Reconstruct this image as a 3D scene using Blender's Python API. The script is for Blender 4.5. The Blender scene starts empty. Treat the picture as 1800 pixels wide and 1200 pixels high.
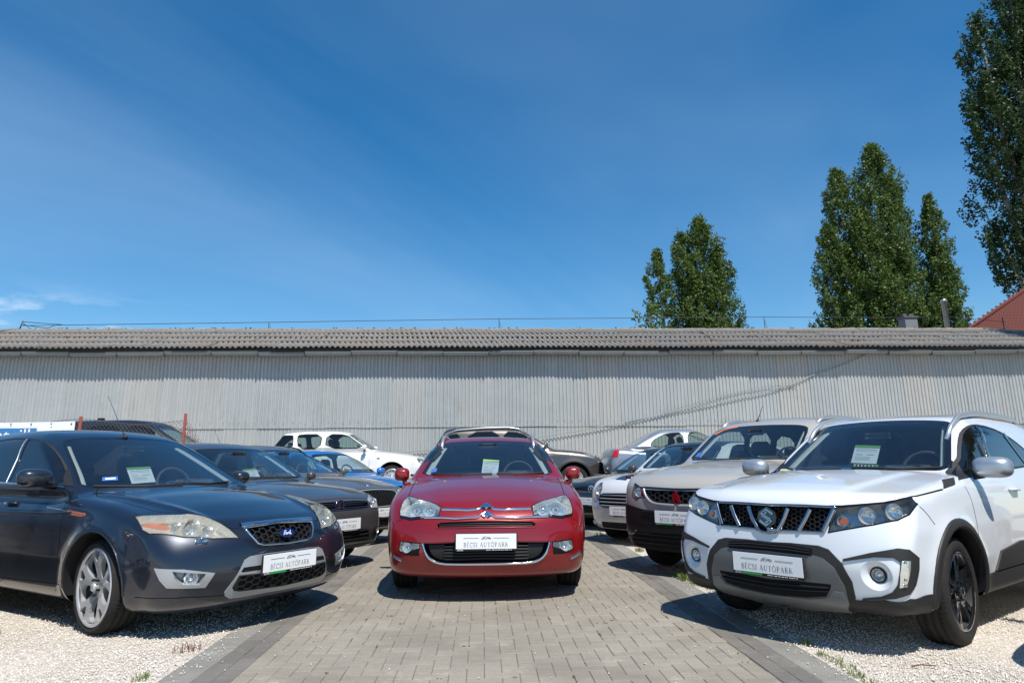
import bpy, bmesh, math, random, os, json
import numpy as np
from mathutils import Vector, Matrix
from mathutils.geometry import delaunay_2d_cdt
R = math.radians
sc = bpy.context.scene
COL = sc.collection

# ------------------------------------------------------------------ camera
CF, CPY, CHZ, CH, CVX, CROLL = 1240.0, 525.0, 814.0, 1.16, 846.0, R(0.5)
TH = math.atan((CHZ - CPY) / CF)
PS = math.atan((900 - CVX) / CF * math.cos(TH))
fw = np.array([math.sin(PS) * math.cos(TH), math.cos(PS) * math.cos(TH), math.sin(TH)])
_r = np.array([math.cos(PS), -math.sin(PS), 0.0]); _u = np.cross(_r, fw)
rt = _r * math.cos(CROLL) - _u * math.sin(CROLL)
up = _u * math.cos(CROLL) + _r * math.sin(CROLL)
cam_d = bpy.data.cameras.new("camera"); cam = bpy.data.objects.new("camera", cam_d); COL.objects.link(cam)
cam_d.sensor_width = 36.0; cam_d.lens = 36.0 * CF / 1800.0
cam_d.shift_y = -(600 - CPY) / 1800.0
cam_d.clip_start = 0.05; cam_d.clip_end = 3000
cam.matrix_world = Matrix(((rt[0], up[0], -fw[0], 0), (rt[1], up[1], -fw[1], 0), (rt[2], up[2], -fw[2], CH), (0, 0, 0, 1)))
sc.camera = cam

# ------------------------------------------------------------------ light
SUN_EL, SUN_AZ = R(60), R(160)      # azimuth clockwise from +Y (away from camera): behind the camera, slightly right
sun_dir = Vector((math.sin(SUN_AZ) * math.cos(SUN_EL), math.cos(SUN_AZ) * math.cos(SUN_EL), math.sin(SUN_EL)))
sd = bpy.data.lights.new("sun", 'SUN'); sd.energy = 5.0; sd.angle = R(0.53); sd.color = (1.0, 0.955, 0.88)
so = bpy.data.objects.new("sun", sd); COL.objects.link(so); so.rotation_euler = sun_dir.to_track_quat('Z', 'Y').to_euler(); so.location = (0, 0, 30)
W = bpy.data.worlds.new("World"); sc.world = W; W.use_nodes = True
wn = W.node_tree.nodes; wl = W.node_tree.links; wn.clear()
def wnode(t, **kw):
    n = wn.new(t)
    for k, v in kw.items(): setattr(n, k, v)
    return n
sky = wnode('ShaderNodeTexSky', sky_type='NISHITA', sun_disc=False, sun_elevation=SUN_EL, sun_rotation=SUN_AZ, altitude=150, air_density=1.0, dust_density=0.1, ozone_density=3.0)
hs = wnode('ShaderNodeHueSaturation'); hs.inputs['Saturation'].default_value = 1.37; hs.inputs['Value'].default_value = 1.0; hs.inputs['Hue'].default_value = 0.496
wl.new(sky.outputs[0], hs.inputs['Color'])
tc = wnode('ShaderNodeTexCoord')
sep = wnode('ShaderNodeSeparateXYZ'); wl.new(tc.outputs['Generated'], sep.inputs[0])
def wmath(op, a, b=None, c=None, clamp=False):
    n = wnode('ShaderNodeMath', operation=op, use_clamp=clamp)
    for i, v in enumerate((a, b, c)):
        if v is None: continue
        if isinstance(v, (int, float)): n.inputs[i].default_value = v
        else: wl.new(v, n.inputs[i])
    return n.outputs[0]
zc = wmath('MAXIMUM', sep.outputs['Z'], 0.03)
px = wmath('DIVIDE', sep.outputs['X'], wmath('ADD', zc, 0.12)); py = wmath('DIVIDE', sep.outputs['Y'], wmath('ADD', zc, 0.12))
def wcomb(x, y, z=0.0):
    n = wnode('ShaderNodeCombineXYZ')
    for i, v in enumerate((x, y, z)):
        if isinstance(v, (int, float)): n.inputs[i].default_value = v
        else: wl.new(v, n.inputs[i])
    return n.outputs[0]
def wnoise(vec, scale, detail=4, rough=.55, dist=0.0):
    n = wnode('ShaderNodeTexNoise'); n.inputs['Scale'].default_value = scale; n.inputs['Detail'].default_value = detail
    n.inputs['Roughness'].default_value = rough; n.inputs['Distortion'].default_value = dist
    wl.new(vec, n.inputs['Vector']); return n.outputs[0]
SKYOFF = (7.2, 2.6, 4.4)
def wrot(vec, a, sx, sy):
    r_ = wnode('ShaderNodeMapping'); r_.inputs['Rotation'].default_value = (0, 0, a); wl.new(vec, r_.inputs['Vector'])
    n = wnode('ShaderNodeMapping'); n.inputs['Location'].default_value = SKYOFF; n.inputs['Scale'].default_value = (sx, sy, 1); wl.new(r_.outputs[0], n.inputs['Vector']); return n.outputs[0]
flat = wcomb(px, py)
c1 = wnoise(wrot(flat, R(31), 0.75, 0.12), 1.25, 5, .56, .6)
c2 = wnoise(wrot(flat, R(30), 0.6, 0.35), 0.9, 4, .55, .4)
cir = wmath('MULTIPLY', wmath('SUBTRACT', c1, 0.36, clamp=True), wmath('MULTIPLY', wmath('SUBTRACT', c2, 0.30, clamp=True), 1.75), clamp=True)
# low bank of small clouds near the horizon
c3 = wnoise(wcomb(wmath('MULTIPLY', wmath('DIVIDE', sep.outputs['X'], wmath('MAXIMUM', sep.outputs['Y'], .05)), 3.0), wmath('MULTIPLY', sep.outputs['Z'], 14.0), 3.1), 1.35, 6, .6, .3)
band = wnode('ShaderNodeMapRange'); band.interpolation_type = 'SMOOTHSTEP'
band.inputs['From Min'].default_value = 0.220; band.inputs['From Max'].default_value = 0.165; wl.new(sep.outputs['Z'], band.inputs['Value'])
bank = wmath('MULTIPLY', wmath('MULTIPLY', wmath('SUBTRACT', c3, 0.50, clamp=True), 5.5, clamp=True), wmath('MULTIPLY', band.outputs[0], wmath('MULTIPLY', wmath('SUBTRACT', wmath('MULTIPLY', wmath('DIVIDE', sep.outputs['X'], wmath('MAXIMUM', sep.outputs['Y'], .05)), -1.0), 0.36, clamp=True), 4.5, clamp=True)), clamp=True)
mix1 = wnode('ShaderNodeMix', data_type='RGBA'); wl.new(cir, mix1.inputs['Factor']); wl.new(hs.outputs[0], mix1.inputs['A']); mix1.inputs['B'].default_value = (4.0, 5.6, 7.4, 1)
mix2 = wnode('ShaderNodeMix', data_type='RGBA'); wl.new(bank, mix2.inputs['Factor']); wl.new(mix1.outputs['Result'], mix2.inputs['A']); mix2.inputs['B'].default_value = (6.2, 7.2, 8.6, 1)
bg = wnode('ShaderNodeBackground'); bg.inputs['Strength'].default_value = 0.112
wo = wnode('ShaderNodeOutputWorld'); wl.new(mix2.outputs['Result'], bg.inputs['Color']); wl.new(bg.outputs[0], wo.inputs[0])
sc.view_settings.view_transform = 'Standard'; sc.view_settings.look = 'None'; sc.view_settings.exposure = 0.28; sc.view_settings.gamma = 1.0
sc.view_settings.use_curve_mapping = False
sc.render.engine = 'CYCLES'; sc.cycles.max_bounces = 10; sc.cycles.transparent_max_bounces = 24; sc.cycles.use_denoising = True
sc.cycles.glossy_bounces = 5; sc.cycles.diffuse_bounces = 3

# ------------------------------------------------------------------ materials
MATS = {}
class NT:
    def __init__(s, name):
        s.m = bpy.data.materials.new(name); s.m.use_nodes = True; s.nt = s.m.node_tree
        s.n = s.nt.nodes; s.l = s.nt.links; s.b = s.n['Principled BSDF']; s.out = s.n['Material Output']
        s.tc = None
    def node(s, t, **kw):
        n = s.n.new(t)
        for k, v in kw.items(): setattr(n, k, v)
        return n
    def coord(s, which='Object'):
        if s.tc is None: s.tc = s.node('ShaderNodeTexCoord')
        return s.tc.outputs[which]
    def map(s, vec, scale=(1, 1, 1), rot=(0, 0, 0)):
        n = s.node('ShaderNodeMapping'); n.inputs['Scale'].default_value = scale; n.inputs['Rotation'].default_value = rot; s.l.new(vec, n.inputs['Vector']); return n.outputs[0]
    def noise(s, scale, detail=4, rough=.55, vec=None, out='Fac'):
        n = s.node('ShaderNodeTexNoise'); n.inputs['Scale'].default_value = scale; n.inputs['Detail'].default_value = detail; n.inputs['Roughness'].default_value = rough
        s.l.new(vec if vec is not None else s.coord(), n.inputs['Vector']); return n.outputs[out]
    def vor(s, scale, vec=None, out='Distance', feature='F1'):
        n = s.node('ShaderNodeTexVoronoi', feature=feature); n.inputs['Scale'].default_value = scale
        s.l.new(vec if vec is not None else s.coord(), n.inputs['Vector']); return n.outputs[out]
    def math(s, op, a, b=None, c=None, clamp=False):
        n = s.node('ShaderNodeMath', operation=op, use_clamp=clamp)
        for i, v in enumerate((a, b, c)):
            if v is None: continue
            if isinstance(v, (int, float)): n.inputs[i].default_value = v
            else: s.l.new(v, n.inputs[i])
        return n.outputs[0]
    def ramp(s, fac, pts, interp='LINEAR'):
        n = s.node('ShaderNodeValToRGB'); n.color_ramp.interpolation = interp; e = n.color_ramp.elements
        while len(e) < len(pts): e.new(0.5)
        for i, (p, c) in enumerate(pts):
            e[i].position = p; e[i].color = (c[0], c[1], c[2], 1) if hasattr(c, '__len__') else (c, c, c, 1)
        s.l.new(fac, n.inputs[0]); return n.outputs[0]
    def mix(s, fac, a, b, blend='MIX'):
        n = s.node('ShaderNodeMix', data_type='RGBA', blend_type=blend)
        for k, v in (('Factor', fac), ('A', a), ('B', b)):
            if isinstance(v, (int, float)): n.inputs[k].default_value = v
            elif hasattr(v, '__len__'): n.inputs[k].default_value = (v[0], v[1], v[2], 1)
            else: s.l.new(v, n.inputs[k])
        return n.outputs['Result']
    def set(s, **kw):
        for k, v in kw.items():
            k = k.replace('_', ' ')
            i = s.b.inputs[k]
            if isinstance(v, (int, float)): i.default_value = v
            elif hasattr(v, '__len__'): i.default_value = (v[0], v[1], v[2], 1)
            else: s.l.new(v, i)
        return s
    def bump(s, h, strength=.3, dist=.01):
        n = s.node('ShaderNodeBump'); n.inputs['Strength'].default_value = strength; n.inputs['Distance'].default_value = dist
        s.l.new(h, n.inputs['Height']); s.l.new(n.outputs[0], s.b.inputs['Normal']); return s
    def rnd(s):
        n = s.node('ShaderNodeObjectInfo'); return n.outputs['Random']

def paint(name, col, metal=0.0, rough=0.35, dust=0.25, coat=1.0, flake=0.0, dustcol=(.30, .27, .22)):
    t = NT(name)
    d = t.noise(7, 5, .65); d2 = t.noise(60, 3, .6)
    # road dust gathers low on the body
    sepn = t.node('ShaderNodeSeparateXYZ'); t.l.new(t.coord(), sepn.inputs[0])
    low = t.node('ShaderNodeMapRange'); low.inputs['From Min'].default_value = .55; low.inputs['From Max'].default_value = .18
    t.l.new(sepn.outputs['Z'], low.inputs['Value'])
    dm = t.math('MULTIPLY', t.math('ADD', t.math('MULTIPLY', low.outputs[0], .5), .06), t.math('MULTIPLY', t.math('ADD', d, d2), dust), clamp=True)
    c = t.mix(dm, col, dustcol)
    t.set(Base_Color=c, Metallic=metal, Roughness=rough, Coat_Weight=coat, Coat_Roughness=t.math('MULTIPLY_ADD', dm, .5, .025))
    t.b.inputs['Coat IOR'].default_value = 1.5
    if flake:
        t.bump(t.noise(900, 1, .5), flake, .0006)
    g = t.node('ShaderNodeNewGeometry'); ms = t.node('ShaderNodeMixShader'); t.l.new(g.outputs['Backfacing'], ms.inputs[0])
    dk = t.node('ShaderNodeBsdfDiffuse'); dk.inputs[0].default_value = (.045, .043, .042, 1)
    t.l.new(t.b.outputs[0], ms.inputs[1]); t.l.new(dk.outputs[0], ms.inputs[2]); t.l.new(ms.outputs[0], t.out.inputs[0])
    return t.m
def simple(name, col, rough=.5, metal=0.0, bump=0.0, bs=200, var=0.0, vs=8, spec=.5, coat=0):
    t = NT(name)
    c = col
    if var: c = t.mix(t.math('MULTIPLY', t.noise(vs, 5, .65), var), col, tuple(min(1, x * 1.9 + .03) for x in col))
    t.set(Base_Color=c, Roughness=rough, Metallic=metal, Coat_Weight=coat); t.b.inputs['Specular IOR Level'].default_value = spec
    if bump: t.bump(t.noise(bs, 3, .6), bump, .002)
    return t.m
def glass(name, tint=(.6, .66, .64), refl=1.0, ior=1.52, rough=0.0):
    t = NT(name)
    tr = t.node('ShaderNodeBsdfTransparent'); tr.inputs[0].default_value = (*tint, 1)
    gl = t.node('ShaderNodeBsdfGlossy'); gl.inputs['Roughness'].default_value = rough; gl.inputs[0].default_value = (1, 1, 1, 1)
    fr = t.node('ShaderNodeFresnel'); fr.inputs[0].default_value = ior
    gb = t.node('ShaderNodeNewGeometry'); t.l.new(t.math('MULTIPLY_ADD', gb.outputs['Backfacing'], 1 / ior - ior, ior), fr.inputs[0]); f = t.math('MULTIPLY', fr.outputs[0], t.math('MULTIPLY_ADD', gb.outputs['Backfacing'], -.8 * refl, refl), clamp=True)
    # thin film of dust on the pane
    di = t.node('ShaderNodeBsdfDiffuse'); di.inputs[0].default_value = (.5, .5, .48, 1)
    m0 = t.node('ShaderNodeMixShader'); t.l.new(t.math('MULTIPLY', t.noise(9, 5, .7), .022), m0.inputs[0]); t.l.new(tr.outputs[0], m0.inputs[1]); t.l.new(di.outputs[0], m0.inputs[2])
    ms = t.node('ShaderNodeMixShader'); t.l.new(f, ms.inputs[0]); t.l.new(m0.outputs[0], ms.inputs[1]); t.l.new(gl.outputs[0], ms.inputs[2])
    t.l.new(ms.outputs[0], t.out.inputs[0]); return t.m
def M(k):
    if k in MATS: return MATS[k]
    mk = {
        'white': lambda: paint('white_paint', (.66, .69, .72), 0, .3, .18),
        'whitegolf': lambda: paint('old_white_paint', (.80, .80, .78), 0, .4, .15),
        'red': lambda: paint('red_metallic_paint', (.235, .0025, .005), .2, .33, .07, flake=.10, dustcol=(.25, .14, .10)),
        'blueblack': lambda: paint('dark_blue_paint', (.009, .014, .028), .38, .34, .07, flake=.12),
        'grey': lambda: paint('dark_grey_paint', (.075, .078, .082), .45, .38, .14, flake=.15),
        'greyw': lambda: paint('warm_grey_paint', (.13, .127, .12), .45, .40, .2, flake=.15),
        'blue': lambda: paint('bright_blue_paint', (.01, .19, .56), .3, .35, .15, flake=.1),
        'beige': lambda: paint('greige_paint', (.40, .38, .34), .1, .4, .12),
        'miniwhite': lambda: paint('silver_white_paint', (.66, .67, .68), .1, .35, .2),
        'black': lambda: paint('black_paint', (.011, .012, .014), .2, .3, .3),
        'silver': lambda: paint('silver_paint', (.30, .335, .39), .5, .36, .12),
        'brown': lambda: paint('brown_metallic_paint', (.095, .085, .075), .6, .34, .2, flake=.1),
        'chrome': lambda: simple('chrome', (.82, .83, .85), .06, 1.0),
        'darkchrome': lambda: simple('dark_chrome', (.35, .37, .40), .12, 1.0),
        'satin': lambda: simple('satin_silver_plastic', (.40, .42, .43), .38, .5, .05, 400),
        'rail': lambda: simple('satin_aluminium', (.50, .53, .56), .38, .75),
        'plastic': lambda: simple('black_plastic', (.012, .012, .013), .5, 0, .12, 500, .2, 6, .3),
        'cladding': lambda: simple('grey_black_cladding', (.020, .0195, .019), .5, 0, .12, 500, .25, 5, .35),
        'skid': lambda: simple('grey_skid_plastic', (.105, .108, .108), .42, .2, .1, 500, .4, 5),
        'gap': lambda: simple('panel_gap_black', (.006, .006, .007), .8, 0, spec=.1),
        'void': lambda: simple('intake_black', (.008, .008, .009), .7, 0, spec=.15),
        'gloss': lambda: simple('gloss_black_plastic', (.008, .008, .009), .08, 0, coat=1),
        'interior': lambda: simple('interior_dark', (.040, .040, .042), .75, 0, .2, 300, .5, 5),
        'seat': lambda: simple('seat_fabric', (.06, .06, .065), .9, 0, .3, 500, .5, 20),
        'seatl': lambda: simple('seat_fabric_light', (.30, .28, .25), .9, 0, .3, 500),
        'trimlight': lambda: simple('pillar_trim_light', (.46, .47, .43), .8),
        'housing': lambda: simple('lamp_housing', (.84, .84, .82), .2, .8, .6, 26),
        'housingdark': lambda: simple('lamp_housing_dark', (.42, .43, .43), .2, .75, .5, 28),
        'reflector': lambda: simple('lamp_reflector', (.88, .88, .87), .22, .85, .3, 22),
        'amber': lambda: simple('amber_plastic', (.38, .085, .01), .25, 0, coat=.5),
        'redlens': lambda: simple('red_lens', (.45, .01, .012), .2, 0, coat=.8),
        'lens': lambda: glass('lamp_lens', (.92, .93, .92), 1.0),
        'lensold': lambda: hazy('hazy_lamp_lens'),
        'glass': lambda: glass('windscreen_glass', (.68, .75, .75), 1.75),
        'glassdark': lambda: glass('privacy_glass', (.055, .06, .065), 1.4),
        'glassclear': lambda: glass('clear_side_glass', (.66, .76, .72), 1.2),
        'frit': lambda: simple('glass_border_black', (.008, .008, .009), .15, 0, coat=.6),
        'rubber': lambda: simple('black_rubber', (.018, .018, .018), .6, 0, .1, 300),
        'tyre': lambda: tyre_mat(),
        'rimsilver': lambda: simple('silver_alloy', (.50, .51, .52), .32, .55, .05, 200, .15, 20),
        'rimblack': lambda: simple('gloss_black_alloy', (.010, .010, .011), .1, 0, coat=1),
        'brake_and_shade': lambda: simple('brake_steel_and_barrel_shade', (.06, .055, .05), .5, .6, .1, 60, .5, 20),
        'plate': lambda: simple('white_plate', (.78, .79, .80), .35, 0, coat=.3),
        'ink': lambda: simple('plate_ink', (.05, .05, .055), .5),
        'inkw': lambda: simple('white_print', (.75, .75, .75), .5),
        'green': lambda: simple('green_print', (.01, .30, .06), .5),
        'greenl': lambda: simple('light_green_print', (.12, .30, .055), .5),
        'paper': lambda: simple('white_paper', (.58, .62, .65), .8),
        'papert': lambda: simple('grey_print', (.30, .33, .36), .8),
        'badgeblue': lambda: simple('badge_blue', (.005, .025, .16), .2, .2, coat=1),
        'badge_reflection': lambda: simple('badge_red_reflection', (.40, .008, .015), .2, .5, coat=1),
        'sticker': lambda: simple('blue_sticker', (.05, .14, .42), .5),
        'orange': lambda: simple('orange_strip', (.75, .20, .05), .6),
        'navy': lambda: simple('navy_stripe', (.008, .012, .03), .15, 0, coat=1),
    }[k]
    MATS[k] = mk(); return MATS[k]
def hazy(name):
    t = NT(name); t.set(Base_Color=(.80, .79, .72), Roughness=.25)
    tr = t.node('ShaderNodeBsdfTransparent'); tr.inputs[0].default_value = (.93, .93, .88, 1)
    gl = t.node('ShaderNodeBsdfGlossy'); gl.inputs['Roughness'].default_value = .06
    fr = t.node('ShaderNodeFresnel'); fr.inputs[0].default_value = 1.5
    m0 = t.node('ShaderNodeMixShader'); t.l.new(t.math('MULTIPLY_ADD', t.noise(14, 4, .6), .14, .03), m0.inputs[0]); t.l.new(tr.outputs[0], m0.inputs[1]); t.l.new(t.b.outputs[0], m0.inputs[2])
    ms = t.node('ShaderNodeMixShader'); t.l.new(fr.outputs[0], ms.inputs[0]); t.l.new(m0.outputs[0], ms.inputs[1]); t.l.new(gl.outputs[0], ms.inputs[2]); t.l.new(ms.outputs[0], t.out.inputs[0])
    return t.m
def tyre_mat():
    t = NT('tyre_rubber')
    n = t.noise(18, 5, .7)
    t.set(Base_Color=t.mix(t.math('MULTIPLY', n, .55), (.012, .012, .012), (.055, .050, .044)), Roughness=.85); t.b.inputs['Specular IOR Level'].default_value = .25
    t.bump(t.noise(160, 3, .6), .25, .002); return t.m

# ------------------------------------------------------------------ objects
def mesh_obj(name, V, Fc, mat=None, parent=None, smooth=True, normals=None, mats=None, midx=None, **props):
    me = bpy.data.meshes.new(name); me.from_pydata([tuple(v) for v in V], [], [tuple(int(i) for i in f) for f in Fc]) if not isinstance(V, np.ndarray) or not isinstance(Fc, np.ndarray) else fast_mesh(me, V, Fc)
    if mats:
        for m in mats: me.materials.append(m)
        if midx is not None: me.polygons.foreach_set('material_index', np.asarray(midx, dtype=np.int32))
    elif mat is not None: me.materials.append(mat)
    if smooth: me.polygons.foreach_set('use_smooth', np.ones(len(me.polygons), dtype=bool))
    me.update()
    if normals is not None: me.normals_split_custom_set_from_vertices([tuple(n) for n in normals])
    o = bpy.data.objects.new(name, me); COL.objects.link(o)
    if parent is not None: o.parent = parent
    for k, v in props.items(): o[k] = v
    return o
def fast_mesh(me, V, Fc):
    n = Fc.shape[1]; me.vertices.add(len(V)); me.vertices.foreach_set('co', V.astype(np.float32).ravel())
    me.loops.add(Fc.size); me.loops.foreach_set('vertex_index', Fc.astype(np.int32).ravel())
    me.polygons.add(len(Fc)); me.polygons.foreach_set('loop_start', np.arange(0, Fc.size, n, dtype=np.int32))
    try: me.polygons.foreach_set('loop_total', np.full(len(Fc), n, dtype=np.int32))
    except Exception: pass
    me.update(calc_edges=True); me.validate()
def empty(name, loc, rz=0.0, **props):
    o = bpy.data.objects.new(name, None); COL.objects.link(o); o.location = loc; o.rotation_euler = (0, 0, rz); o.empty_display_size = .2
    for k, v in props.items(): o[k] = v
    return o
def joinVF(parts):
    V = []; Fc = []; n = 0
    for v, f in parts:
        V += [tuple(p) for p in v]; Fc += [tuple(i + n for i in q) for q in f]; n += len(v)
    return V, Fc
def box(c, s, rz=0.0, bev=0.0):
    hx, hy, hz = s[0] / 2, s[1] / 2, s[2] / 2
    if bev <= 0:
        V = [(x, y, z) for x in (-hx, hx) for y in (-hy, hy) for z in (-hz, hz)]
        Fc = [(0, 1, 3, 2), (4, 6, 7, 5), (0, 4, 5, 1), (2, 3, 7, 6), (0, 2, 6, 4), (1, 5, 7, 3)]
    else:
        b = min(bev, hx * .95, hy * .95, hz * .95); V = []; idx = {}
        for sx in (-1, 1):
            for sy in (-1, 1):
                for sz in (-1, 1):
                    for a in range(3):
                        p = [sx * (hx - b), sy * (hy - b), sz * (hz - b)]; p[a] = (sx * hx, sy * hy, sz * hz)[a]
                        idx[(sx, sy, sz, a)] = len(V); V.append(tuple(p))
        Fc = []
        def quad(a, b_, c_, d): Fc.append((a, b_, c_, d))
        for a in range(3):
            o1, o2 = [(1, 2), (2, 0), (0, 1)][a]
            for s_ in (-1, 1):
                k = lambda u, v: idx[tuple([s_ if i == a else (u if i == o1 else v) for i in range(3)] + [a])]
                q = [k(-1, -1), k(1, -1), k(1, 1), k(-1, 1)]; Fc.append(tuple(q if s_ > 0 else q[::-1]))
        for a in range(3):
            o1, o2 = [(1, 2), (2, 0), (0, 1)][a]
            for u in (-1, 1):
                for v in (-1, 1):
                    k = lambda s_, ax_: idx[tuple([s_ if i == a else (u if i == o1 else v) for i in range(3)] + [ax_])]
                    q = [k(-1, o1), k(1, o1), k(1, o2), k(-1, o2)]; Fc.append(tuple(q if u * v > 0 else q[::-1]))
        for sx in (-1, 1):
            for sy in (-1, 1):
                for sz in (-1, 1):
                    t = [idx[(sx, sy, sz, a)] for a in range(3)]; Fc.append(tuple(t if sx * sy * sz > 0 else t[::-1]))
    c_, s_ = math.cos(rz), math.sin(rz)
    return [(c[0] + c_ * x - s_ * y, c[1] + s_ * x + c_ * y, c[2] + z) for x, y, z in V], Fc
def tube(pts, r, n=8, caps=True):
    P = [Vector(p) for p in pts]; rr = r if hasattr(r, '__len__') else [r] * len(P)
    V = []; Fc = []; prev = None
    for i, p in enumerate(P):
        t = (P[min(i + 1, len(P) - 1)] - P[max(i - 1, 0)]).normalized()
        if prev is None: a = t.orthogonal().normalized()
        else:
            a = prev - t * prev.dot(t)
            a = a.normalized() if a.length > 1e-6 else t.orthogonal().normalized()
        prev = a; b = t.cross(a)
        for k in range(n):
            w = 2 * math.pi * k / n; V.append(tuple(p + a * math.cos(w) * rr[i] + b * math.sin(w) * rr[i]))
    for i in range(len(P) - 1):
        for k in range(n): Fc.append((i * n + k, i * n + (k + 1) % n, (i + 1) * n + (k + 1) % n, (i + 1) * n + k))
    if caps: Fc.append(tuple(range(n))[::-1]); Fc.append(tuple((len(P) - 1) * n + k for k in range(n)))
    return V, Fc
def lathe(prof, n=48, axis='x', c=(0, 0, 0)):      # prof: (r, a) pairs
    V = []; Fc = []
    for i in range(n):
        w = 2 * math.pi * i / n
        for r, a in prof:
            p = (a, r * math.cos(w), r * math.sin(w)) if axis == 'x' else ((r * math.cos(w), a, r * math.sin(w)) if axis == 'y' else (r * math.cos(w), r * math.sin(w), a))
            V.append((p[0] + c[0], p[1] + c[1], p[2] + c[2]))
    m = len(prof)
    for i in range(n):
        for j in range(m - 1): Fc.append((i * m + j, i * m + j + 1, ((i + 1) % n) * m + j + 1, ((i + 1) % n) * m + j))
    return V, Fc

# ------------------------------------------------------------------ implicit surfaces
def smax(a, b, k):
    h = np.maximum(k - np.abs(a - b), 0) / k
    return np.maximum(a, b) + h * h * k * .25
def smin(a, b, k): return -smax(-a, -b, k)
def LUT(pts, lo=None, hi=None, sm=.08, n=1200):
    xs = np.array([p[0] for p in pts], float); ys = np.array([p[1] for p in pts], float)
    lo = xs[0] - .6 if lo is None else lo; hi = xs[-1] + .6 if hi is None else hi
    X = np.linspace(lo, hi, n); Y = np.interp(X, xs, ys)
    dx = X[1] - X[0]; s = max(sm / dx, .5); k = np.arange(-int(3 * s) - 1, int(3 * s) + 2); g = np.exp(-.5 * (k / s) ** 2); g /= g.sum()
    Yp = np.concatenate([np.full(len(k) // 2, Y[0]), Y, np.full(len(k) // 2, Y[-1])]); Y = np.convolve(Yp, g, 'valid')[:n]
    return lambda v: np.interp(v, X, Y)
def grad(Fn, P, e=.003):
    g = np.empty_like(P)
    for a in range(3):
        d = np.zeros(3); d[a] = e
        g[:, a] = Fn(P[:, 0] + d[0], P[:, 1] + d[1], P[:, 2] + d[2]) - Fn(P[:, 0] - d[0], P[:, 1] - d[1], P[:, 2] - d[2])
    return g / (2 * e)
def surface_net(Fn, lo, hi, h, newton=4):
    ax = [np.arange(lo[i], hi[i] + h, h) for i in range(3)]
    X, Y, Z = np.meshgrid(*ax, indexing='ij'); v = Fn(X, Y, Z); ins = v < 0
    c = np.zeros([s - 1 for s in v.shape], int)
    for i in (0, 1):
        for j in (0, 1):
            for k in (0, 1): c += ins[i:v.shape[0] - 1 + i, j:v.shape[1] - 1 + j, k:v.shape[2] - 1 + k]
    act = (c > 0) & (c < 8); idx = np.full(act.shape, -1); ii = np.argwhere(act); idx[act] = np.arange(len(ii))
    P = np.array(lo) + (ii + .5) * h
    for _ in range(newton):
        g = grad(Fn, P); f = Fn(P[:, 0], P[:, 1], P[:, 2]); st = g * (f / np.maximum((g * g).sum(1), .05))[:, None]
        L = np.linalg.norm(st, axis=1); st *= np.minimum(1, .7 * h / np.maximum(L, 1e-9))[:, None]; P = P - st
    Q = []
    for a in range(3):
        b, c_ = (a + 1) % 3, (a + 2) % 3
        s0 = [slice(None)] * 3; s1 = [slice(None)] * 3; s0[a] = slice(0, -1); s1[a] = slice(1, None)
        A = ins[tuple(s0)]; B = ins[tuple(s1)]
        e = np.argwhere(A != B); e = e[(e[:, b] > 0) & (e[:, c_] > 0) & (e[:, b] < v.shape[b] - 1) & (e[:, c_] < v.shape[c_] - 1)]
        fl = A[tuple(e.T)]
        def cell(db, dc):
            q = e.copy(); q[:, b] -= db; q[:, c_] -= dc; return idx[tuple(q.T)]
        q = np.stack([cell(1, 1), cell(0, 1), cell(0, 0), cell(1, 0)], 1)
        q[~fl] = q[~fl][:, ::-1]; Q.append(q)
    Q = np.concatenate(Q); Q = Q[(Q >= 0).all(1)]
    return P, Q
def tri(Q): return np.concatenate([Q[:, [0, 1, 2]], Q[:, [0, 2, 3]]])
def normals_of(Fn, P):
    g = grad(Fn, P); return g / np.maximum(np.linalg.norm(g, axis=1), 1e-9)[:, None]
def pip(poly, P):                       # points in polygon
    x, y = P[:, 0], P[:, 1]; ins = np.zeros(len(P), bool); n = len(poly)
    for i in range(n):
        x1, y1 = poly[i]; x2, y2 = poly[(i + 1) % n]
        if y1 == y2: continue
        c = (y1 > y) != (y2 > y); ins ^= c & (x < (x2 - x1) * (y - y1) / (y2 - y1) + x1)
    return ins
def nearest(poly, P):
    A = np.asarray(poly); B = np.roll(A, -1, 0); best = np.full(len(P), 1e9); Q = P.copy()
    for a, b in zip(A, B):
        d = b - a; L = max(d @ d, 1e-12); t = np.clip(((P - a) @ d) / L, 0, 1); q = a + t[:, None] * d; D = ((P - q) ** 2).sum(1)
        m = D < best; best[m] = D[m]; Q[m] = q[m]
    return Q, np.sqrt(best)
def resample(pts, step, closed=True):
    P = np.asarray(pts, float)
    if closed: P = np.vstack([P, P[:1]])
    L = np.concatenate([[0], np.cumsum(np.linalg.norm(np.diff(P, axis=0), axis=1))])
    out = []
    for i in range(len(P) - 1):                     # keeps every corner
        n = max(1, int(round((L[i + 1] - L[i]) / step)))
        for k in range(n): out.append(P[i] + (P[i + 1] - P[i]) * k / n)
    if not closed: out.append(P[-1])
    return np.array(out)
def soften(P, closed=True, it=1):
    P = np.asarray(P, float)
    for _ in range(it):
        if closed:
            N = np.roll(P, -1, 0); P = np.stack([P * .75 + N * .25, P * .25 + N * .75], 1).reshape(-1, P.shape[1])
        else:
            A, B = P[:-1], P[1:]; Q = np.stack([A * .75 + B * .25, A * .25 + B * .75], 1).reshape(-1, P.shape[1]); P = np.vstack([P[:1], Q[1:-1], P[-1:]])
    return P
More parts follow.
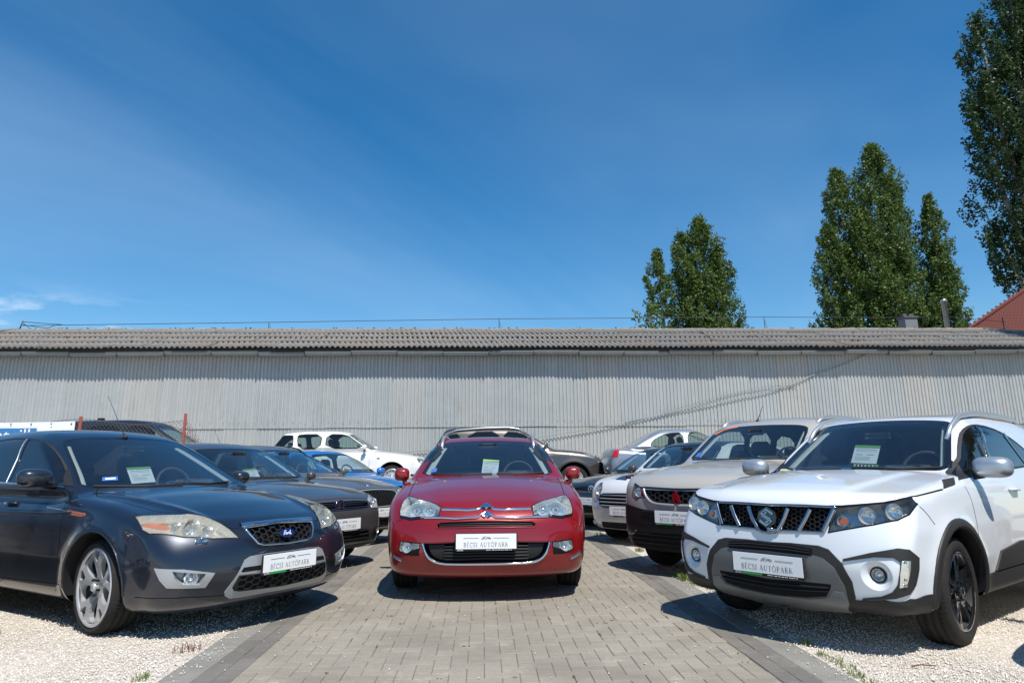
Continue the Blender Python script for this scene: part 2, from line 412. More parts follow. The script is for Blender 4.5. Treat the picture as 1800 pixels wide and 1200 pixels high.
def cdt(outer, holes=(), inner=None):
    pts = [tuple(p) for p in outer]; n = len(pts); ed = [(i, (i + 1) % n) for i in range(n)]
    for h in holes:
        s = len(pts); pts += [tuple(p) for p in h]; m = len(h); ed += [(s + i, s + (i + 1) % m) for i in range(m)]
    if inner is not None and len(inner): pts += [tuple(p) for p in inner]
    r = delaunay_2d_cdt([Vector(p) for p in pts], ed, [], 0, 1e-6)
    V = np.array([tuple(v) for v in r[0]]); T = np.array([f for f in r[2] if len(f) == 3])
    if len(T) == 0: return V, T
    c = V[T].mean(1); k = pip(outer, c)
    for h in holes: k &= ~pip(h, c)
    T = T[k]
    A = V[T]; s = (A[:, 1, 0] - A[:, 0, 0]) * (A[:, 2, 1] - A[:, 0, 1]) - (A[:, 1, 1] - A[:, 0, 1]) * (A[:, 2, 0] - A[:, 0, 0])
    T[s < 0] = T[s < 0][:, ::-1]; T = T[np.abs(s) > 1e-9]
    return V, T
def boundary(T):
    e = {}
    for t in T:
        for i in range(3): e[(t[i], t[(i + 1) % 3])] = 1
    return [k for k in e if (k[1], k[0]) not in e]
def slab(outer, holes, zf, thick, grid=None, inner=None):
    """plate in the xy plane: top face at zf(x,y), rim down by thick"""
    if grid:
        o = np.asarray(outer); a, b = o.min(0), o.max(0)
        g = np.stack(np.meshgrid(np.arange(a[0], b[0], grid), np.arange(a[1], b[1], grid)), -1).reshape(-1, 2)
        k = pip(outer, g) & (nearest(outer, g)[1] > grid * .4)
        for h in holes: k &= ~pip(h, g) & (nearest(h, g)[1] > grid * .4)
        inner = g[k]
    V, T = cdt(outer, holes, inner); z = zf(V[:, 0], V[:, 1]) * np.ones(len(V))
    top = np.column_stack([V, z]); bnd = boundary(T); vs = list(top); fs = [tuple(t) for t in T]
    for a, b in bnd:
        n = len(vs); vs += [top[a], top[b], top[b] - (0, 0, thick), top[a] - (0, 0, thick)]; fs.append((n + 1, n, n + 3, n + 2))
    return np.array(vs), fs
SKIN = {
'parked_suv_55_1': [443, -734, 860, 605, -670, 881, 742, -588, 898, 821, -467, 924, 844, -457, 892, 826, -551, 830, 782, -621, 798, 667, -691, 769, 552, -737, 744, 413, -775, 712],
'parked_suv_55_2': [763, -606, 851, 626, -686, 825, 491, -741, 786],
'parked_suv_55_3': [473, -744, 793, 518, -728, 808, 526, -737, 770, 476, -751, 760],
'parked_suv_55_4': [-1, -778, 865, 253, -765, 868, 445, -731, 865, 422, -754, 799, 385, -779, 710, 223, -796, 708, 91, -802, 704, 54, -804, 689, -12, -805, 684],
'parked_suv_55_5': [149, -779, 849, 120, -791, 772, 73, -802, 701],
'parked_suv_55_6': [299, -766, 847, 265, -781, 779, 223, -795, 713],
'parked_suv_55_7': [441, -737, 852, 409, -761, 779, 379, -779, 716],
'parked_suv_55_8': [-12, -803, 699, 57, -802, 703, 73, -800, 715],
'parked_suv_55_9': [73, -801, 712, 50, -804, 692, -12, -805, 685],
'parked_suv_55_10': [-2, -791, 785],
'parked_suv_55_11': [-37, -813, 627, 162, -810, 632, 347, -798, 628, 411, -794, 610, 488, -794, 533, 534, -781, 429, 538, -765, 333, 477, -669, 233, 268, -707, 218, -140, -713, 202],
'parked_suv_55_12': [-38, -818, 584, 161, -816, 589, 332, -809, 564, 375, -806, 554, 441, -802, 504, 487, -784, 397, 493, -756, 295, 445, -677, 236, 180, -704, 223, -143, -706, 217],
'parked_suv_55_13': [-37, -814, 617, 162, -811, 621, 308, -805, 606, 307, -812, 562, 161, -819, 565, -38, -821, 568],
'parked_suv_55_14': [162, -814, 604, 298, -808, 592],
'parked_suv_55_15': [161, -816, 586, 298, -810, 578],
'parked_suv_55_16': [-60, -814, 392, 199, -812, 402, 408, -796, 404, 398, -793, 374, 364, -787, 327, 236, -790, 308, 56, -791, 300, -83, -791, 300],
'parked_suv_55_17': [-52, -810, 367, 194, -808, 375, 391, -795, 382],
'parked_suv_55_18': [-57, -805, 340, 189, -804, 347, 387, -792, 361],
'parked_suv_55_19': [-86, -786, 294, 115, -789, 298, 247, -786, 301, 373, -784, 320, 416, -789, 364, 472, -781, 363, 490, -761, 301, 444, -677, 233, 178, -703, 217, -138, -715, 215],
'parked_suv_55_20': [522, -768, 337, 538, -762, 322, 696, -731, 339, 814, -656, 353, 862, -444, 361, 852, -454, 306, 810, -398, 245, 783, -610, 262, 467, -680, 227],
'parked_suv_55_21': [495, -789, 559, 648, -750, 604, 790, -689, 638, 834, -642, 631, 854, -572, 581, 851, -587, 515, 837, -624, 430, 814, -664, 380, 752, -714, 352, 576, -757, 329, 578, -758, 338, 682, -738, 358, 742, -724, 387, 777, -714, 433, 797, -706, 521, 801, -698, 559, 769, -716, 584, 670, -748, 581, 498, -790, 546],
'parked_suv_55_22': [804, -695, 564, 835, -651, 568, 831, -664, 514, 807, -684, 424, 780, -709, 416, 793, -710, 494],
'parked_suv_55_23': [674, -756, 476],
'parked_suv_55_24': [-1, -776, 869, 253, -763, 873, 447, -729, 869, 604, -667, 886, 741, -585, 902, 819, -460, 929, 837, -264, 947, 843, -21, 966],
'parked_suv_55_25': [828, 333, 1010, 853, 377, 956, 872, 396, 847, 890, 359, 680, 901, 303, 518, 876, 317, 351],
'parked_suv_55_26': [844, -464, 889, 861, -381, 834, 876, -314, 760],
'parked_suv_55_27': [789, 134, 1020, 796, 325, 1033, 837, 213, 990, 842, -7, 968],
'parked_suv_55_28': [822, 336, 1017, 707, 679, 1138, 651, 900, 1291, 629, 1062, 1386, 642, 1226, 1434, 644, 1465, 1447, 671, 1819, 1404, 688, 2106, 1332, 710, 2331, 1240, 735, 2538, 1127, 743, 2505, 1104, 786, 1429, 1069, 815, 519, 1027],
'parked_suv_55_29': [659, 1371, 1426, 790, 1161, 1069],
'parked_suv_55_30': [682, 1926, 1370, 755, 2139, 1107],
'parked_suv_55_31': [822, 336, 1017, 720, 615, 1092, 711, 682, 1138, 814, 554, 1029],
'parked_suv_55_32': [659, 1371, 1426, 790, 1161, 1069],
'parked_suv_55_33': [682, 1926, 1370, 755, 2139, 1107],
'parked_suv_55_34': [822, 336, 1017, 720, 615, 1092, 711, 682, 1138, 814, 554, 1029],
'parked_suv_55_35': [765, 585, 1059],
'parked_suv_55_36': [-777, 571, 1077, -789, 610, 1106, -730, 649, 1108, -702, 579, 1077],
'parked_suv_55_37': [-668, 554, 1074, -683, 597, 1091, -514, 536, 1092, -346, 228, 1079],
'parked_hatchback_63_1': [-883, -343, 810, -786, -414, 817, -589, -525, 818, -519, -629, 797, -465, -759, 744, -401, -879, 646, -571, -817, 654, -738, -713, 676, -888, -544, 702, -904, -485, 726],
'parked_hatchback_63_2': [-653, -691, 736, -738, -624, 747, -581, -764, 708],
'parked_hatchback_63_3': [-888, -431, 778, -787, -564, 763, -771, -604, 746, -799, -614, 726, -888, -486, 746],
'parked_hatchback_63_4': [49, -943, 577, -95, -942, 580, -216, -934, 584, -265, -925, 600, -305, -893, 656, -330, -842, 709, -128, -853, 720, 124, -847, 724],
'parked_hatchback_63_5': [137, -831, 735, -114, -835, 733, -345, -815, 727],
'parked_hatchback_63_6': [68, -916, 653],
'parked_hatchback_63_7': [113, -902, 240, -128, -902, 242, -340, -881, 239, -436, -864, 242, -477, -865, 266, -486, -872, 290, -376, -925, 496, -330, -930, 517, -197, -945, 524, 46, -951, 522],
'parked_hatchback_63_8': [97, -917, 270, -144, -917, 275, -377, -894, 283, -421, -889, 293, -442, -893, 317, -415, -922, 394, -191, -952, 389, 53, -956, 381],
'parked_hatchback_63_9': [-383, -929, 445, -232, -951, 448, -228, -951, 444, -247, -951, 417, -394, -928, 415, -401, -927, 421],
'parked_hatchback_63_10': [-890, -642, 483, -765, -785, 469, -578, -876, 429, -622, -842, 337, -834, -718, 354, -868, -683, 405],
'parked_hatchback_63_11': [-820, -745, 459, -635, -854, 429, -663, -832, 360, -768, -782, 370, -804, -762, 409],
'parked_hatchback_63_12': [-712, -818, 405],
'parked_hatchback_63_13': [-647, -790, 642],
'parked_hatchback_63_14': [-928, 468, 839, -930, 217, 824, -933, 202, 809, -934, 246, 797, -932, 431, 807],
'parked_hatchback_63_15': [-647, -790, 642],
'parked_hatchback_63_16': [-928, 468, 839, -930, 217, 824, -933, 202, 809, -934, 246, 797, -932, 431, 807],
'parked_hatchback_63_17': [-911, 808, 852, -929, 520, 835, -934, 200, 806],
'parked_hatchback_63_18': [-785, 346, 936, -682, 556, 982, -618, 591, 1010],
'parked_hatchback_63_19': [-785, 346, 936, -774, 53, 904, -756, -172, 870, -727, -370, 835, -674, -446, 823],
'parked_hatchback_63_20': [-371, -834, 708, -424, -818, 710, -462, -756, 746, -515, -624, 798, -586, -520, 821],
'parked_hatchback_63_21': [-800, 647, 1002, -862, 580, 923, -929, 519, 832, -942, 511, 707, -941, 498, 552, -897, 549, 245],
'parked_hatchback_63_22': [-902, -470, 285, -804, -729, 297, -480, -865, 268],
'parked_hatchback_63_23': [-807, 658, 1005, -730, 915, 1149, -690, 1127, 1256, -665, 1340, 1345, -647, 1573, 1404, -641, 1816, 1422, -624, 2172, 1435, -652, 2596, 1396, -716, 3014, 1263, -753, 3382, 1120, -783, 3327, 1069, -844, 1791, 1047, -861, 1202, 1030],
'parked_hatchback_63_24': [-646, 1829, 1418, -758, 1710, 1239, -850, 1638, 1039],
'parked_hatchback_63_25': [-783, 456, 946, -700, 768, 1083, -652, 1060, 1232, -648, 1243, 1316, -648, 1457, 1384, -634, 1717, 1423, -603, 2222, 1449, -637, 2637, 1409],
'parked_hatchback_63_26': [-798, 3189, 1059, -850, 1775, 1036, -867, 1186, 1018, -856, 704, 1000],
'parked_hatchback_63_27': [-807, 658, 1005, -736, 872, 1126, -726, 939, 1161, -804, 833, 1084, -847, 726, 1016],
'parked_hatchback_63_28': [-646, 1829, 1418, -758, 1710, 1239, -850, 1638, 1039],
'parked_hatchback_63_29': [-783, 456, 946, -700, 768, 1083, -652, 1060, 1232, -648, 1243, 1316, -648, 1457, 1384, -634, 1717, 1423, -603, 2222, 1449, -637, 2637, 1409],
'parked_hatchback_63_30': [-798, 3189, 1059, -850, 1775, 1036, -867, 1186, 1018, -856, 704, 1000],
'parked_hatchback_63_31': [-807, 658, 1005, -736, 872, 1126, -726, 939, 1161, -804, 833, 1084, -847, 726, 1016],
'parked_hatchback_63_32': [-841, 769, 1035],
'parked_hatchback_63_33': [-587, 654, 1046, -558, 705, 1076, -444, 683, 1081, -468, 627, 1050],
'parked_hatchback_63_34': [-558, 664, 1056, -544, 683, 1068, -470, 669, 1071, -477, 647, 1059],
'parked_hatchback_63_35': [114, 1385, 1430],
'parked_estate_car_74_1': [403, -860, 788, 497, -761, 825, 622, -632, 847, 735, -484, 870, 766, -604, 834, 784, -726, 747, 771, -778, 698, 673, -853, 681, 583, -891, 692, 415, -935, 716],
'parked_estate_car_74_2': [511, -854, 768, 634, -801, 766, 446, -884, 760],
'parked_estate_car_74_3': [583, -893, 690, 672, -855, 678, 770, -780, 696, 776, -761, 715, 671, -842, 700, 578, -880, 713],
'parked_estate_car_74_4': [583, -893, 690, 672, -855, 678, 770, -780, 696, 776, -761, 715, 671, -842, 700, 578, -880, 713],
'parked_estate_car_74_5': [-11, -1004, 678, 206, -998, 674, 398, -968, 666, 434, -966, 647, 424, -977, 619, 206, -1013, 623, -11, -1020, 626],
'parked_estate_car_74_6': [-11, -1011, 659, 412, -971, 649],
'parked_estate_car_74_7': [-11, -1017, 641, 411, -976, 633],
'parked_estate_car_74_8': [-16, -867, 809, 68, -930, 766, 167, -934, 759, 390, -893, 765],
'parked_estate_car_74_9': [-16, -955, 745, 84, -990, 702, 262, -980, 695, 541, -905, 699],
'parked_estate_car_74_10': [-16, -884, 799, 27, -921, 774],
'parked_estate_car_74_11': [-15, -967, 733, 27, -988, 707],
'parked_estate_car_74_12': [-10, -1038, 506, 258, -1026, 503, 543, -962, 492, 513, -978, 414, 472, -981, 366, 392, -990, 336, 203, -1018, 336, -10, -1026, 337],
'parked_estate_car_74_13': [-10, -1042, 476, 366, -1013, 468],
'parked_estate_car_74_14': [-10, -1044, 448, 366, -1016, 441],
'parked_estate_car_74_15': [-10, -1046, 420, 365, -1016, 413],
'parked_estate_car_74_16': [-10, -1043, 392, 365, -1012, 384],
'parked_estate_car_74_17': [-10, -1035, 364, 365, -1003, 355],
'parked_estate_car_74_18': [366, -1011, 490, 511, -974, 484, 488, -986, 415, 454, -988, 371, 392, -995, 348, 358, -1005, 356],
'parked_estate_car_74_19': [366, -1011, 490, 511, -974, 484, 488, -986, 415, 454, -988, 371, 392, -995, 348, 358, -1005, 356],
'parked_estate_car_74_20': [549, -960, 492, 524, -974, 416, 480, -977, 361, 399, -986, 330, 203, -1015, 327, -11, -1021, 327],
'parked_estate_car_74_21': [577, -949, 493, 674, -905, 498, 756, -859, 503, 765, -860, 426, 697, -898, 398, 646, -925, 430, 576, -954, 452],
'parked_estate_car_74_22': [577, -954, 447, 643, -926, 425, 688, -902, 393, 642, -923, 388, 580, -951, 392],
'parked_estate_car_74_23': [701, -896, 452],
'parked_estate_car_74_24': [737, -860, 343, 821, -800, 377],
'parked_estate_car_74_25': [737, -860, 343, 821, -800, 377],
'parked_estate_car_74_26': [769, 558, 1011, 746, -35, 948, 734, -479, 872],
'parked_estate_car_74_27': [745, -806, 684, 789, -782, 669, 833, -761, 626],
'parked_estate_car_74_28': [-10, -1038, 508, 560, -955, 497, 574, -950, 493],
'parked_estate_car_74_29': [484, 214, 1015, 480, -373, 931, 412, -767, 834],
'parked_estate_car_74_30': [-629, 636, 1073, -622, 711, 1109, -561, 708, 1117, -566, 621, 1076],
'parked_van_80_1': [-646, -709, 932, -558, -756, 904, -466, -792, 876, -434, -814, 824, -430, -821, 788, -532, -798, 782, -571, -791, 754, -624, -771, 781, -656, -757, 798, -649, -744, 865],
'parked_van_80_2': [-568, -777, 843, -484, -801, 834],
'parked_van_80_3': [-21, -860, 738, -140, -858, 738, -258, -850, 741, -326, -841, 757, -386, -828, 796, -422, -816, 827, -449, -796, 873, -224, -829, 870, -28, -836, 868],
'parked_van_80_4': [-468, -792, 875, -431, -817, 812, -376, -834, 761, -326, -843, 736, -231, -854, 724, -22, -861, 719],
'parked_van_80_5': [-468, -792, 875, -431, -817, 812, -376, -834, 761, -326, -843, 736, -231, -854, 724, -22, -861, 719],
'parked_van_80_6': [-31, -831, 882, -229, -821, 886, -485, -780, 892],
'parked_van_80_7': [-15, -853, 798],
'parked_van_80_8': [50, -864, 654, -229, -857, 642, -474, -822, 646, -381, -841, 604, -231, -859, 592, 48, -866, 598],
'parked_van_80_9': [29, -855, 441, -294, -841, 435, -634, -764, 429, -703, -711, 329, -679, -666, 266, -319, -768, 275, -20, -801, 290],
'parked_van_80_10': [-784, -694, 455, -809, -656, 408, -716, -724, 395, -642, -756, 407, -585, -786, 451],
'parked_van_80_11': [-747, -716, 434, -687, -747, 437, -664, -752, 424, -722, -724, 409],
'parked_van_80_12': [-784, -694, 455, -809, -656, 408, -716, -724, 395, -642, -756, 407, -585, -786, 451],
'parked_van_80_13': [-747, -716, 434, -687, -747, 437, -664, -752, 424, -722, -724, 409],
'parked_van_80_14': [-640, -713, 930, -514, -777, 885, -2, -831, 880],
'parked_hatchback_110_1': [-617, -567, 857, -565, -575, 864, -495, -668, 781, -515, -702, 662, -601, -684, 583, -666, -660, 606, -685, -641, 695, -658, -610, 796],
'parked_hatchback_110_2': [-587, -660, 749],
'parked_hatchback_110_3': [-630, -665, 688, -569, -683, 696, -576, -688, 640, -625, -673, 628],
'parked_hatchback_110_4': [-4, -762, 519, -231, -755, 516, -430, -730, 520, -494, -716, 536, -533, -704, 573, -525, -700, 655, -489, -705, 689, -436, -712, 706, -236, -738, 712, -8, -744, 716],
'parked_hatchback_110_5': [-39, -734, 312, -270, -724, 310, -510, -684, 307, -530, -649, 254, -546, -599, 218, -354, -632, 215, -101, -666, 224],
'parked_hatchback_110_6': [-795, -590, 245, -772, -567, 165, -621, -587, 136, -295, -653, 138, -29, -662, 137],
'parked_hatchback_110_7': [-697, -612, 288],
'parked_suv_55_38': [16, 692, 1236],
'parked_hatchback_63_36': [-191, 716, 1119],
'parked_estate_car_74_31': [31, 692, 1150],
'parked_hatchback_90_1': [-93, 620, 1090]
}
class Frame:
    def __init__(s, P, d=None):
        P = np.asarray(P, float); s.o = P.mean(0); d = np.asarray(d, float); s.d = d / np.linalg.norm(d)
        a = np.array([0, 0, 1.0]) if abs(s.d[2]) < .9 else np.array([0, 1.0, 0]); s.u = np.cross(a, s.d); s.u /= np.linalg.norm(s.u); s.v = np.cross(s.d, s.u)
    def to2(s, P): q = np.asarray(P, float) - s.o; return np.stack([q @ s.u, q @ s.v], 1)
    def dep(s, P): return (np.asarray(P, float) - s.o) @ s.d
    def to3(s, p, t=0): p = np.asarray(p, float); return s.o + p[:, :1] * s.u + p[:, 1:2] * s.v + np.reshape(t, (-1, 1)) * s.d
mir = np.array([-1.0, 1, 1])
class Car:
    def __init__(s, name, pose, P, cell=.024, label='', paintk='white', group='cars parked on the gravel and paving', cat='car'):
        s.name = name; s.P = P; s.X, s.Y, s.Z, a = pose; s.a = R(a); s.cell = cell; s.nb = 0; s.paintk = paintk
        s.root = empty(name, (s.X, s.Y, s.Z), s.a, label=label, category=cat, group=group)
        g = P; hw = g['hw']; wb = g['wb']; s.hw = hw
        Wz = LUT(g['wz'], -.2, 2.2, .024); Wy = LUT(g['wy'], -2, 6, g.get('wysm', .12)); zt = LUT(g['zt'], -2, 6, g.get('ztsm', .07)); yf = LUT(g['yf'], -.2, 2.2, g.get('yfsm', .03))
        yr = LUT(g['yr'], -.2, 2.2, .04); gx = LUT(g['gx'], -2, 6, .15); zr = LUT(g['zr'], -2, 6, .15); zb = LUT(g.get('zb', [(-1, .2), (5, .2)]), -2, 6, .05)
        s.zt = zt; s.zr = zr; s.yf = yf
        bz = LUT(g.get('bowz', [(.2, 1), (1.2, 1)]), -.2, 2.2, .06); crown = g.get('crown', .06); bow = g.get('bow', .16); bp = g.get('bowp', 2.5); rw = g.get('rw', .32); ra = g.get('ra', rw + .055); fl = g.get('flare', .018)
        ws = g['ws']; m = (ws[2] - ws[0]) / (ws[3] - ws[1]); rs = g['rs']; mr = (rs[2] - rs[0]) / (rs[3] - rs[1])
        wbow = g.get('wbow', .28); tum = g.get('tum', .42); belt = g.get('belt', 1.0); rcr = g.get('rcrown', .09); hood = g.get('hood')
        def Fn(x, y, z):
            ax = np.sqrt(x * x + 1e-5)
            bump = 0
            for yc in (0, wb):
                r = np.hypot(y - yc, z - rw); bump = bump + fl * np.exp(-((r - ra) / .085) ** 2) * (z > .05)
            a = ax - Wz(z) * Wy(y) - bump
            b = z - (zt(y) - crown * (ax / hw) ** 2 + (hood(ax, y) if hood else 0))
            c = (yf(z) + bow * bz(z) * np.minimum(ax / hw, 1.2) ** bp) - y
            d = y - (yr(z) - .12 * (ax / hw) ** 2.5)
            e = zb(y) - z
            f1 = smax(a, b, g.get('ks', .12)); f1 = smax(f1, smax(c, d, .1), g.get('kc', .16)); f1 = smax(f1, e, .08)
            dz = z - belt; gs = (ax - (gx(y) - np.where(dz > 0, tum * dz, -.5 * dz))) * .92
            gw = (ws[0] + (z - ws[1]) * m + wbow * ax * ax + g.get('wcur', .06) * ((z - ws[1]) / (ws[3] - ws[1]) - .5) ** 2 - y) / math.sqrt(1 + m * m)
            gr = z - (zr(y) - rcr * ax * ax)
            gk = (y - (rs[0] + (z - rs[1]) * mr - .15 * ax * ax)) / math.sqrt(1 + mr * mr)
            f2 = smax(smax(gs, gr, g.get('kroof', .16)), smax(gw, gk, .1), g.get('kws', .07))
            f2 = smax(f2, .5 - z, .05)
            return smin(f1, f2, g.get('kj', .05))
        s.F = Fn; s.lo = (-hw - .08, g['y0'], .1); s.hi = (hw + .08, g['y1'], g['z1'])
        s.cuts = []
    # --- outlines measured on the car's skin, in the car's own metres
    def pt(s):
        s.nb += 1; return np.array(SKIN['%s_%d_%d' % (s.name, round(s.Y * 10), s.nb)], float).reshape(-1, 3) / 1000
    def n(s, P): return normals_of(s.F, np.asarray(P, float))
    def frame(s, P, d=None):
        if d is None: d = s.n(P).sum(0)
        return Frame(P, d)
    def lift(s, fr, p2, rng=.55, N=90):
        p2 = np.asarray(p2, float); t = np.linspace(rng, -rng, N); PP = fr.to3(p2)[:, None, :] + t[None, :, None] * fr.d
        f = s.F(PP[..., 0], PP[..., 1], PP[..., 2]); neg = f < 0; first = np.argmax(neg, 1); has = neg.any(1)
        first[~has] = np.argmin(np.abs(f[~has]), 1) if (~has).any() else 0
        a = t[np.maximum(first - 1, 0)].copy(); b = t[first].copy(); b[~has] = a[~has] = t[first[~has]]
        for _ in range(16):
            mm = (a + b) / 2; q = fr.to3(p2, mm); ff = s.F(q[:, 0], q[:, 1], q[:, 2]); k = ff < 0; b = np.where(k, mm, b); a = np.where(k, a, mm)
        return fr.to3(p2, b), b
    def cut(s, P, d=None, facing=.0): fr = s.frame(P, d); s.cuts.append((fr, fr.to2(P), facing)); return fr
    def both(s, fnc, P, *a, **k):
        P = np.asarray(P, float); r1 = fnc(P, *a, **k)
        if k.get('d') is not None: k = dict(k); k['d'] = np.asarray(k['d'], float) * mir
        r2 = fnc((P * mir)[::-1], *a, **k); return r1, r2
    # --- pieces lying on the skin
    def patch(s, name, P, mat, off=.003, thick=.004, holes=(), parent=None, grid=.025, d=None, fr=None, rel=None, smooth=True, **pr):
        fr = fr or s.frame(P, d); o2 = fr.to2(P); h2 = [fr.to2(h) if np.asarray(h).shape[1] == 3 else np.asarray(h) for h in holes]
        a_, b_ = o2.min(0), o2.max(0)
        if (b_ - a_).min() < grid * 2: g = None
        else:
            g = np.stack(np.meshgrid(np.arange(a_[0], b_[0], grid) + grid * .37, np.arange(a_[1], b_[1], grid) + grid * .41), -1).reshape(-1, 2)
            k = pip(o2, g)
            if k.any():
                kk = nearest(o2, g)[1] > grid * .35; k &= kk
            for h in h2: k &= ~pip(h, g) & (nearest(h, g)[1] > grid * .3)
            g = g[k]
        V, T = cdt(o2, h2, g)
        if len(T) == 0: return None
        Q, _ = s.lift(fr, V); N = s.n(Q)
        if rel is not None: top = Q + fr.d * rel
        else: top = Q + N * off
        bnd = boundary(T); vs = list(top); nn = list(N); fs = [tuple(t) for t in T]
        if thick:
            for a, b in bnd:
                n = len(vs); vs += [top[a], top[b], top[b] - N[b] * thick, top[a] - N[a] * thick]; e = np.cross(top[b] - top[a], N[a]); e = e / max(np.linalg.norm(e), 1e-9); nn += [e] * 4; fs.append((n + 1, n, n + 3, n + 2))
        return mesh_obj(name, vs, fs, mat, parent or s.root, normals=nn if smooth and rel is None else None, smooth=smooth, **pr)
    def ring(s, name, P, w, mat, off=.004, thick=.006, parent=None, d=None, outw=0.0, **pr):
        """border strip following an outline: from outw outside to w inside"""
        fr = s.frame(P, d); o2 = fr.to2(P); 
        inn = offset2(o2, -w); out = offset2(o2, outw) if outw else o2
        return s.patch(name, fr.to3(out), mat, off, thick, [inn], parent, grid=9, fr=fr, **pr)
    def liner(s, name, P, depth, mat, parent=None, d=None, taper=0.0, back=True, lipoff=0.0, **pr):
        """walls going in from an opening, and the floor behind it"""
        fr = s.frame(P, d); o2 = fr.to2(P); top, _ = s.lift(fr, o2); N = s.n(top); top = top + N * lipoff
        i2 = offset2(o2, -taper) if taper else o2; base, _ = s.lift(fr, i2); bot = base - fr.d * depth
        n = len(top); vs = list(top) + list(bot); fs = [(i, (i + 1) % n, n + (i + 1) % n, n + i) for i in range(n)]
        a = o2; area = .5 * np.sum(a[:, 0] * np.roll(a[:, 1], -1) - np.roll(a[:, 0], -1) * a[:, 1])
        if area > 0: fs = [f[::-1] for f in fs]
        if back:
            V, T = cdt(i2); Q = None
            Q, _ = s.lift(fr, V); m = len(vs); vs += list(Q - fr.d * depth); fs += [tuple(m + j for j in t) for t in T]
        return mesh_obj(name, vs, fs, mat, parent or s.root, smooth=False, **pr)
    def line(s, name, P, w, mat, h=.003, parent=None, closed=False, step=.04, sink=.003, taper=False, soft=1, base=0.0, **pr):
        """raised or inlaid strip along a line on the skin"""
        P = resample(soften(P, closed, soft) if soft else P, step, closed)
        for _ in range(3):
            f = s.F(P[:, 0], P[:, 1], P[:, 2]); g = grad(s.F, P); P = P - g * (f / np.maximum((g * g).sum(1), .05))[:, None]
        N = s.n(P); T = np.roll(P, -1, 0) - np.roll(P, 1, 0)
        if not closed: T[0] = P[1] - P[0]; T[-1] = P[-1] - P[-2]
        B = np.cross(N, T); B /= np.maximum(np.linalg.norm(B, axis=1), 1e-9)[:, None]; n = len(P)
        ww = np.full(n, w / 2)
        if taper: ww = ww * np.clip(np.minimum(np.arange(n), np.arange(n)[::-1]) / (n * .25), .15, 1)
        ww = ww[:, None]
        prof = [(-1, -sink), (-1, h * .55), (-.55, h), (.55, h), (1, h * .55), (1, -sink)]
        V = np.concatenate([P + B * ww * a + N * (b + base) for a, b in prof]); m = len(prof); fs = []
        for j in range(m - 1):
            for i in range(n if closed else n - 1): k = (i + 1) % n; fs.append((j * n + i, j * n + k, (j + 1) * n + k, (j + 1) * n + i))
        return mesh_obj(name, V, np.array(fs), mat, parent or s.root, **pr)
    def opening(s, P, depth=.04, mat='void', name='intake', d=None, taper=0.0, parent=None):
        s.cut(P, d); return s.liner(name, P, depth, M(mat), parent=parent, d=d, taper=taper)
    # --- body shell
    def body(s):
        P, Q = surface_net(s.F, s.lo, s.hi, s.cell); T = tri(Q)
        wbs = s.P['wb']; rw = s.P.get('rw', .32); ra = s.P.get('ra', rw + .055)
        circ = np.array([(math.cos(t), math.sin(t)) for t in np.linspace(0, 2 * math.pi, 48, endpoint=False)])
        for yc in (0, wbs):
            for sg in (1, -1):
                fr = Frame(np.array([[sg * s.hw, yc, rw]]), (sg, 0, 0)); o3 = np.array([[sg * s.hw, yc + ra * a, rw + ra * b] for a, b in circ])
                o3 = [p for p in o3]; s.cuts.append((fr, fr.to2(o3), .25))
        for fr, poly, facing in s.cuts:
            N = s.n(P); p2 = fr.to2(P); dep = fr.dep(P)
            lo, hi = poly.min(0) - .1, poly.max(0) + .1
            cand = ((p2 > lo) & (p2 < hi)).all(1) & (N @ fr.d > facing) & (np.abs(dep) < .6)
            # only the outermost skin along the projecting direction
            tc = cand[T].any(1); ids = np.where(cand)[0]
            if not len(ids): continue
            ins = np.zeros(len(P), bool); ins[ids] = pip(poly, p2[ids]); q, dist = nearest(poly, p2[ids]); D = np.full(len(P), 9.0); D[ids] = dist; NQ = p2.copy(); NQ[ids] = q
            on = np.zeros(len(P), bool)
            E = np.concatenate([T[tc][:, [0, 1]], T[tc][:, [1, 2]], T[tc][:, [2, 0]]]); E = E[cand[E].all(1)]; E = E[ins[E[:, 0]] != ins[E[:, 1]]]
            for _ in range(1):
                w = np.where(D[E[:, 0]] < D[E[:, 1]], E[:, 0], E[:, 1]); on[w] = True
            k = np.where(on)[0]
            if len(k):
                base = P[k]; dp = fr.dep(base); new = fr.to3(NQ[k], dp)
                for _ in range(5):
                    f = s.F(new[:, 0], new[:, 1], new[:, 2]); e = .003; q2 = new + fr.d * e; dfd = (s.F(q2[:, 0], q2[:, 1], q2[:, 2]) - f) / e
                    new = new - fr.d * (f / np.where(np.abs(dfd) < .2, .2, dfd))[:, None].clip(-.02, .02)
                P[k] = new
            c2 = fr.to2(P[T].mean(1)); allc = (cand | on)[T].all(1); kill = allc & pip(poly, c2); T = T[~kill]
        used = np.unique(T); mp = np.full(len(P), -1); mp[used] = np.arange(len(used)); P = P[used]; T = mp[T]
        s.bodyobj = mesh_obj('body', P, T, M(s.paintk), s.root, normals=s.n(P))
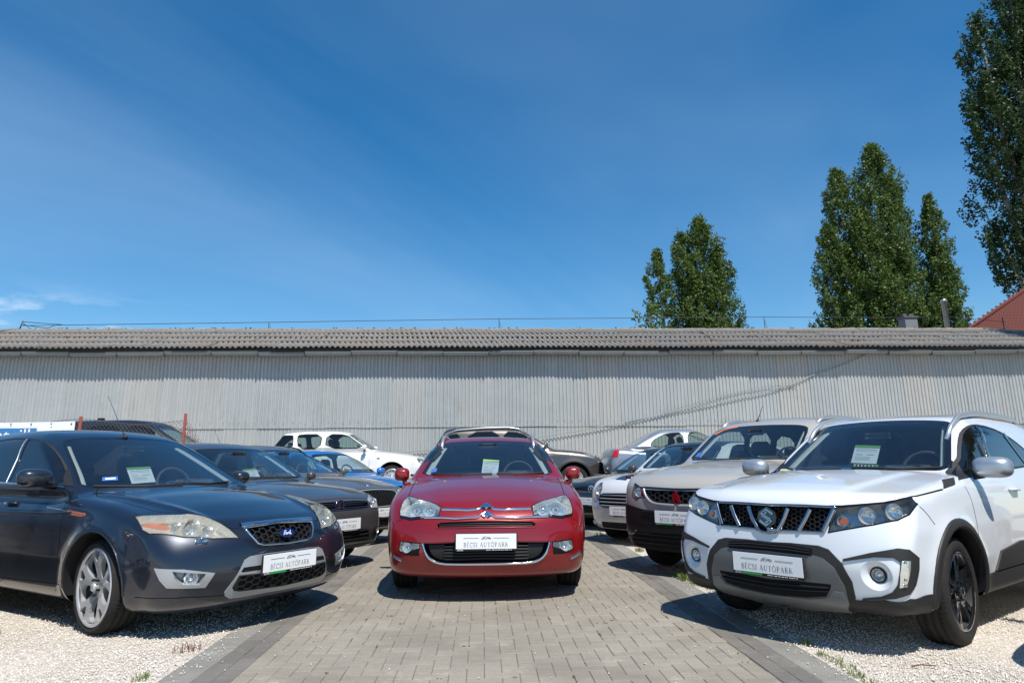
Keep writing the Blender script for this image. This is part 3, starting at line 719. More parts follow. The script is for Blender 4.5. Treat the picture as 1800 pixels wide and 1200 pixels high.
        for yc in (0, wbs):
            for sg in (1, -1):
                # inner wheel arch
                prof = []; V = []; Fc = []; x0, x1 = sg * (s.hw - .03), sg * (s.hw - .36)
                ring_ = [(yc + ra * math.cos(t), rw + ra * math.sin(t)) for t in np.linspace(-.25, math.pi + .25, 26)]
                fr = Frame(np.array([[sg * s.hw, yc, rw]]), (sg, 0, 0)); o3 = np.array([[sg * s.hw, y_, z_] for y_, z_ in ring_]); edge, _ = s.lift(fr, fr.to2(o3), .3, 60)
                n = len(ring_)
                for i, (y_, z_) in enumerate(ring_): V.append((edge[i][0] - sg * .002, y_, z_)); 
                for i, (y_, z_) in enumerate(ring_): V.append((x1, y_, z_))
                for i in range(n - 1): Fc.append((i, i + 1, n + i + 1, n + i) if sg < 0 else (i + 1, i, n + i, n + i + 1))
                V.append((x1, yc, rw)); 
                for i in range(n - 1): Fc.append((n + i, n + i + 1, 2 * n))
                mesh_obj('wheel_arch_liner', V, Fc, M('plastic'), s.root)
        return s.bodyobj
    def wheels(s, rimfn, rimr=.21, tyw=.21, steer=0.0, rear=True, mat='rimsilver', inset=.03, tread=False, front=(1, -1)):
        rw = s.P.get('rw', .32); wb = s.P['wb']
        for yc, sides in ((0, front), (wb, (1, -1) if rear else ())):
            for sg in sides:
                w = empty('wheel', (sg * (s.hw - inset), yc, rw - .004)); w.parent = s.root; w.rotation_euler = (random.uniform(0, 6) if yc else .35, 0, (steer if yc == 0 else 0) + (0 if sg > 0 else math.pi))
                n = 64; hwid = tyw; prof = []
                R1, R0 = rw, rimr + .012
                prof = [(R0 - .01, -.012), (R0 + .004, -.004), (R0 + .02, .0), (R0 + (R1 - R0) * .55, .006), (R1 - .022, -.004), (R1 - .008, -.014), (R1 - .001, -.030)]
                gr = [.28, .50, .72] if tread else []
                for g_ in gr:
                    xg = -.0 - hwid * g_; prof += [(R1, xg + .006), (R1 - .009, xg + .004), (R1 - .009, xg - .004), (R1, xg - .006)]
                prof += [(R1 - .001, -hwid + .030), (R1 - .01, -hwid + .012), (R0, -hwid)]
                V, Fc = lathe(prof, n)
                mesh_obj('tyre', V, Fc, M('tyre'), w)
                if tread:
                    tv = []
                    for i in range(72):
                        a = 2 * math.pi * i / 72
                        for xa, xb in ((-.012, -hwid * .26), (-hwid * .74, -hwid + .012)):
                            da = .011; pts = []
                            for rr_, aa in ((R1 + .0035, a - da), (R1 + .0035, a + da), (R1 - .006, a - da), (R1 - .006, a + da)):
                                for xx in (xa, xb):
                                    r_ = rr_ - (.010 if (xx == -.012 or xx == -hwid + .012) else 0); pts.append((xx, r_ * math.cos(aa), r_ * math.sin(aa)))
                            tv.append((pts, [(0, 1, 3, 2), (0, 4, 5, 1), (2, 3, 7, 6), (0, 2, 6, 4), (1, 5, 7, 3)]))
                    V, Fc = joinVF(tv); mesh_obj('tread_blocks', V, Fc, M('tyre'), w, smooth=False, kind='stuff')
                # rim barrel
                V, Fc = lathe([(rimr + .012, -.006), (rimr + .006, .002), (rimr - .004, .001), (rimr - .012, -.012)], 48)
                mesh_obj('rim', V, Fc, M('rimsilver' if mat != 'rimblack' else 'rimblack'), w)
                V, Fc = lathe([(rimr - .012, -.012), (rimr - .022, -.06), (rimr - .03, -.17)], 48); mesh_obj('rim_barrel', V, Fc, M('brake_and_shade'), w)  # barrel coloured dark to paint in the shade behind the spokes
                V, Fc = lathe([(.0, -.10), (.135, -.10), (.138, -.118), (.0, -.118)], 32); mesh_obj('brake_disc', V, Fc, M('brake_and_shade'), w)
                rimfn(w, rimr, mat)
    def plate(s, z, y=None, tilt=0.0, tm=True, green=True, ox=0.0):
        """dealer plate in its black holder"""
        if y is None:
            fr = Frame(np.array([[0, 0, z]]), (0, -1, 0)); q, _ = s.lift(fr, np.array([[.0, 0.0]]), 2.0, 200); y = q[0][1] - .028
            fr2 = np.array([[.2, 0, z]]); 
        e = empty('number_plate', (ox, y, z)); e.parent = s.root; e.rotation_euler = (tilt, 0, 0)
        V, Fc = box((0, .004, -.006), (.535, .014, .146), bev=.006); mesh_obj('plate_holder', V, Fc, M('plastic'), e, smooth=False)
        V, Fc = box((0, -.0045, 0), (.515, .003, .122), bev=.001); mesh_obj('plate_sheet', V, Fc, M('plate'), e, smooth=False)
        yy = -.0072
        parts = [lettering('BÉCSI AUTÓPARK', -.192, -.043, .034, .384, .0032, yy)]
        parts += [box((-.128, yy, .027), (.13, .001, .0022)), box((.128, yy, .027), (.13, .001, .0022))]
        parts += car_logo(0, .027, .9, yy)
        V, Fc = joinVF(parts); mesh_obj('lettering', V, Fc, M('ink'), e, smooth=False)
        V, Fc = box((-.115, -.0042, -.069), (.15, .002, .013)); mesh_obj('green_strip', V, Fc, M('green' if green else 'plastic'), e, smooth=False)
        prs = [box((.0 + .013 * i + (.004 if i % 4 == 0 else 0), -.0042, -.0695), (.009 if i % 3 else .006, .0015, .005)) for i in range(17)] + car_logo(-.222, -.069, .55, -.0046)
        V, Fc = joinVF(prs); mesh_obj('small_print', V, Fc, M('inkw'), e, smooth=False, kind='stuff')
        return e

def offset2(P, d):
    P = np.asarray(P, float); n = len(P); A = np.roll(P, 1, 0); B = np.roll(P, -1, 0)
    area = .5 * np.sum(P[:, 0] * B[:, 1] - B[:, 0] * P[:, 1]); sg = 1 if area > 0 else -1
    t1 = P - A; t2 = B - P; t1 /= np.maximum(np.linalg.norm(t1, axis=1), 1e-9)[:, None]; t2 /= np.maximum(np.linalg.norm(t2, axis=1), 1e-9)[:, None]
    n1 = np.stack([t1[:, 1], -t1[:, 0]], 1) * sg; n2 = np.stack([t2[:, 1], -t2[:, 0]], 1) * sg; m = n1 + n2; m /= np.maximum(np.linalg.norm(m, axis=1), 1e-9)[:, None]
    c = np.maximum((m * n1).sum(1), .5); return P + m * (d / c)[:, None]

# ------------------------------------------------------------------ strokes for lettering
def arc(cx, cy, rx, ry, a0, a1, n=8): return [(cx + rx * math.cos(R(a0 + (a1 - a0) * i / n)), cy + ry * math.sin(R(a0 + (a1 - a0) * i / n))) for i in range(n + 1)]
GL = {  # width, strokes (thickness factor, points) in a 1-high box
    'B': (.62, [(1.7, [(.14, 0), (.14, 1)]), (.7, [(0, 0), (.3, 0)]), (.7, [(0, 1), (.3, 1)]), (1.2, [(.14, 1), (.3, 1)] + arc(.3, .76, .22, .24, 90, -90) + [(.14, .52)]), (1.3, [(.3, .52)] + arc(.3, .26, .28, .26, 90, -90) + [(.14, 0)])]),
    'E': (.58, [(1.7, [(.14, 0), (.14, 1)]), (.7, [(0, 0), (.55, 0), (.57, .18)]), (.7, [(0, 1), (.5, 1), (.52, .84)]), (.7, [(.14, .52), (.42, .52)])]),
    'C': (.70, [(1.4, [(.66, .82)] + arc(.38, .5, .34, .5, 58, 302, 12) + [(.66, .18)]), (.7, [(.66, .74), (.66, .97)])]),
    'S': (.52, [(1.3, [(.44, .82)] + arc(.25, .75, .20, .25, 40, 250, 8) + arc(.25, .26, .22, .26, 70, -140, 8)), (.7, [(.45, .76), (.45, .96)]), (.7, [(.05, .04), (.05, .26)])]),
    'I': (.32, [(1.8, [(.16, 0), (.16, 1)]), (.7, [(0, 0), (.32, 0)]), (.7, [(0, 1), (.32, 1)])]),
    'A': (.78, [(.8, [(.08, 0), (.40, 1)]), (1.8, [(.40, 1), (.70, 0)]), (.7, [(.2, .36), (.58, .36)]), (.7, [(0, 0), (.2, 0)]), (.7, [(.58, 0), (.8, 0)])]),
    'U': (.78, [(1.7, [(.14, 1), (.14, .35)] + arc(.38, .33, .24, .33, 180, 270, 5)), (.8, arc(.38, .33, .24, .33, 270, 360, 5) + [(.62, 1)]), (.7, [(0, 1), (.28, 1)]), (.7, [(.5, 1), (.74, 1)])]),
    'T': (.68, [(1.8, [(.33, 0), (.33, 1)]), (.7, [(0, .82), (.02, 1), (.64, 1), (.66, .82)]), (.7, [(.2, 0), (.46, 0)])]),
    'O': (.80, [(1.4, arc(.40, .5, .36, .5, 0, 360, 18))]),
    'P': (.58, [(1.7, [(.14, 0), (.14, 1)]), (.7, [(0, 0), (.3, 0)]), (1.2, [(0, 1), (.28, 1)] + arc(.28, .73, .26, .27, 90, -90) + [(.14, .46)])]),
    'R': (.68, [(1.7, [(.14, 0), (.14, 1)]), (.7, [(0, 0), (.3, 0)]), (1.2, [(0, 1), (.28, 1)] + arc(.28, .75, .24, .25, 90, -90) + [(.14, .5)]), (1.7, [(.3, .5), (.64, 0)])]),
    'K': (.72, [(1.7, [(.14, 0), (.14, 1)]), (.7, [(0, 0), (.3, 0)]), (.7, [(0, 1), (.3, 1)]), (.8, [(.16, .46), (.6, 1)]), (1.7, [(.3, .6), (.68, 0)])]),
}
def stroke2(pts, w):
    P = np.array(pts, float); n = len(P); T = np.zeros_like(P)
    for i in range(n): T[i] = P[min(i + 1, n - 1)] - P[max(i - 1, 0)]
    T /= np.maximum(np.linalg.norm(T, axis=1), 1e-9)[:, None]; N = np.stack([-T[:, 1], T[:, 0]], 1) * w / 2
    return np.concatenate([P + N, P - N]), [(i, i + 1, n + i + 1, n + i) for i in range(n - 1)]
def lettering(txt, x0, z0, h, width, w, y):
    tot = 0; seq = []
    for ch in txt:
        if ch == ' ': tot += .42; continue
        b = {'É': 'E', 'Ó': 'O'}.get(ch, ch); seq.append((ch, b, tot)); tot += GL[b][0] + .16
    sx = width / tot; out = []
    for ch, b, ox in seq:
        st = list(GL[b][1])
        if ch in 'ÉÓ': st.append((1.0, [(.28, 1.13), (.46, 1.34)]))
        for tf, pts in st:
            p = [(x0 + (ox + a) * sx, z0 + c * h) for a, c in pts]; V, Fc = stroke2(p, w * tf * .62); out.append(([(a, y, c) for a, c in V], [f[::-1] for f in Fc]))
    return joinVF(out)
def car_logo(cx, cz, s, y):
    """little line drawing of two cars seen side on"""
    out = []
    for pts, w in (([(-.045, -.008), (-.035, .004), (-.022, .012), (-.004, .013), (.01, .006)], .003), ([(-.045, -.009), (-.02, -.009)], .0035), ([(-.012, -.009), (.004, -.007), (.008, .004), (.03, .007), (.044, .001), (.046, -.008), (.03, -.009)], .004), ([(-.028, .0), (-.01, .002)], .007), ([(.012, -.002), (.034, -.003)], .006)):
        V, Fc = stroke2([(cx + a * s, cz + c * s) for a, c in pts], w * s); out.append(([(a, y, c) for a, c in V], [f[::-1] for f in Fc]))
    return out

# ------------------------------------------------------------------ rims (wheel space: x outwards, spokes in the yz plane)
def rim_face(w, outer_r, holes, zf, mat, thick=.03, name='spokes'):
    n = 48; out = [(outer_r * math.cos(2 * math.pi * i / n), outer_r * math.sin(2 * math.pi * i / n)) for i in range(n)]
    V, Fc = slab(out, holes, zf, thick, grid=.022)
    V = [(p[2], p[0], p[1]) for p in V]; return mesh_obj(name, V, Fc, M(mat), w, smooth=False)
def rotp(P, a): c, s = math.cos(a), math.sin(a); return [(c * x - s * y, s * x + c * y) for x, y in P]
def hub(w, mat, r=.03, n=5, x=.004):
    V, Fc = lathe([(0, x + .004), (r * .8, x + .003), (r, x - .006), (r, x - .03)], 20); mesh_obj('hub_cap', V, Fc, M(mat), w)
    bs = []
    for i in range(n):
        a = 2 * math.pi * (i + .5) / n; V, Fc = lathe([(0, x - .008), (.009, x - .008), (.010, x - .03)], 8); bs.append(([(p[0], p[1] + .055 * math.cos(a), p[2] + .055 * math.sin(a)) for p in V], Fc))
    V, Fc = joinVF(bs); mesh_obj('wheel_bolts', V, Fc, M('gloss'), w, smooth=False)
def rim_y5(w, r, mat):     # five broad spokes forking towards the rim
    holes = []
    for i in range(5):
        a = 2 * math.pi * (i + .5) / 5
        big = [(.062, -.012), (.09, -.034), (.145, -.050), (.190, -.040), (.204, 0), (.190, .040), (.145, .050), (.09, .034), (.062, .012)]
        k = r / .222; holes.append(rotp([(x * k, y * k) for x, y in soften(big)], a))
        sm = [(.160, -.016), (.206, -.036), (.214, 0), (.206, .036), (.160, .016), (.145, 0)]
        holes.append(rotp([(x * k, y * k) for x, y in soften(sm)], a + math.pi / 5))
    rim_face(w, r - .003, holes, lambda x, y: -.012 - .05 * (1 - np.hypot(x, y) / r) ** 2 + .010 * np.cos(5 * np.arctan2(y, x)) * (np.hypot(x, y) / r), mat, .035)
    hub(w, mat)
def rim_twist5(w, r, mat):   # five double spokes, gloss black
    holes = []
    for i in range(5):
        a = 2 * math.pi * (i + .5) / 5; k = r / .222
        holes.append(rotp([(x * k, y * k) for x, y in soften([(.070, -.022), (.205, -.078), (.214, 0), (.205, .078), (.070, .022)])], a))
        holes.append(rotp([(x * k, y * k) for x, y in soften([(.115, -.004), (.208, -.022), (.208, .022), (.115, .004)])], a + math.pi / 5))
    rim_face(w, r - .003, holes, lambda x, y: -.010 - .035 * (1 - np.hypot(x, y) / r) ** 2, mat, .035); hub(w, mat)
def rim_5(w, r, mat):
    holes = []
    for i in range(5):
        a = 2 * math.pi * (i + .5) / 5; k = r / .222
        holes.append(rotp([(x * k, y * k) for x, y in soften([(.080, -.030), (.195, -.085), (.212, 0), (.195, .085), (.080, .030)])], a))
    rim_face(w, r - .003, holes, lambda x, y: -.012 - .03 * (1 - np.hypot(x, y) / r) ** 2, mat, .03); hub(w, mat)
def rim_steel(w, r, mat):
    holes = []
    for i in range(12):
        a = 2 * math.pi * i / 12; holes.append([(.145 * math.cos(a) + .016 * math.cos(t), .145 * math.sin(a) + .016 * math.sin(t)) for t in np.linspace(0, 2 * math.pi, 8, endpoint=False)])
    rim_face(w, r - .003, holes, lambda x, y: -.02 + .012 * np.cos(np.hypot(x, y) / r * 5), mat, .02); hub(w, mat)

# ------------------------------------------------------------------ bits every car has
def rbox_obj(name, c, s, mat, parent, bev=.03, sub=2):
    V, Fc = box((0, 0, 0), s, bev=bev); o = mesh_obj(name, V, Fc, mat, parent); o.location = c
    m = o.modifiers.new('s', 'SUBSURF'); m.levels = m.render_levels = sub; return o
def cabin(car, y_dash, z_dash, y_seat, lhd=1, mat='interior', seat='seat', rear=True, rz=None, zs=0.0, floor=.35):
    g = car.root; hw = car.hw
    rbox_obj('dashboard', (0, y_dash, z_dash - .14), (hw * 1.62, .42, .30), M(mat), g, .10)
    rbox_obj('instrument_hood', (.36 * lhd, y_dash + .05, z_dash + .03), (.36, .26, .11), M(mat), g, .05)
    V, Fc = lathe([(.175 + .014 * math.cos(t), .014 * math.sin(t)) for t in np.linspace(0, 2 * math.pi, 9)], 28, 'z')
    o = mesh_obj('steering_wheel', V, Fc, M(mat), g); o.location = (.36 * lhd, y_dash + .36, z_dash + .02); o.rotation_euler = (R(66), 0, 0)
    V, Fc = joinVF([box((0, 0, -.01), (.33, .03, .02)), box((0, -.07, -.01), (.03, .15, .02)), box((0, 0, -.02), (.13, .10, .05), bev=.015)])
    o2 = mesh_obj('steering_wheel_hub', V, Fc, M(mat), o)
    V, Fc = box((0, (y_seat + 1.1), floor), (hw * 1.7, 2.9, .04)); mesh_obj('cabin_floor', V, Fc, M('interior'), g, smooth=False)
    for x in (-.37, .37):
        e = empty('seat', (x, y_seat, 0)); e.parent = g
        rbox_obj('seat_cushion', (0, -.05, .50 + zs), (.50, .50, .16), M(seat), e, .06)
        b = rbox_obj('seat_back', (0, .26, .80 + zs), (.48, .14, .62), M(seat), e, .06); b.rotation_euler = (R(-17), 0, 0)
        h = rbox_obj('headrest', (0, .37, 1.20 + zs), (.27, .10, .19), M(seat), e, .045); h.rotation_euler = (R(-12), 0, 0)
    if rear:
        e = empty('rear_seat', (0, y_seat + .95, 0)); e.parent = g
        rbox_obj('seat_cushion', (0, 0, .50 + zs), (1.25, .48, .16), M(seat), e, .06); b = rbox_obj('seat_back', (0, .30, .80 + zs), (1.25, .14, .58), M(seat), e, .06); b.rotation_euler = (R(-17), 0, 0)
        for x in (-.42, .42): h = rbox_obj('headrest', (x, .40, 1.14 + zs), (.25, .08, .14), M(seat), e, .03)
    if rz:
        e = rbox_obj('rear_view_mirror', (0, rz[0], rz[1]), (.23, .03, .065), M('plastic'), g, .02)
def mirror(car, P, mat, size=(.10, .075, .06), side=1, arm=True, base='plastic', stalk=None):
    """door mirror: housing, glass and arm"""
    e = empty('door_mirror', (side * P[0], P[1], P[2])); e.parent = car.root
    a, b, c = size
    def Fh(x, y, z):
        yy = (y - b * .25) / b
        q = (np.abs(x / a) ** 3.0 + np.abs(z / c) ** 3.0 + np.abs(np.minimum(yy, 0) / 1.0) ** 2.2) ** (1 / 2.6) - 1
        return smax(q * .07, (y - b * .45), .012)
    V, Q = surface_net(Fh, (-a * 1.2, -b * 1.4, -c * 1.2), (a * 1.2, b * 1.1, c * 1.2), .010)
    mesh_obj('mirror_housing', V, Q, M(mat), e)
    V = [(a * .86 * math.copysign(abs(math.cos(t)) ** .6, math.cos(t)), b * .47, c * .84 * math.copysign(abs(math.sin(t)) ** .6, math.sin(t))) for t in np.linspace(0, 2 * math.pi, 25)[:-1]]
    mesh_obj('mirror_glass', V, [tuple(range(24))[::-1]], M('chrome'), e, smooth=False)
    if arm:
        st = stalk or (-.14, .02, -.07)
        V, Fc = tube([(-side * a * .4, 0, -c * .5), (side * st[0] * .6, st[1] * .5, st[2] * .9), (side * st[0] * 1.25, st[1], st[2])], [.03, .024, .03], 10); mesh_obj('mirror_arm', V, Fc, M(base), e)
    return e
def wiper(car, A, B, C):
    P = [A, B]; car.line('wiper', np.array([A, B, C]), .011, M('rubber'), h=.012, sink=0, soft=0)
def antenna(car, base, tip, r=.003):
    e = empty('antenna', base); e.parent = car.root
    b = np.array(base); t = np.array(tip)
    V, Fc = tube([(0, 0, -.004), (0, .0, .012), tuple((t - b) * .10)], [.024, .018, .008], 10); mesh_obj('antenna_base', V, Fc, M('rubber'), e)
    V, Fc = tube([tuple((t - b) * .08), tuple(t - b)], [r * 1.2, r * .6], 6); mesh_obj('antenna_rod', V, Fc, M('rubber'), e)
def badge_disc(car, c, n, rx, rz, mat, th=.006, ring=None, name='badge'):
    """oval badge set on the nose; local plane faces n"""
    n = np.asarray(n, float); n /= np.linalg.norm(n); e = empty(name, tuple(c)); e.parent = car.root
    e.rotation_euler = (math.atan2(-n[2], -n[1]) * -1 if False else math.asin(max(-1, min(1, -n[2]))) * 1.0, 0, 0)
    def disc(rx_, rz_, y, m, nm, rim=.004):
        k = 32; V = [(0, -y, 0)] + [(rx_ * .97 * math.cos(t), -y, rz_ * .97 * math.sin(t)) for t in np.linspace(0, 2 * math.pi, k, endpoint=False)] + [(rx_ * math.cos(t), -y + rim, rz_ * math.sin(t)) for t in np.linspace(0, 2 * math.pi, k, endpoint=False)]
        Fc = [(0, 1 + i, 1 + (i + 1) % k) for i in range(k)] + [(1 + i, 1 + k + i, 1 + k + (i + 1) % k, 1 + (i + 1) % k) for i in range(k)]
        Fc = [f[::-1] for f in Fc] if False else Fc
        return mesh_obj(nm, V, Fc, m, e, smooth=False)
    if ring: disc(rx * ring, rz * ring, th * .6, M('chrome'), 'badge_ring', .012)
    disc(rx, rz, th, M(mat), 'badge_face', .012); return e, th
def strokes_obj(name, strokes, mat, parent, y, th=.003):
    """thick strokes in the xz plane, raised towards -y"""
    vs = []
    for w, pts in strokes:
        V, Fc = stroke2(pts, w); n = len(V); h = n // 2
        A = [(a, y, c) for a, c in V]; B = [(a, y + th, c) for a, c in V]
        fs = [f[::-1] for f in Fc]; loop = list(range(h)) + list(range(h, n))[::-1]
        for i in range(len(loop)):
            a, b = loop[i], loop[(i + 1) % len(loop)]; fs.append((a, b, n + b, n + a))
        vs.append((A + B, fs))
    V, Fc = joinVF(vs); return mesh_obj(name, V, Fc, M(mat), parent, smooth=False)

# ------------------------------------------------------------------ authoring in the car's own front, side and top views
def _pv(car, pts, o, d, f):
    fr = Frame(np.array([o]), d); q, _ = car.lift(fr, fr.to2(np.array([f(*p) for p in pts])), 1.6, 260); return q
def front(car, pts, y=-.6): return _pv(car, pts, (0, y, .6), (0, -1, 0), lambda x, z: (x, y, z))
def side(car, pts, sg=1): return _pv(car, pts, (sg * .6, 1, .8), (sg, 0, 0), lambda y, z: (sg * .6, y, z))
def top(car, pts): return _pv(car, pts, (0, 0, 1.0), (0, 0, 1), lambda x, y: (x, y, 1.0))
def symP(P, c0=True):
    """closed symmetric outline out of one half running from the middle round to the middle"""
    P = np.array(P, float).copy(); P[0, 0] = 0; P[-1, 0] = 0; return np.vstack([P, (P * mir)[::-1][1:-1]])
def rs_(P, st=.04, it=0): return resample(soften(P, True, it) if it else P, st)
def hexmesh(car, P, wx, wz, wall, mat, rel=-.016, parent=None, name='grille_mesh', d=(0, -1, 0), row=None):
    fr = car.frame(P, d); o2 = fr.to2(P); lo, hi = o2.min(0), o2.max(0); holes = []; inn = offset2(o2, -wall * .6)
    r = 0; z = lo[1]
    while z < hi[1] + wz:
        x = lo[0] + (wx / 2 if r % 2 else 0)
        while x < hi[0] + wx:
            a, b = wx / 3.1 - wall * .55, wz - wall * .5
            h = np.array([(x - a, z), (x - a * .55, z - b), (x + a * .55, z - b), (x + a, z), (x + a * .55, z + b), (x - a * .55, z + b)])
            kin = pip(inn, h)
            if kin.all(): holes.append(h)
            elif kin.sum() >= 3:
                h2_ = h.copy(); h2_[~kin] = nearest(inn, h[~kin])[0]; c0 = h2_.mean(0); h2_ = c0 + (h2_ - c0) * .97
                A_ = lambda q: abs(.5 * np.sum(q[:, 0] * np.roll(q[:, 1], -1) - np.roll(q[:, 0], -1) * q[:, 1]))
                if A_(h2_) > .3 * A_(h) and np.linalg.norm(h2_ - np.roll(h2_, 1, 0), axis=1).min() > 1e-4: holes.append(h2_)
            x += wx * 1.0
        z += wz; r += 1
    g = car.patch(name, P, M(mat), parent=parent, holes=holes, fr=fr, rel=rel, thick=.012, grid=9)
    return g
def glassing(car, outl, mat, name, ring=.035, d=None, ringmat='frit', sink=.003, tint=None):
    P = rs_(outl, .05, 1); car.cut(P, d); g = car.patch(name, P, M(mat), off=-sink, thick=0, d=d, grid=.06)
    car.ring('glass_border', P, ring, M(ringmat), off=-sink + .0012, thick=.001, d=d, outw=.004, parent=g); return g
def rot_to(e, d):
    e.rotation_mode = 'QUATERNION'; e.rotation_quaternion = Vector(d).to_track_quat('Z', 'Y')
def bowl(parent, p, d, r, depth=.06, mat='reflector', lens=.5, name='reflector'):
    """round reflector with a projector lens"""
    V, Fc = lathe([(r, 0), (r * .96, -.004), (r * .8, -depth * .55), (r * .45, -depth * .95), (.001, -depth)], 28, 'z'); o = mesh_obj(name, V, Fc, M(mat), parent); o.location = tuple(p); rot_to(o, d)
    if lens:
        V, Fc = lathe([(.001, -depth + .052 * lens + r * .35 * lens), (r * lens * .6, -depth + .045 * lens + r * .28 * lens), (r * lens, -depth + .02), (r * lens, -depth)], 20, 'z')
        q = mesh_obj('bulb', V, Fc, M('chrome'), parent); q.location = tuple(p); rot_to(q, d)
    return o
def lamp(car, P, bowls=(), depth=.07, lens='lens', housing='housing', amber=None, both=True, name='headlight', d=(0, -1, .1), gap=True, dd=None):
    P = rs_(P, .03); out = []
    for sg in ((1, -1) if both else (1,)):
        m = np.array([sg, 1, 1]); Q = P * m if sg > 0 else (P * m)[::-1]
        h = empty(name, (0, 0, 0)); h.parent = car.root; D = np.array(dd if dd is not None else car.n(P).sum(0)) * m; D = D / np.linalg.norm(D)
        car.cut(Q, D); car.liner('lamp_housing', Q, depth, M(housing), parent=h, d=D, taper=.006)
        for b in bowls:
            c = np.array(b[0]) * m; bowl(h, c - np.array(car.n(c[None])[0]) * .012 - D * .006, np.array(d) * m, b[1], *b[2:])
        if amber is not None:
            A = np.asarray(amber) * m; A = A if sg > 0 else A[::-1]; car.patch('indicator', rs_(A, .03, 1), M('amber'), off=-.010, thick=.004, parent=h)
        car.patch('lens', Q, M(lens), off=.0015, thick=.0, parent=h, d=D, grid=.03)
        if gap: car.ring('lamp_edge', Q, .004, M('gap'), off=.001, thick=.001, d=D, outw=.005, parent=h)
        out.append(h)
    return out
def gapline(car, P, both=True, w=.0075, name='panel_gap', **k):
    car.line(name, P, w, M('gap'), h=.0008, sink=.001, **k)
    if both: car.line(name, np.asarray(P) * mir, w, M('gap'), h=.0008, sink=.001, **k)
def arch_trim(car, w=.05, mat='cladding', h=.012, a0=-8, a1=188, dr=0.0):
    g = car.P; rw = g['rw']; ra = g.get('ra', rw + .055)
    for yc in (0, g['wb']):
        for sg in (1, -1):
            q = side(car, [(yc + (ra + w / 2 + dr) * math.cos(R(t)), rw + (ra + w / 2 + dr) * math.sin(R(t))) for t in np.linspace(a0, a1, 26)], sg)
            car.line('wheel_arch_trim', q, w, M(mat), h=h, soft=0)
def handle(car, y, z, mat, sgs=(1, -1)):
    for sg in sgs:
        q = side(car, [(y, z), (y + .19, z)], sg); e = empty('door_handle', (0, 0, 0)); e.parent = car.root
        V, Fc = tube([tuple(q[0] + np.array([sg * .005, 0, 0])), tuple(q[0] * .8 + q[1] * .2 + np.array([sg * .03, 0, 0])), tuple(q[0] * .2 + q[1] * .8 + np.array([sg * .03, 0, 0])), tuple(q[1] + np.array([sg * .005, 0, 0]))], [.012, .015, .015, .012], 8)
        mesh_obj('handle_grip', V, Fc, M(mat), e)
def vwbadge(car, x, z, r, y=None):
    q = front(car, [(x, z)])[0]; e = empty('badge', tuple(q + np.array([0, -.012, 0]))); e.parent = car.root; e.rotation_euler = (-.12, 0, 0)
    V, Fc = lathe([(.001, .004), (r * .9, .004), (r * .97, .001), (r, .02)], 28, 'y'); mesh_obj('badge_disc', V, Fc, M('gloss'), e)
    ringp = [(r * .93 * math.cos(t), r * .93 * math.sin(t)) for t in np.linspace(0, 2 * math.pi, 25)]
    w = r * .16
    strokes_obj('emblem', [(w, ringp), (w, [(-r * .42, r * .78), (0, r * .08), (r * .42, r * .78)]), (w, [(-r * .84, r * .30), (-r * .42, -r * .74), (0, r * .0), (r * .42, -r * .74), (r * .84, r * .30)])], 'chrome', e, -.006, .008)
    return e
def fordbadge(car, x, z, rx):
    q = front(car, [(x, z)])[0]; e = empty('badge', tuple(q + np.array([0, -.016, 0]))); e.parent = car.root; e.rotation_euler = (-.25, 0, 0); rz = rx * .42
    def ell(k, y0, y1, m, nm):
        n = 32; V = [(0, y0, 0)] + [(rx * k * math.cos(t), y0, rz * (k if k < 1.1 else 1 + (k - 1) * 2) * math.sin(t)) for t in np.linspace(0, 2 * math.pi, n, endpoint=False)] + [(rx * (k + .03) * math.cos(t), y1, rz * (k + .05) * math.sin(t)) for t in np.linspace(0, 2 * math.pi, n, endpoint=False)]
        Fc = [(0, 1 + (i + 1) % n, 1 + i) for i in range(n)] + [(1 + i, 1 + (i + 1) % n, 1 + n + (i + 1) % n, 1 + n + i) for i in range(n)]
        Fc = [f[::-1] for f in Fc]
        mesh_obj(nm, V, Fc, M(m), e, smooth=False)
    ell(1.0, -.004, .02, 'chrome', 'badge_ring'); ell(.86, -.007, -.004, 'badgeblue', 'badge_face')
    s_ = rx * .55; w = rx * .055
    st = [(w * 1.3, [(-.95, -.30), (-.80, -.32), (-.66, .25), (-.50, .42), (-.25, .46)]), (w, [(-.80, .05), (-.50, .08)]), (w * 1.2, arc(-.30, -.12, .15, .17, 0, 360, 12)), (w * 1.2, [(-.02, -.30), (.05, .05), (.12, .02), (.24, .08)]), (w * 1.2, arc(.42, -.12, .15, .17, 0, 360, 12)), (w * 1.3, [(.60, .48), (.56, -.1), (.62, -.30), (.8, -.25)])]
    strokes_obj('emblem', [(a, [(x_ * s_ * 1.0, z_ * s_ * .85) for x_, z_ in p]) for a, p in st], 'inkw', e, -.0085, .002)
    return e

def pillar_trim(c, W_, i0=2, i1=5, w=.07):
    """pale inner trim of the windscreen pillars, seen through the glass"""
    P = np.array(W_[i0:i1 + 1], float); P[:, 0] -= .045; P = P[np.argsort(P[:, 2])]; P[0] = P[0] * .85 + P[1] * .15
    for m in (1, -1): c.line('pillar_trim', P * np.array([m, 1, 1]), w, M('trimlight'), h=.004, base=-.045, sink=.01, soft=0)
def tagit(o, **k):
    for a, b in k.items(): o[a] = b
    return o
rng = np.random.default_rng(11)
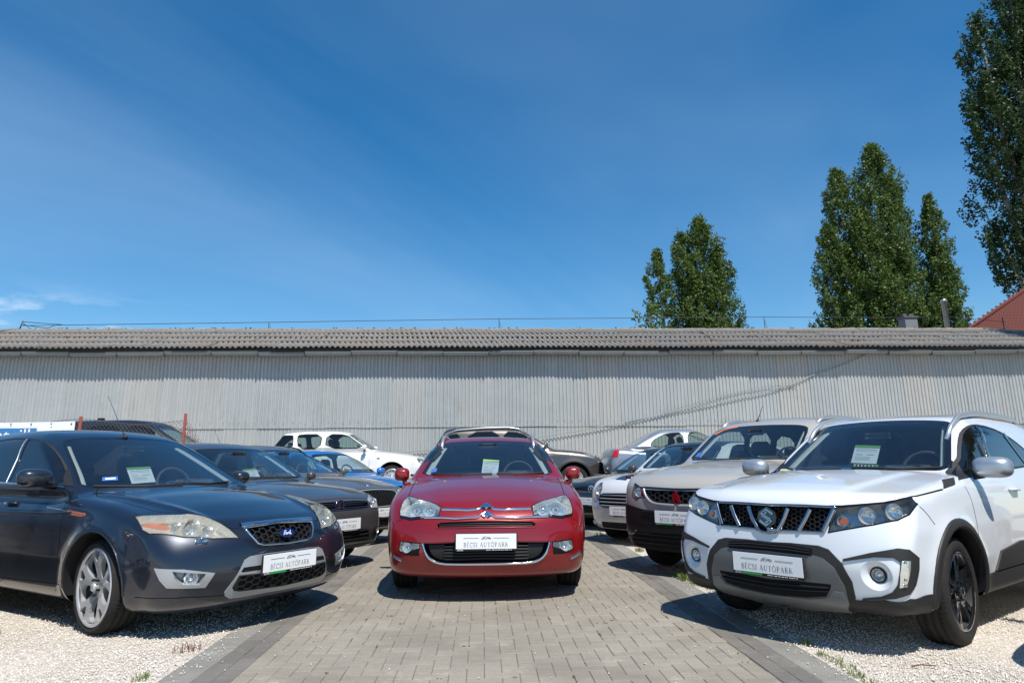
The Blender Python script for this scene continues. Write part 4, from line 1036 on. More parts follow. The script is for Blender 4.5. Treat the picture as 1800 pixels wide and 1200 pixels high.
# ------------------------------------------------------------------ ground
def gz(y): return .55 * np.clip((np.asarray(y, float) - 14.6) / 2.6, 0, 1) ** 1.0
def sheet_grid(name, xs, ys, dz, mat, zf=None, **k):
    X, Y = np.meshgrid(xs, ys, indexing='ij'); Z = gz(Y) + dz + (zf(X, Y) if zf else 0); V = np.stack([X, Y, Z], -1).reshape(-1, 3); n, m = len(xs), len(ys)
    i, j = np.meshgrid(np.arange(n - 1), np.arange(m - 1), indexing='ij'); a = (i * m + j).ravel(); Fc = np.stack([a, a + m, a + m + 1, a + 1], 1)
    return mesh_obj(name, V, Fc, mat, **k)
t = NT('rough_ground'); t.set(Base_Color=t.mix(t.noise(.5, 6, .7), (.17, .155, .13), (.30, .28, .24)), Roughness=.95); t.bump(t.noise(8, 6, .7), .5, .03); ground_m = t.m
t = NT('limestone_gravel')
cellc = t.node('ShaderNodeTexVoronoi'); cellc.inputs['Scale'].default_value = 90; t.l.new(t.coord(), cellc.inputs['Vector'])
cb = t.node('ShaderNodeSeparateColor'); t.l.new(cellc.outputs['Color'], cb.inputs[0])
base = t.ramp(cb.outputs[0], [(0, (.44, .39, .33)), (.2, (.58, .52, .45)), (.55, (.70, .64, .57)), (.9, (.80, .76, .70)), (1, (.48, .38, .31))])
edge = t.ramp(cellc.outputs['Distance'], [(.25, 1.0), (.75, .6)])
big = t.ramp(t.noise(.9, 5, .6), [(.3, (.82, .80, .77)), (.7, (1.08, 1.07, 1.05))])
c_ = t.mix(1.0, t.mix(1.0, base, edge, 'MULTIPLY'), big, 'MULTIPLY'); t.set(Base_Color=c_, Roughness=.9); t.bump(t.math('SUBTRACT', 1.0, cellc.outputs['Distance']), .8, .005); gravel_m = t.m
V, Fc = [], []
g_obj = sheet_grid('ground', np.array([-300., -60, -30, -24, 24, 30, 60, 300]), np.array([-200., -40, -10, 0, 5, 10, 14.6, 15.9, 17.2, 20, 24, 60, 200, 1200]), -.03, ground_m, smooth=False, kind='structure')
gl = sheet_grid('gravel_yard', np.linspace(-16, -1.80, 60), np.concatenate([np.linspace(-6, 14.6, 90), np.linspace(14.9, 23.4, 20)]), -.006, gravel_m, lambda X, Y: .012 * np.sin(X * 2.1 + 1) * np.sin(Y * 1.7) * np.clip(-X - 1.9, 0, 1), kind='structure')
gr = sheet_grid('gravel_yard', np.linspace(2.03, 20, 70), np.concatenate([np.linspace(-6, 14.6, 90), np.linspace(14.9, 23.4, 20)]), -.006, gravel_m, lambda X, Y: .012 * np.sin(X * 2.1 + 1) * np.sin(Y * 1.7) * np.clip(X - 2.1, 0, 1), kind='structure')
# loose stones of the gravel
def stones(name, pts, smin, smax, mat, **k):
    n = len(pts); b = np.array([(1, 0, 0), (0, 1, 0), (-1, 0, 0), (0, -1, 0), (0, 0, .75), (0, 0, -.6)], float)
    F0 = np.array([(0, 1, 4), (1, 2, 4), (2, 3, 4), (3, 0, 4), (1, 0, 5), (2, 1, 5), (3, 2, 5), (0, 3, 5)])
    S = rng.uniform(smin, smax, (n, 1, 1)) * rng.uniform(.65, 1.25, (n, 6, 1)); A = rng.uniform(0, 6.28, n); ca, sa = np.cos(A), np.sin(A)
    P = b[None] * S; X = P[..., 0] * ca[:, None] - P[..., 1] * sa[:, None]; Y = P[..., 0] * sa[:, None] + P[..., 1] * ca[:, None]; tilt = rng.uniform(-.5, .5, (n, 1))
    Z = P[..., 2] + X * tilt; V = np.stack([X + pts[:, 0:1], Y + pts[:, 1:2], Z + pts[:, 2:3]], -1).reshape(-1, 3); Fc = (F0[None] + (np.arange(n) * 6)[:, None, None]).reshape(-1, 3)
    me = bpy.data.meshes.new(name); fast_mesh(me, V, Fc); me.materials.append(mat)
    o = bpy.data.objects.new(name, me); COL.objects.link(o); tagit(o, **k); return o
t = NT('gravel_stone'); w = t.node('ShaderNodeTexVoronoi'); w.inputs['Scale'].default_value = 40; t.l.new(t.coord(), w.inputs['Vector']); cb = t.node('ShaderNodeSeparateColor'); t.l.new(w.outputs['Color'], cb.inputs[0])
t.set(Base_Color=t.ramp(cb.outputs[0], [(0, (.48, .42, .36)), (.25, (.64, .58, .51)), (.6, (.75, .70, .63)), (.93, (.82, .79, .74)), (1, (.46, .34, .27))]), Roughness=.85); stone_m = t.m
def scatter(n, x0, x1, y0, y1, p=2.0):
    y = y0 + (y1 - y0) * rng.random(n) ** p; x = rng.uniform(x0, x1, n); return np.stack([x, y, np.full(n, .003)], 1)
p1 = scatter(34000, -5.4, -1.83, 3.9, 8.5, 1.7); p2 = scatter(34000, 2.05, 5.0, 3.7, 8.5, 1.7)
stones('loose_gravel', np.vstack([p1, p2]), .0032, .0080, stone_m, kind='stuff', label='pale crushed limestone gravel beside the paved lane', category='gravel')
p3 = scatter(150, -1.79, 2.0, 4.0, 11, 1.5); p3[:, 2] = .008; pe = np.vstack([np.stack([rng.normal(-1.74, .07, 380), rng.uniform(4, 9, 380), np.full(380, .010)], 1), np.stack([rng.normal(1.99, .05, 240), rng.uniform(4, 9, 240), np.full(240, .010)], 1)])
stones('stray_gravel', np.vstack([p3, pe]), .003, .0075, stone_m, kind='stuff', label='stray white gravel chips strewn over the grey paving', category='gravel')
# ------------------------------------------------------------------ paving
def concrete_m(name, a, b, sc_=14, wear=.5):
    t = NT(name); r = t.rnd(); gp_ = t.node('ShaderNodeNewGeometry').outputs['Position']; n = t.noise(sc_, 6, .7, gp_); n2 = t.noise(1.3, 5, .65, gp_)
    f = t.math('ADD', t.math('MULTIPLY', n, .55), t.math('MULTIPLY', r, .40), clamp=True); c = t.mix(f, a, b)
    c = t.mix(t.math('MULTIPLY', t.ramp(n2, [(.40, 0.0), (.66, 1.0)]), wear), c, tuple(x * .62 for x in a)); c = t.mix(t.math('MULTIPLY', t.ramp(t.noise(3.1, 6, .7, gp_), [(.58, 0.0), (.66, 1.0)]), .35), c, tuple(min(.5, x * 1.35) for x in b)); c = t.mix(t.math('MULTIPLY', t.ramp(t.noise(17, 4, .7, gp_), [(.68, 0.0), (.74, 1.0)]), .5), c, (.12, .07, .035)); sp = t.ramp(t.noise(220, 2, .5, gp_), [(.35, (.75, .75, .75)), (.6, (1.1, 1.1, 1.1))])
    t.set(Base_Color=t.mix(1.0, c, sp, 'MULTIPLY'), Roughness=.88); t.bump(t.noise(180, 4, .7, gp_), .35, .002); return t.m
pav_m = concrete_m('grey_paver_concrete', (.240, .212, .170), (.330, .298, .246)); dark_m = concrete_m('dark_paver_concrete', (.145, .132, .115), (.205, .190, .168)); kerb_m = concrete_m('kerb_concrete', (.22, .21, .185), (.29, .28, .25))
t = NT('joint_sand'); t.set(Base_Color=t.mix(t.noise(9, 5, .7), (.07, .062, .05), (.20, .18, .15)), Roughness=1); sand_m = t.m
Y0P, Y1P = 2.9, 17.4
lane = sheet_grid('paved_lane', np.array([-1.80, 2.03]), np.concatenate([[Y0P], np.linspace(14.6, 17.3, 6)]), -.004, sand_m, smooth=False, kind='structure')
def brick_vf(x0, x1, y0, y1, zt, b=.0035, hgt=.02, z0=None, tilt=(0, 0)):
    g = .0016; x0 += g; x1 -= g; y0 += g; y1 -= g; cx, cy = (x0 + x1) / 2, (y0 + y1) / 2; zg = float(gz(cy))
    def z(x, y, d=0): return zg + (float(gz(y)) - zg if y1 - y0 > .3 else 0) + zt + tilt[0] * (x - cx) + tilt[1] * (y - cy) - d
    V = [(x, y, z(x, y)) for x, y in ((x0 + b, y0 + b), (x1 - b, y0 + b), (x1 - b, y1 - b), (x0 + b, y1 - b))] + [(x, y, z(x, y, b * .8)) for x, y in ((x0, y0), (x1, y0), (x1, y1), (x0, y1))] + [(x, y, z(x, y, hgt)) for x, y in ((x0, y0), (x1, y0), (x1, y1), (x0, y1))]
    return V, [(0, 1, 2, 3), (4, 5, 1, 0), (5, 6, 2, 1), (6, 7, 3, 2), (7, 4, 0, 3), (8, 9, 5, 4), (9, 10, 6, 5), (10, 11, 7, 6), (11, 8, 4, 7)]
w_ = .10; XL, XR = -1.39, 1.62; cells = []
nx = int(round((XR - XL) / w_ + .5)); ny = int((Y1P - Y0P) / w_)
for i in range(-1, nx + 1):
    for j in range(-1, ny + 1):
        k = (i - j) % 4
        if k == 0: r = (XL + i * w_, XL + (i + 2) * w_, Y0P + j * w_, Y0P + (j + 1) * w_)
        elif k == 3: r = (XL + i * w_, XL + (i + 1) * w_, Y0P + j * w_, Y0P + (j + 2) * w_)
        else: continue
        r = (max(r[0], XL), min(r[1], XR), max(r[2], Y0P), min(r[3], Y1P))
        if r[1] - r[0] > .03 and r[3] - r[2] > .03: cells.append(r)
def inview(x, y): return y > 3.9 and abs((x * math.cos(PS) - y * math.sin(PS)) / (y * math.cos(PS) + x * math.sin(PS))) < .74
cells.sort(key=lambda r: r[2]); near = []; rest = []; shared = {}
def place_piece(name, r, zt, mat, parent, tilt=(0, 0), hgt=.02, b=.0035):
    key = (round(r[1] - r[0], 3), round(r[3] - r[2], 3), name)
    if key not in shared:
        V, Fc = brick_vf(0, r[1] - r[0], 0, r[3] - r[2], 0, b, hgt); V = [(x, y, z) for x, y, z in V]; me = bpy.data.meshes.new(name); me.from_pydata(V, [], Fc); me.materials.append(mat); shared[key] = me
    o = bpy.data.objects.new(name, shared[key]); COL.objects.link(o); o.parent = parent; o.location = (r[0], r[2], zt + float(gz((r[2] + r[3]) / 2))); o.rotation_euler = (tilt[1], -tilt[0], 0); return o
for r in cells:
    zt = random.uniform(.000, .0028); tl = (random.uniform(-.008, .008), random.uniform(-.008, .008))
    if len(near) < 298 and inview((r[0] + r[1]) / 2, r[2]): near.append(place_piece('paver', r, zt, pav_m, lane, tl))
    elif r[2] > 3.6: rest.append(brick_vf(*r, zt, tilt=tl))
V, Fc = joinVF(rest); mesh_obj('paving', V, Fc, pav_m, lane, smooth=False, kind='stuff')
for nm, xs, x_ in (('dark_edging', (1.62, 1.725), 1.83), ('dark_edging', (-1.61, -1.50), -1.39)):
    e = empty(nm, (0, 0, 0), kind='structure'); yy = 3.3
    ed = [xs[0], xs[1], x_]
    for c_i in range(2):
        y = 3.3 - c_i * .1
        while y < 14.6: place_piece('edging_block', (ed[c_i], ed[c_i + 1], y, y + .2), random.uniform(-.001, .003), dark_m, e, (random.uniform(-.012, .012), random.uniform(-.008, .008))); y += .2
for x0, x1 in ((1.83, 2.03), (-1.81, -1.61)):
    e = empty('kerb_line', (0, 0, 0), kind='structure'); y = 3.1
    while y < 14.6: place_piece('kerbstone', (x0, x1, y, y + 1.0), random.uniform(-.001, .004), kerb_m, e, (random.uniform(-.015, .015), 0), .05, .008); y += 1.0
jm = []
for _ in range(150):
    r = random.choice(cells[:1500]); side_ = random.random() < .5; cx_ = r[0] + (0 if side_ else random.uniform(0, r[1] - r[0])); cy_ = r[2] + (random.uniform(0, r[3] - r[2]) if side_ else 0); s_ = random.uniform(.003, .009); cl = random.randint(1, 4)
    for q in range(cl): jm.append(box((cx_ + random.gauss(0, .004 if side_ else .02), cy_ + random.gauss(0, .02 if side_ else .004), .003), (s_, s_ * random.uniform(.6, 1.8), .005), random.uniform(0, 3)))
V, Fc = joinVF(jm); mesh_obj('joint_moss', V, Fc, simple('dry_moss', (.11, .065, .03), 1, var=.6, vs=60), smooth=False, kind='stuff', label='dry brown moss and crumbs caught in the paving joints', category='moss')
# ------------------------------------------------------------------ grass tufts
t = NT('grass_blade'); t.set(Base_Color=t.mix(t.noise(30, 3, .6), (.07, .14, .02), (.22, .24, .06)), Roughness=.7); grass_m = t.m
bl = []
def tuft(cx, cy, n, r, h):
    for _ in range(n):
        a = random.uniform(0, 6.28); rr = r * random.random() ** .5; x, y = cx + rr * math.cos(a), cy + rr * math.sin(a) * 1.6; b = random.uniform(0, 6.28); L = h * random.uniform(.4, 1.1); lean = random.uniform(.1, .8) * L; z = float(gz(y))
        dx, dy = math.cos(b), math.sin(b); w = .0022; bl.append(([(x - dy * w, y + dx * w, z), (x + dy * w, y - dx * w, z), (x + dx * lean * .4 + dy * w * .8, y + dy * lean * .4 - dx * w * .8, z + L * .6), (x + dx * lean * .4 - dy * w * .8, y + dy * lean * .4 + dx * w * .8, z + L * .6), (x + dx * lean, y + dy * lean, z + L)], [(0, 1, 2, 3), (3, 2, 4)]))
for (x, y, n, r, h) in [(2.10, 4.90, 60, .035, .05), (2.08, 4.62, 50, .03, .035), (2.09, 4.35, 50, .05, .03), (2.07, 4.20, 60, .04, .03), (2.10, 4.5, 50, .05, .03), (2.07, 4.06, 40, .04, .03), (2.06, 7.5, 320, .09, .07), (2.14, 7.25, 420, .12, .075), (2.2, 7.0, 300, .12, .06), (2.28, 6.8, 160, .12, .045), (2.05, 7.8, 120, .07, .05), (2.1, 9.9, 130, .06, .06), (1.95, 12.0, 160, .14, .06), (-1.92, 4.42, 60, .04, .04), (2.08, 6.5, 60, .07, .035), (2.1, 11.4, 100, .1, .06)]: tuft(x, y, n, r, h)
V, Fc = joinVF(bl); mesh_obj('grass_tufts', V, Fc, grass_m, smooth=False, kind='stuff', label='small green grass tufts along the kerb edge', category='grass')
t = NT('dry_weed'); t.set(Base_Color=(.16, .07, .035), Roughness=.9); bl = []; tuft(-1.93, 5.02, 40, .06, .05); tuft(-1.86, 5.04, 16, .04, .06); V, Fc = joinVF(bl); mesh_obj('dead_weed', V, Fc, t.m, smooth=False, label='small dried brown weed on the gravel by the left kerb', category='weed')
V, Fc = tube([(2.46, 4.32, .010), (2.52, 4.33, .014), (2.60, 4.32, .009)], .004, 6); mesh_obj('twig', V, Fc, t.m, label='short dark twig lying on the gravel at lower right', category='twig')
# ------------------------------------------------------------------ shed
YW = 23.5; ZE = 4.75
t = NT('corrugated_steel'); r = t.rnd(); gp_ = t.node('ShaderNodeNewGeometry').outputs['Position']; n = t.noise(.5, 5, .6, gp_); st = t.noise(1.0, 5, .65, t.map(gp_, (9, 9, .35)))
c = t.mix(n, (.325, .35, .355), (.415, .435, .44)); c = t.mix(t.math('MULTIPLY', t.math('POWER', r, 3.0), .55), c, (.45, .42, .38)); c = t.mix(t.math('MULTIPLY', t.ramp(st, [(.45, 0.0), (.8, 1.0)]), .45), c, (.25, .25, .235))
sz = t.node('ShaderNodeSeparateXYZ'); t.l.new(t.coord(), sz.inputs[0]); 
c = t.mix(t.math('MULTIPLY', t.ramp(t.noise(3, 6, .7, t.map(gp_, (1, 1, .25))), [(.60, 0.0), (.72, 1.0)]), .4), c, (.22, .17, .12)); t.set(Base_Color=c, Roughness=.55, Metallic=.15); t.bump(t.noise(2.2, 2, .5, gp_), .35, .04); wall_m = t.m
def wall_panel_mesh(z0, z1, pitch=.120, nr=9):
    pr = []
    for i in range(nr): x = i * pitch; pr += [(x, 0), (x + .020, -.030), (x + .072, -.030), (x + .092, 0)]
    pr.append((nr * pitch + .02, 0.0)); zs = np.linspace(z0, z1, 2); V = [(x, y, z) for z in zs for x, y in pr]; m = len(pr); me = bpy.data.meshes.new('wall_sheet'); me.from_pydata(V, [], [(i, i + 1, m + i + 1, m + i) for i in range(m - 1)]); me.materials.append(wall_m); return me
shed = empty('corrugated_shed', (0, YW, 0), label='long low shed clad in grey corrugated sheets behind the cars', category='shed')
mu, ml = wall_panel_mesh(2.33, ZE + .1), wall_panel_mesh(.3, 2.37)
for i in range(44):
    x = -23.5 + i * 1.08
    for me, dy in ((mu, 0), (ml, .022)):
        o = bpy.data.objects.new('wall_sheet', me); COL.objects.link(o); o.parent = shed; o.location = (x, random.uniform(-.006, .006) + dy - (.002 if i % 2 else 0), random.uniform(-.012, .012)); o.rotation_euler = (random.uniform(-.0015, .0015), random.uniform(-.001, .001), random.uniform(-.006, .006))
V, Fc = box((0, .12, 2.5), (47, .1, 4.5)); mesh_obj('wall_frame', V, Fc, M('void'), shed, smooth=False)
# screws
sv = []
for i in range(150): sv.append(box((-17 + i * .24 + random.uniform(-.05, .05), -.034, 2.50 + random.uniform(-.02, .02)), (.018, .012, .018)))
V, Fc = joinVF(sv); mesh_obj('screws', V, Fc, simple('rusty_screw', (.12, .10, .09), .7), shed, smooth=False, kind='stuff')
# gutter
gut_m = simple('zinc_gutter', (.15, .165, .17), .55, .3, .1, 30, .5, 3)
gp = [(.085 * math.cos(a), .085 * math.sin(a)) for a in np.linspace(math.pi * 1.0, math.pi * 2.0, 9)]
pr = [(-.085, .03), (-.096, .035), (-.100, .022)][::-1] + gp + [(.085, .03)]
n = len(pr); V = [(x, y, z) for x in (0, 1.485) for y, z in pr]; gme = bpy.data.meshes.new('gutter_length'); gme.from_pydata(V, [], [(i, n + i, n + i + 1, i + 1) for i in range(n - 1)]); gme.materials.append(gut_m)
bme = bpy.data.meshes.new('gutter_bracket'); Vb, Fb = joinVF([box((0, .0, -.028), (.032, .20, .13), bev=.01)]); bme.from_pydata(Vb, [], Fb); bme.materials.append(simple('dark_bracket', (.04, .04, .04), .7))
for i in range(30):
    x = -22.3 + i * 1.5; zz_ = ZE - .02 + .02 * math.sin(i * 1.7)
    o = bpy.data.objects.new('gutter_length', gme); COL.objects.link(o); o.parent = shed; o.location = (x, -.36, zz_); o.rotation_euler = (0, random.uniform(-.006, .006), 0)
    o = bpy.data.objects.new('gutter_bracket', bme); COL.objects.link(o); o.parent = shed; o.location = (x - .008, -.36, zz_); o.rotation_euler = (0, 0, 0)
V, Fc = box((0, -.22, ZE + .06), (46, .03, .14)); mesh_obj('fascia_board', V, Fc, simple('dark_fascia', (.05, .052, .055), .8, var=.5), shed, smooth=False)
# roof sheets
t = NT('old_fibre_cement'); gp_ = t.node('ShaderNodeNewGeometry').outputs['Position']; n = t.noise(2.2, 6, .72, gp_); r = t.rnd(); c = t.mix(n, (.13, .125, .117), (.31, .298, .28)); c = t.mix(t.math('MULTIPLY', r, .6), c, (.24, .20, .155)); c = t.mix(t.math('MULTIPLY', t.ramp(t.noise(9, 6, .75, gp_), [(.5, 0.0), (.68, 1.0)]), .75), c, (.075, .070, .062)); c = t.mix(t.math('MULTIPLY', t.ramp(t.noise(24, 4, .7, gp_), [(.66, 0.0), (.74, 1.0)]), .8), c, (.38, .37, .33))
t.set(Base_Color=c, Roughness=.95); t.bump(t.noise(30, 5, .7), .6, .012); roof_m = t.m
YR_, ZR_ = 26.5, 6.12; YE_, ZE_ = 22.98, 4.90; SL = math.hypot(YR_ - YE_, ZR_ - ZE_); AN = math.atan2(ZR_ - ZE_, YR_ - YE_); NR = 4; LEN = SL / NR + .10
wv = .177; nw = 6; xs = np.linspace(0, nw * wv + .04, nw * 10 + 1); prz = .034 * np.cos(xs / wv * 2 * math.pi)
V = [(x, y, z + d) for d in (0, -.009) for y in (0, LEN) for x, z in zip(xs, prz)]; m = len(xs); Fc = [(i, i + 1, m + i + 1, m + i) for i in range(m - 1)] + [(2 * m + i + 1, 2 * m + i, i, i + 1) for i in range(m - 1)]
rme = bpy.data.meshes.new('roof_sheet'); rme.from_pydata(V, [], Fc); rme.materials.append(roof_m); rme.polygons.foreach_set('use_smooth', [True] * (m - 1) + [False] * (m - 1))
slope = empty('roof_slope', (0, YE_ - YW, ZE_)); slope.parent = shed; slope.rotation_euler = (AN, 0, 0)
for rr in range(NR):
    for i in range(41):
        x = -19.6 + i * nw * wv + rr * .06 - (rr % 2) * .03
        lim_r = 21.6 - rr * .62; lim_l = -19.2 + rr * .55
        if x + nw * wv > lim_r + .7 or x < lim_l - .3: continue
        o = bpy.data.objects.new('roof_sheet', rme); COL.objects.link(o); o.parent = slope; o.location = (x + random.uniform(-.012, .012), rr * SL / NR + random.uniform(-.05, .05), rr * .004 + .010 + random.uniform(0, .008)); o.rotation_euler = (R(-.7) - .010 + random.uniform(-.004, .004), random.uniform(-.003, .003), random.uniform(-.006, .006))
# ridge
for i in range(76):
    x = -17.4 + i * .49
    if x > 19.6: break
    V, Fc = tube([(x, 0, 0), (x + .5, 0, 0)], [.085, .10], 10) if False else tube([(0, 0, 0), (.51, 0, 0)], [.080, .092], 10)
    if i == 0: kme = bpy.data.meshes.new('ridge_cap'); kme.from_pydata(V, [], Fc); kme.materials.append(roof_m)
    o = bpy.data.objects.new('ridge_cap', kme); COL.objects.link(o); o.parent = shed; o.location = (x, YR_ - YW, ZR_ - .02 + random.uniform(-.015, .012)); o.rotation_euler = (random.uniform(0, 6), random.uniform(-.02, .02), 0)
for sx, x0 in ((1, 19.6), (-1, -17.4)):
    V, Fc = tube([(x0, YR_ - YW, ZR_), (x0 + sx * 4.2, YE_ - YW - .02, ZE_ + .03)], .085, 8); mesh_obj('hip_cap', V, Fc, roof_m, shed)
    V = [(x0, YR_ - YW, ZR_ - .03), (x0 + sx * 4.2, YE_ - YW, ZE_ - .03), (x0 + sx * 4.2, YR_ - YW + 3.5, ZE_ - .03), (x0, YE_ - YW, ZE_ - .08)]; mesh_obj('hip_slope', V, [(0, 1, 2)], roof_m, shed, smooth=False)
V = [(-17.4, YR_ - YW, ZR_ - .04), (19.6, YR_ - YW, ZR_ - .04), (23.8, YR_ - YW + 3.5, ZE_), (-21.6, YR_ - YW + 3.5, ZE_)]; mesh_obj('rear_slope', V, [(0, 1, 2, 3)], roof_m, shed, smooth=False)
# moss and leaves lying on the ridge and in the laps
mv = []
for _ in range(170):
    x = random.uniform(-17, 19); v = random.choice([1, 1, 1, .75, .5, .25]); y = v * SL - .02; s_ = random.uniform(.02, .05)
    mv.append(box((x, YE_ - YW + y * math.cos(AN), ZE_ + y * math.sin(AN) + .05 + (.03 if v == 1 else 0)), (s_ * 1.6, s_, s_ * .9), random.uniform(0, 3)))
V, Fc = joinVF(mv); mesh_obj('moss', V, Fc, simple('dark_moss', (.05, .045, .03), 1, var=.6), shed, smooth=False, kind='stuff')
# sagging cable along the wall
cab = [(13.1, 4.68), (12.3, 4.34), (11.29, 4.03), (10.08, 3.56), (8.6, 3.24), (7.15, 2.97), (4.67, 2.43), (1.87, 1.98), (0, 1.76), (-1.98, 1.58), (-2.88, 1.51), (-5, 1.42)]
P_ = soften(np.array([(x, 23.5 - .065 - .02 * math.exp(-((x - 5) / 6) ** 2), z) for x, z in cab]), False, 2); V, Fc = tube(P_, .014, 8); mesh_obj('hanging_cable', V, Fc, simple('pale_cable', (.26, .27, .27), .6), label='thick pale cable sagging across the shed wall from the eaves', category='cable')
P_ = soften(np.array([(x, 23.43, z + (.10 if i > 0 else 0) + .10 * math.sin(min(i, 5))) for i, (x, z) in enumerate([(10.6, 3.62), (9.6, 3.44), (8.6, 3.25), (7.15, 2.97), (5.6, 2.60), (4.67, 2.40)])]), False, 2); V, Fc = tube(P_, .010, 6); mesh_obj('thin_cable', V, Fc, simple('grey_cable', (.22, .22, .22), .6), label='thin second cable looping just above the thick pale one', category='cable')
# wire above the ridge with its stays
wire_m = simple('dark_wire', (.05, .055, .06), .5, .5)
WZ = [(-17.14, 6.30), (-8.07, 6.42), (.62, 6.55), (10.94, 6.62), (15.6, 6.60), (18.9, 6.62)]
e = empty('roof_wire', (0, YR_, 0), label='thin wire strung over the shed ridge on short stays', category='wire')
V, Fc = tube([(x, 0, z) for x, z in WZ], .011, 6); mesh_obj('wire', V, Fc, wire_m, e)
for x, z in WZ[1:4]: V, Fc = joinVF([tube([(x, 0, 6.1), (x, 0, z + .03)], .013, 6), tube([(x, 0, z - .02), (x + .10, 0, 6.12)], .007, 5)]); mesh_obj('stay', V, Fc, wire_m, e)
for P_ in ([(-17.25, 0, 5.95), (-17.12, 0, 6.48)], [(-17.12, 0, 6.40), (-16.5, 0, 5.98)], [(-17.1, 0, 6.33), (-16.2, 0, 6.20), (-15.8, 0, 6.36)], [(-17.1, 0, 6.44), (-15.7, 0, 6.34)], [(-17.15, 0, 6.2), (-19.5, 0, 5.95)]):
    V, Fc = tube(P_, .022 if P_[0][0] == -17.25 else .012, 6); mesh_obj('bracket_arm', V, Fc, wire_m, e)
V, Fc = tube([(18.6, 0, 6.60), (19.6, 0, 6.52), (20.6, 0, 6.42)], .009, 5); mesh_obj('wire', V, Fc, wire_m, e)
V, Fc = tube([(20.5, 0, 5.9), (20.5, 0, 6.6)], .02, 6); mesh_obj('stay', V, Fc, wire_m, e)
V, Fc = lathe([(.10, 0), (.10, 2.6), (.125, 2.6), (.125, 2.72), (.0, 2.74)], 20, 'z'); o = mesh_obj('chimney_pipe', V, Fc, simple('galvanised_pipe', (.40, .42, .44), .35, .8), label='upright galvanised flue pipe behind the shed ridge', category='flue'); o.location = (19.25, 28.0, 4.95)
ch = empty('chimney', (17.72, 28.2, 0), label='low rendered chimney stack behind the shed ridge', category='chimney')
V, Fc = box((0, 0, 5.9), (.52, .5, 2.0)); mesh_obj('stack', V, Fc, simple('grey_render', (.15, .16, .175), .9, var=.3), ch, smooth=False)
V, Fc = box((0, 0, 6.92), (.60, .58, .07)); mesh_obj('stack_cap', V, Fc, simple('dark_slab', (.12, .12, .13), .9), ch, smooth=False)
V, Fc = joinVF([box((dx, 0, 7.02), (.16, .2, .14)) for dx in (-.15, .12)]); mesh_obj('chimney_pot', V, Fc, simple('dark_pot', (.09, .085, .085), .9), ch, smooth=False)
# ------------------------------------------------------------------ tiled house on the right
t = NT('red_roof_tile'); r = t.noise(6, 5, .7); c = t.mix(r, (.07, .011, .007), (.14, .024, .013)); c = t.mix(t.math('MULTIPLY', t.ramp(t.noise(1.5, 5, .7), [(.5, 0.0), (.8, 1.0)]), .6), c, (.06, .018, .012)); t.set(Base_Color=c, Roughness=.75); tile_m = t.m
hs_ = empty('tiled_house', (24.9, 34, .02), label='red tiled house roof rising beyond the right end of the shed', category='house'); hs_.scale = (.755, .755, .755)
V, Fc = box((6.5, 5.5, 4.1), (17, 8.6, 8.2)); mesh_obj('wall', V, Fc, simple('cream_render', (.55, .50, .42), .9, var=.2), hs_, smooth=False)
tv = []
for j in range(26):
    z = 8.3 + .27 * j - 0; y = -1.0 + .26 * j; x0 = -3.6 + .545 * j
    for i in range(int((14 - x0) / .26)):
        a = np.array([x0 + i * .26, y, z]); b = a + (.26, 0, 0); m_ = (a + b) / 2 + (0, -.05, .06); u_ = np.array([0, .29, .30]); tv.append(([a, m_, b, b + u_, m_ + u_, a + u_], [(0, 1, 4, 5), (1, 2, 3, 4)]))
V, Fc = joinVF(tv); mesh_obj('roof_tiles', V, Fc, tile_m, hs_, smooth=False, kind='stuff')
mesh_obj('roof_underlay', [(-3.7, -.95, 8.24), (14, -.95, 8.24), (14, 5.6, 15.06), (10.1, 5.6, 15.06)], [(0, 1, 2, 3)], tile_m, hs_, smooth=False)
V, Fc = tube([(-3.6, -1.0, 8.38), (-3.6 + .545 * 25, -1.0 + .26 * 25, 8.38 + .27 * 25)], .13, 8); mesh_obj('hip_tiles', V, Fc, tile_m, hs_)
tv = []
for j in range(12):
    for i in range(16):
        a = np.array([.9 + i * .3 + j * .26, -5.0 + j * .22, 7.6 + j * .26]); u_ = np.array([.26, .25, .29]); m_ = a + (.15, -.05, .06); b = a + (.3, 0, 0); tv.append(([a, m_, b, b + u_, m_ + u_, a + u_], [(0, 1, 4, 5), (1, 2, 3, 4)]))
V, Fc = joinVF(tv); mesh_obj('roof_tiles', V, Fc, simple('orange_roof_tile', (.30, .065, .028), .75, var=.3), hs_, smooth=False, kind='stuff')
V, Fc = tube([(.85, -5.1, 7.7), (4.0, -2.4, 10.85)], .14, 6); mesh_obj('verge_board', V, Fc, simple('weathered_board', (.36, .34, .31), .8, var=.4), hs_)
# ------------------------------------------------------------------ fence and banner
post_m = simple('rusty_red_post', (.15, .030, .018), .85, var=.5, vs=24)
fe = empty('wire_fence', (0, 13.6, 0), label='chain link fence between rusty red posts on the left', category='fence')
for x, zt in ((-7.47, 2.08), (-5.56, 2.12), (-9.6, 2.08)):
    V, Fc = joinVF([tube([(x, 0, .0), (x, 0, zt)], .030, 8)]); mesh_obj('post', V, Fc, post_m, fe)
wv_ = []
st_ = .075; x0f, x1f = -11.0, -5.56; z0f, z1f = .35, 2.02
def fz(x): return 0.03 * math.sin(x * 2.3) - .05 * math.sin((x + 7.47) / 1.91 * math.pi) ** 2
n_ = int((x1f - x0f) / st_)
for i in range(n_ + 1):
    for sg in (1, -1):
        pts = []; z = z0f if False else 1.3; k = 0; x = x0f + i * st_
        while z < z1f:
            pts.append((x + (st_ / 2 if k % 2 else 0) * sg, .01 * sg * (1 if k % 2 else -1), z + fz(x))); z += st_ * .55; k += 1
        wv_.append(tube(pts, .0032, 3, False))
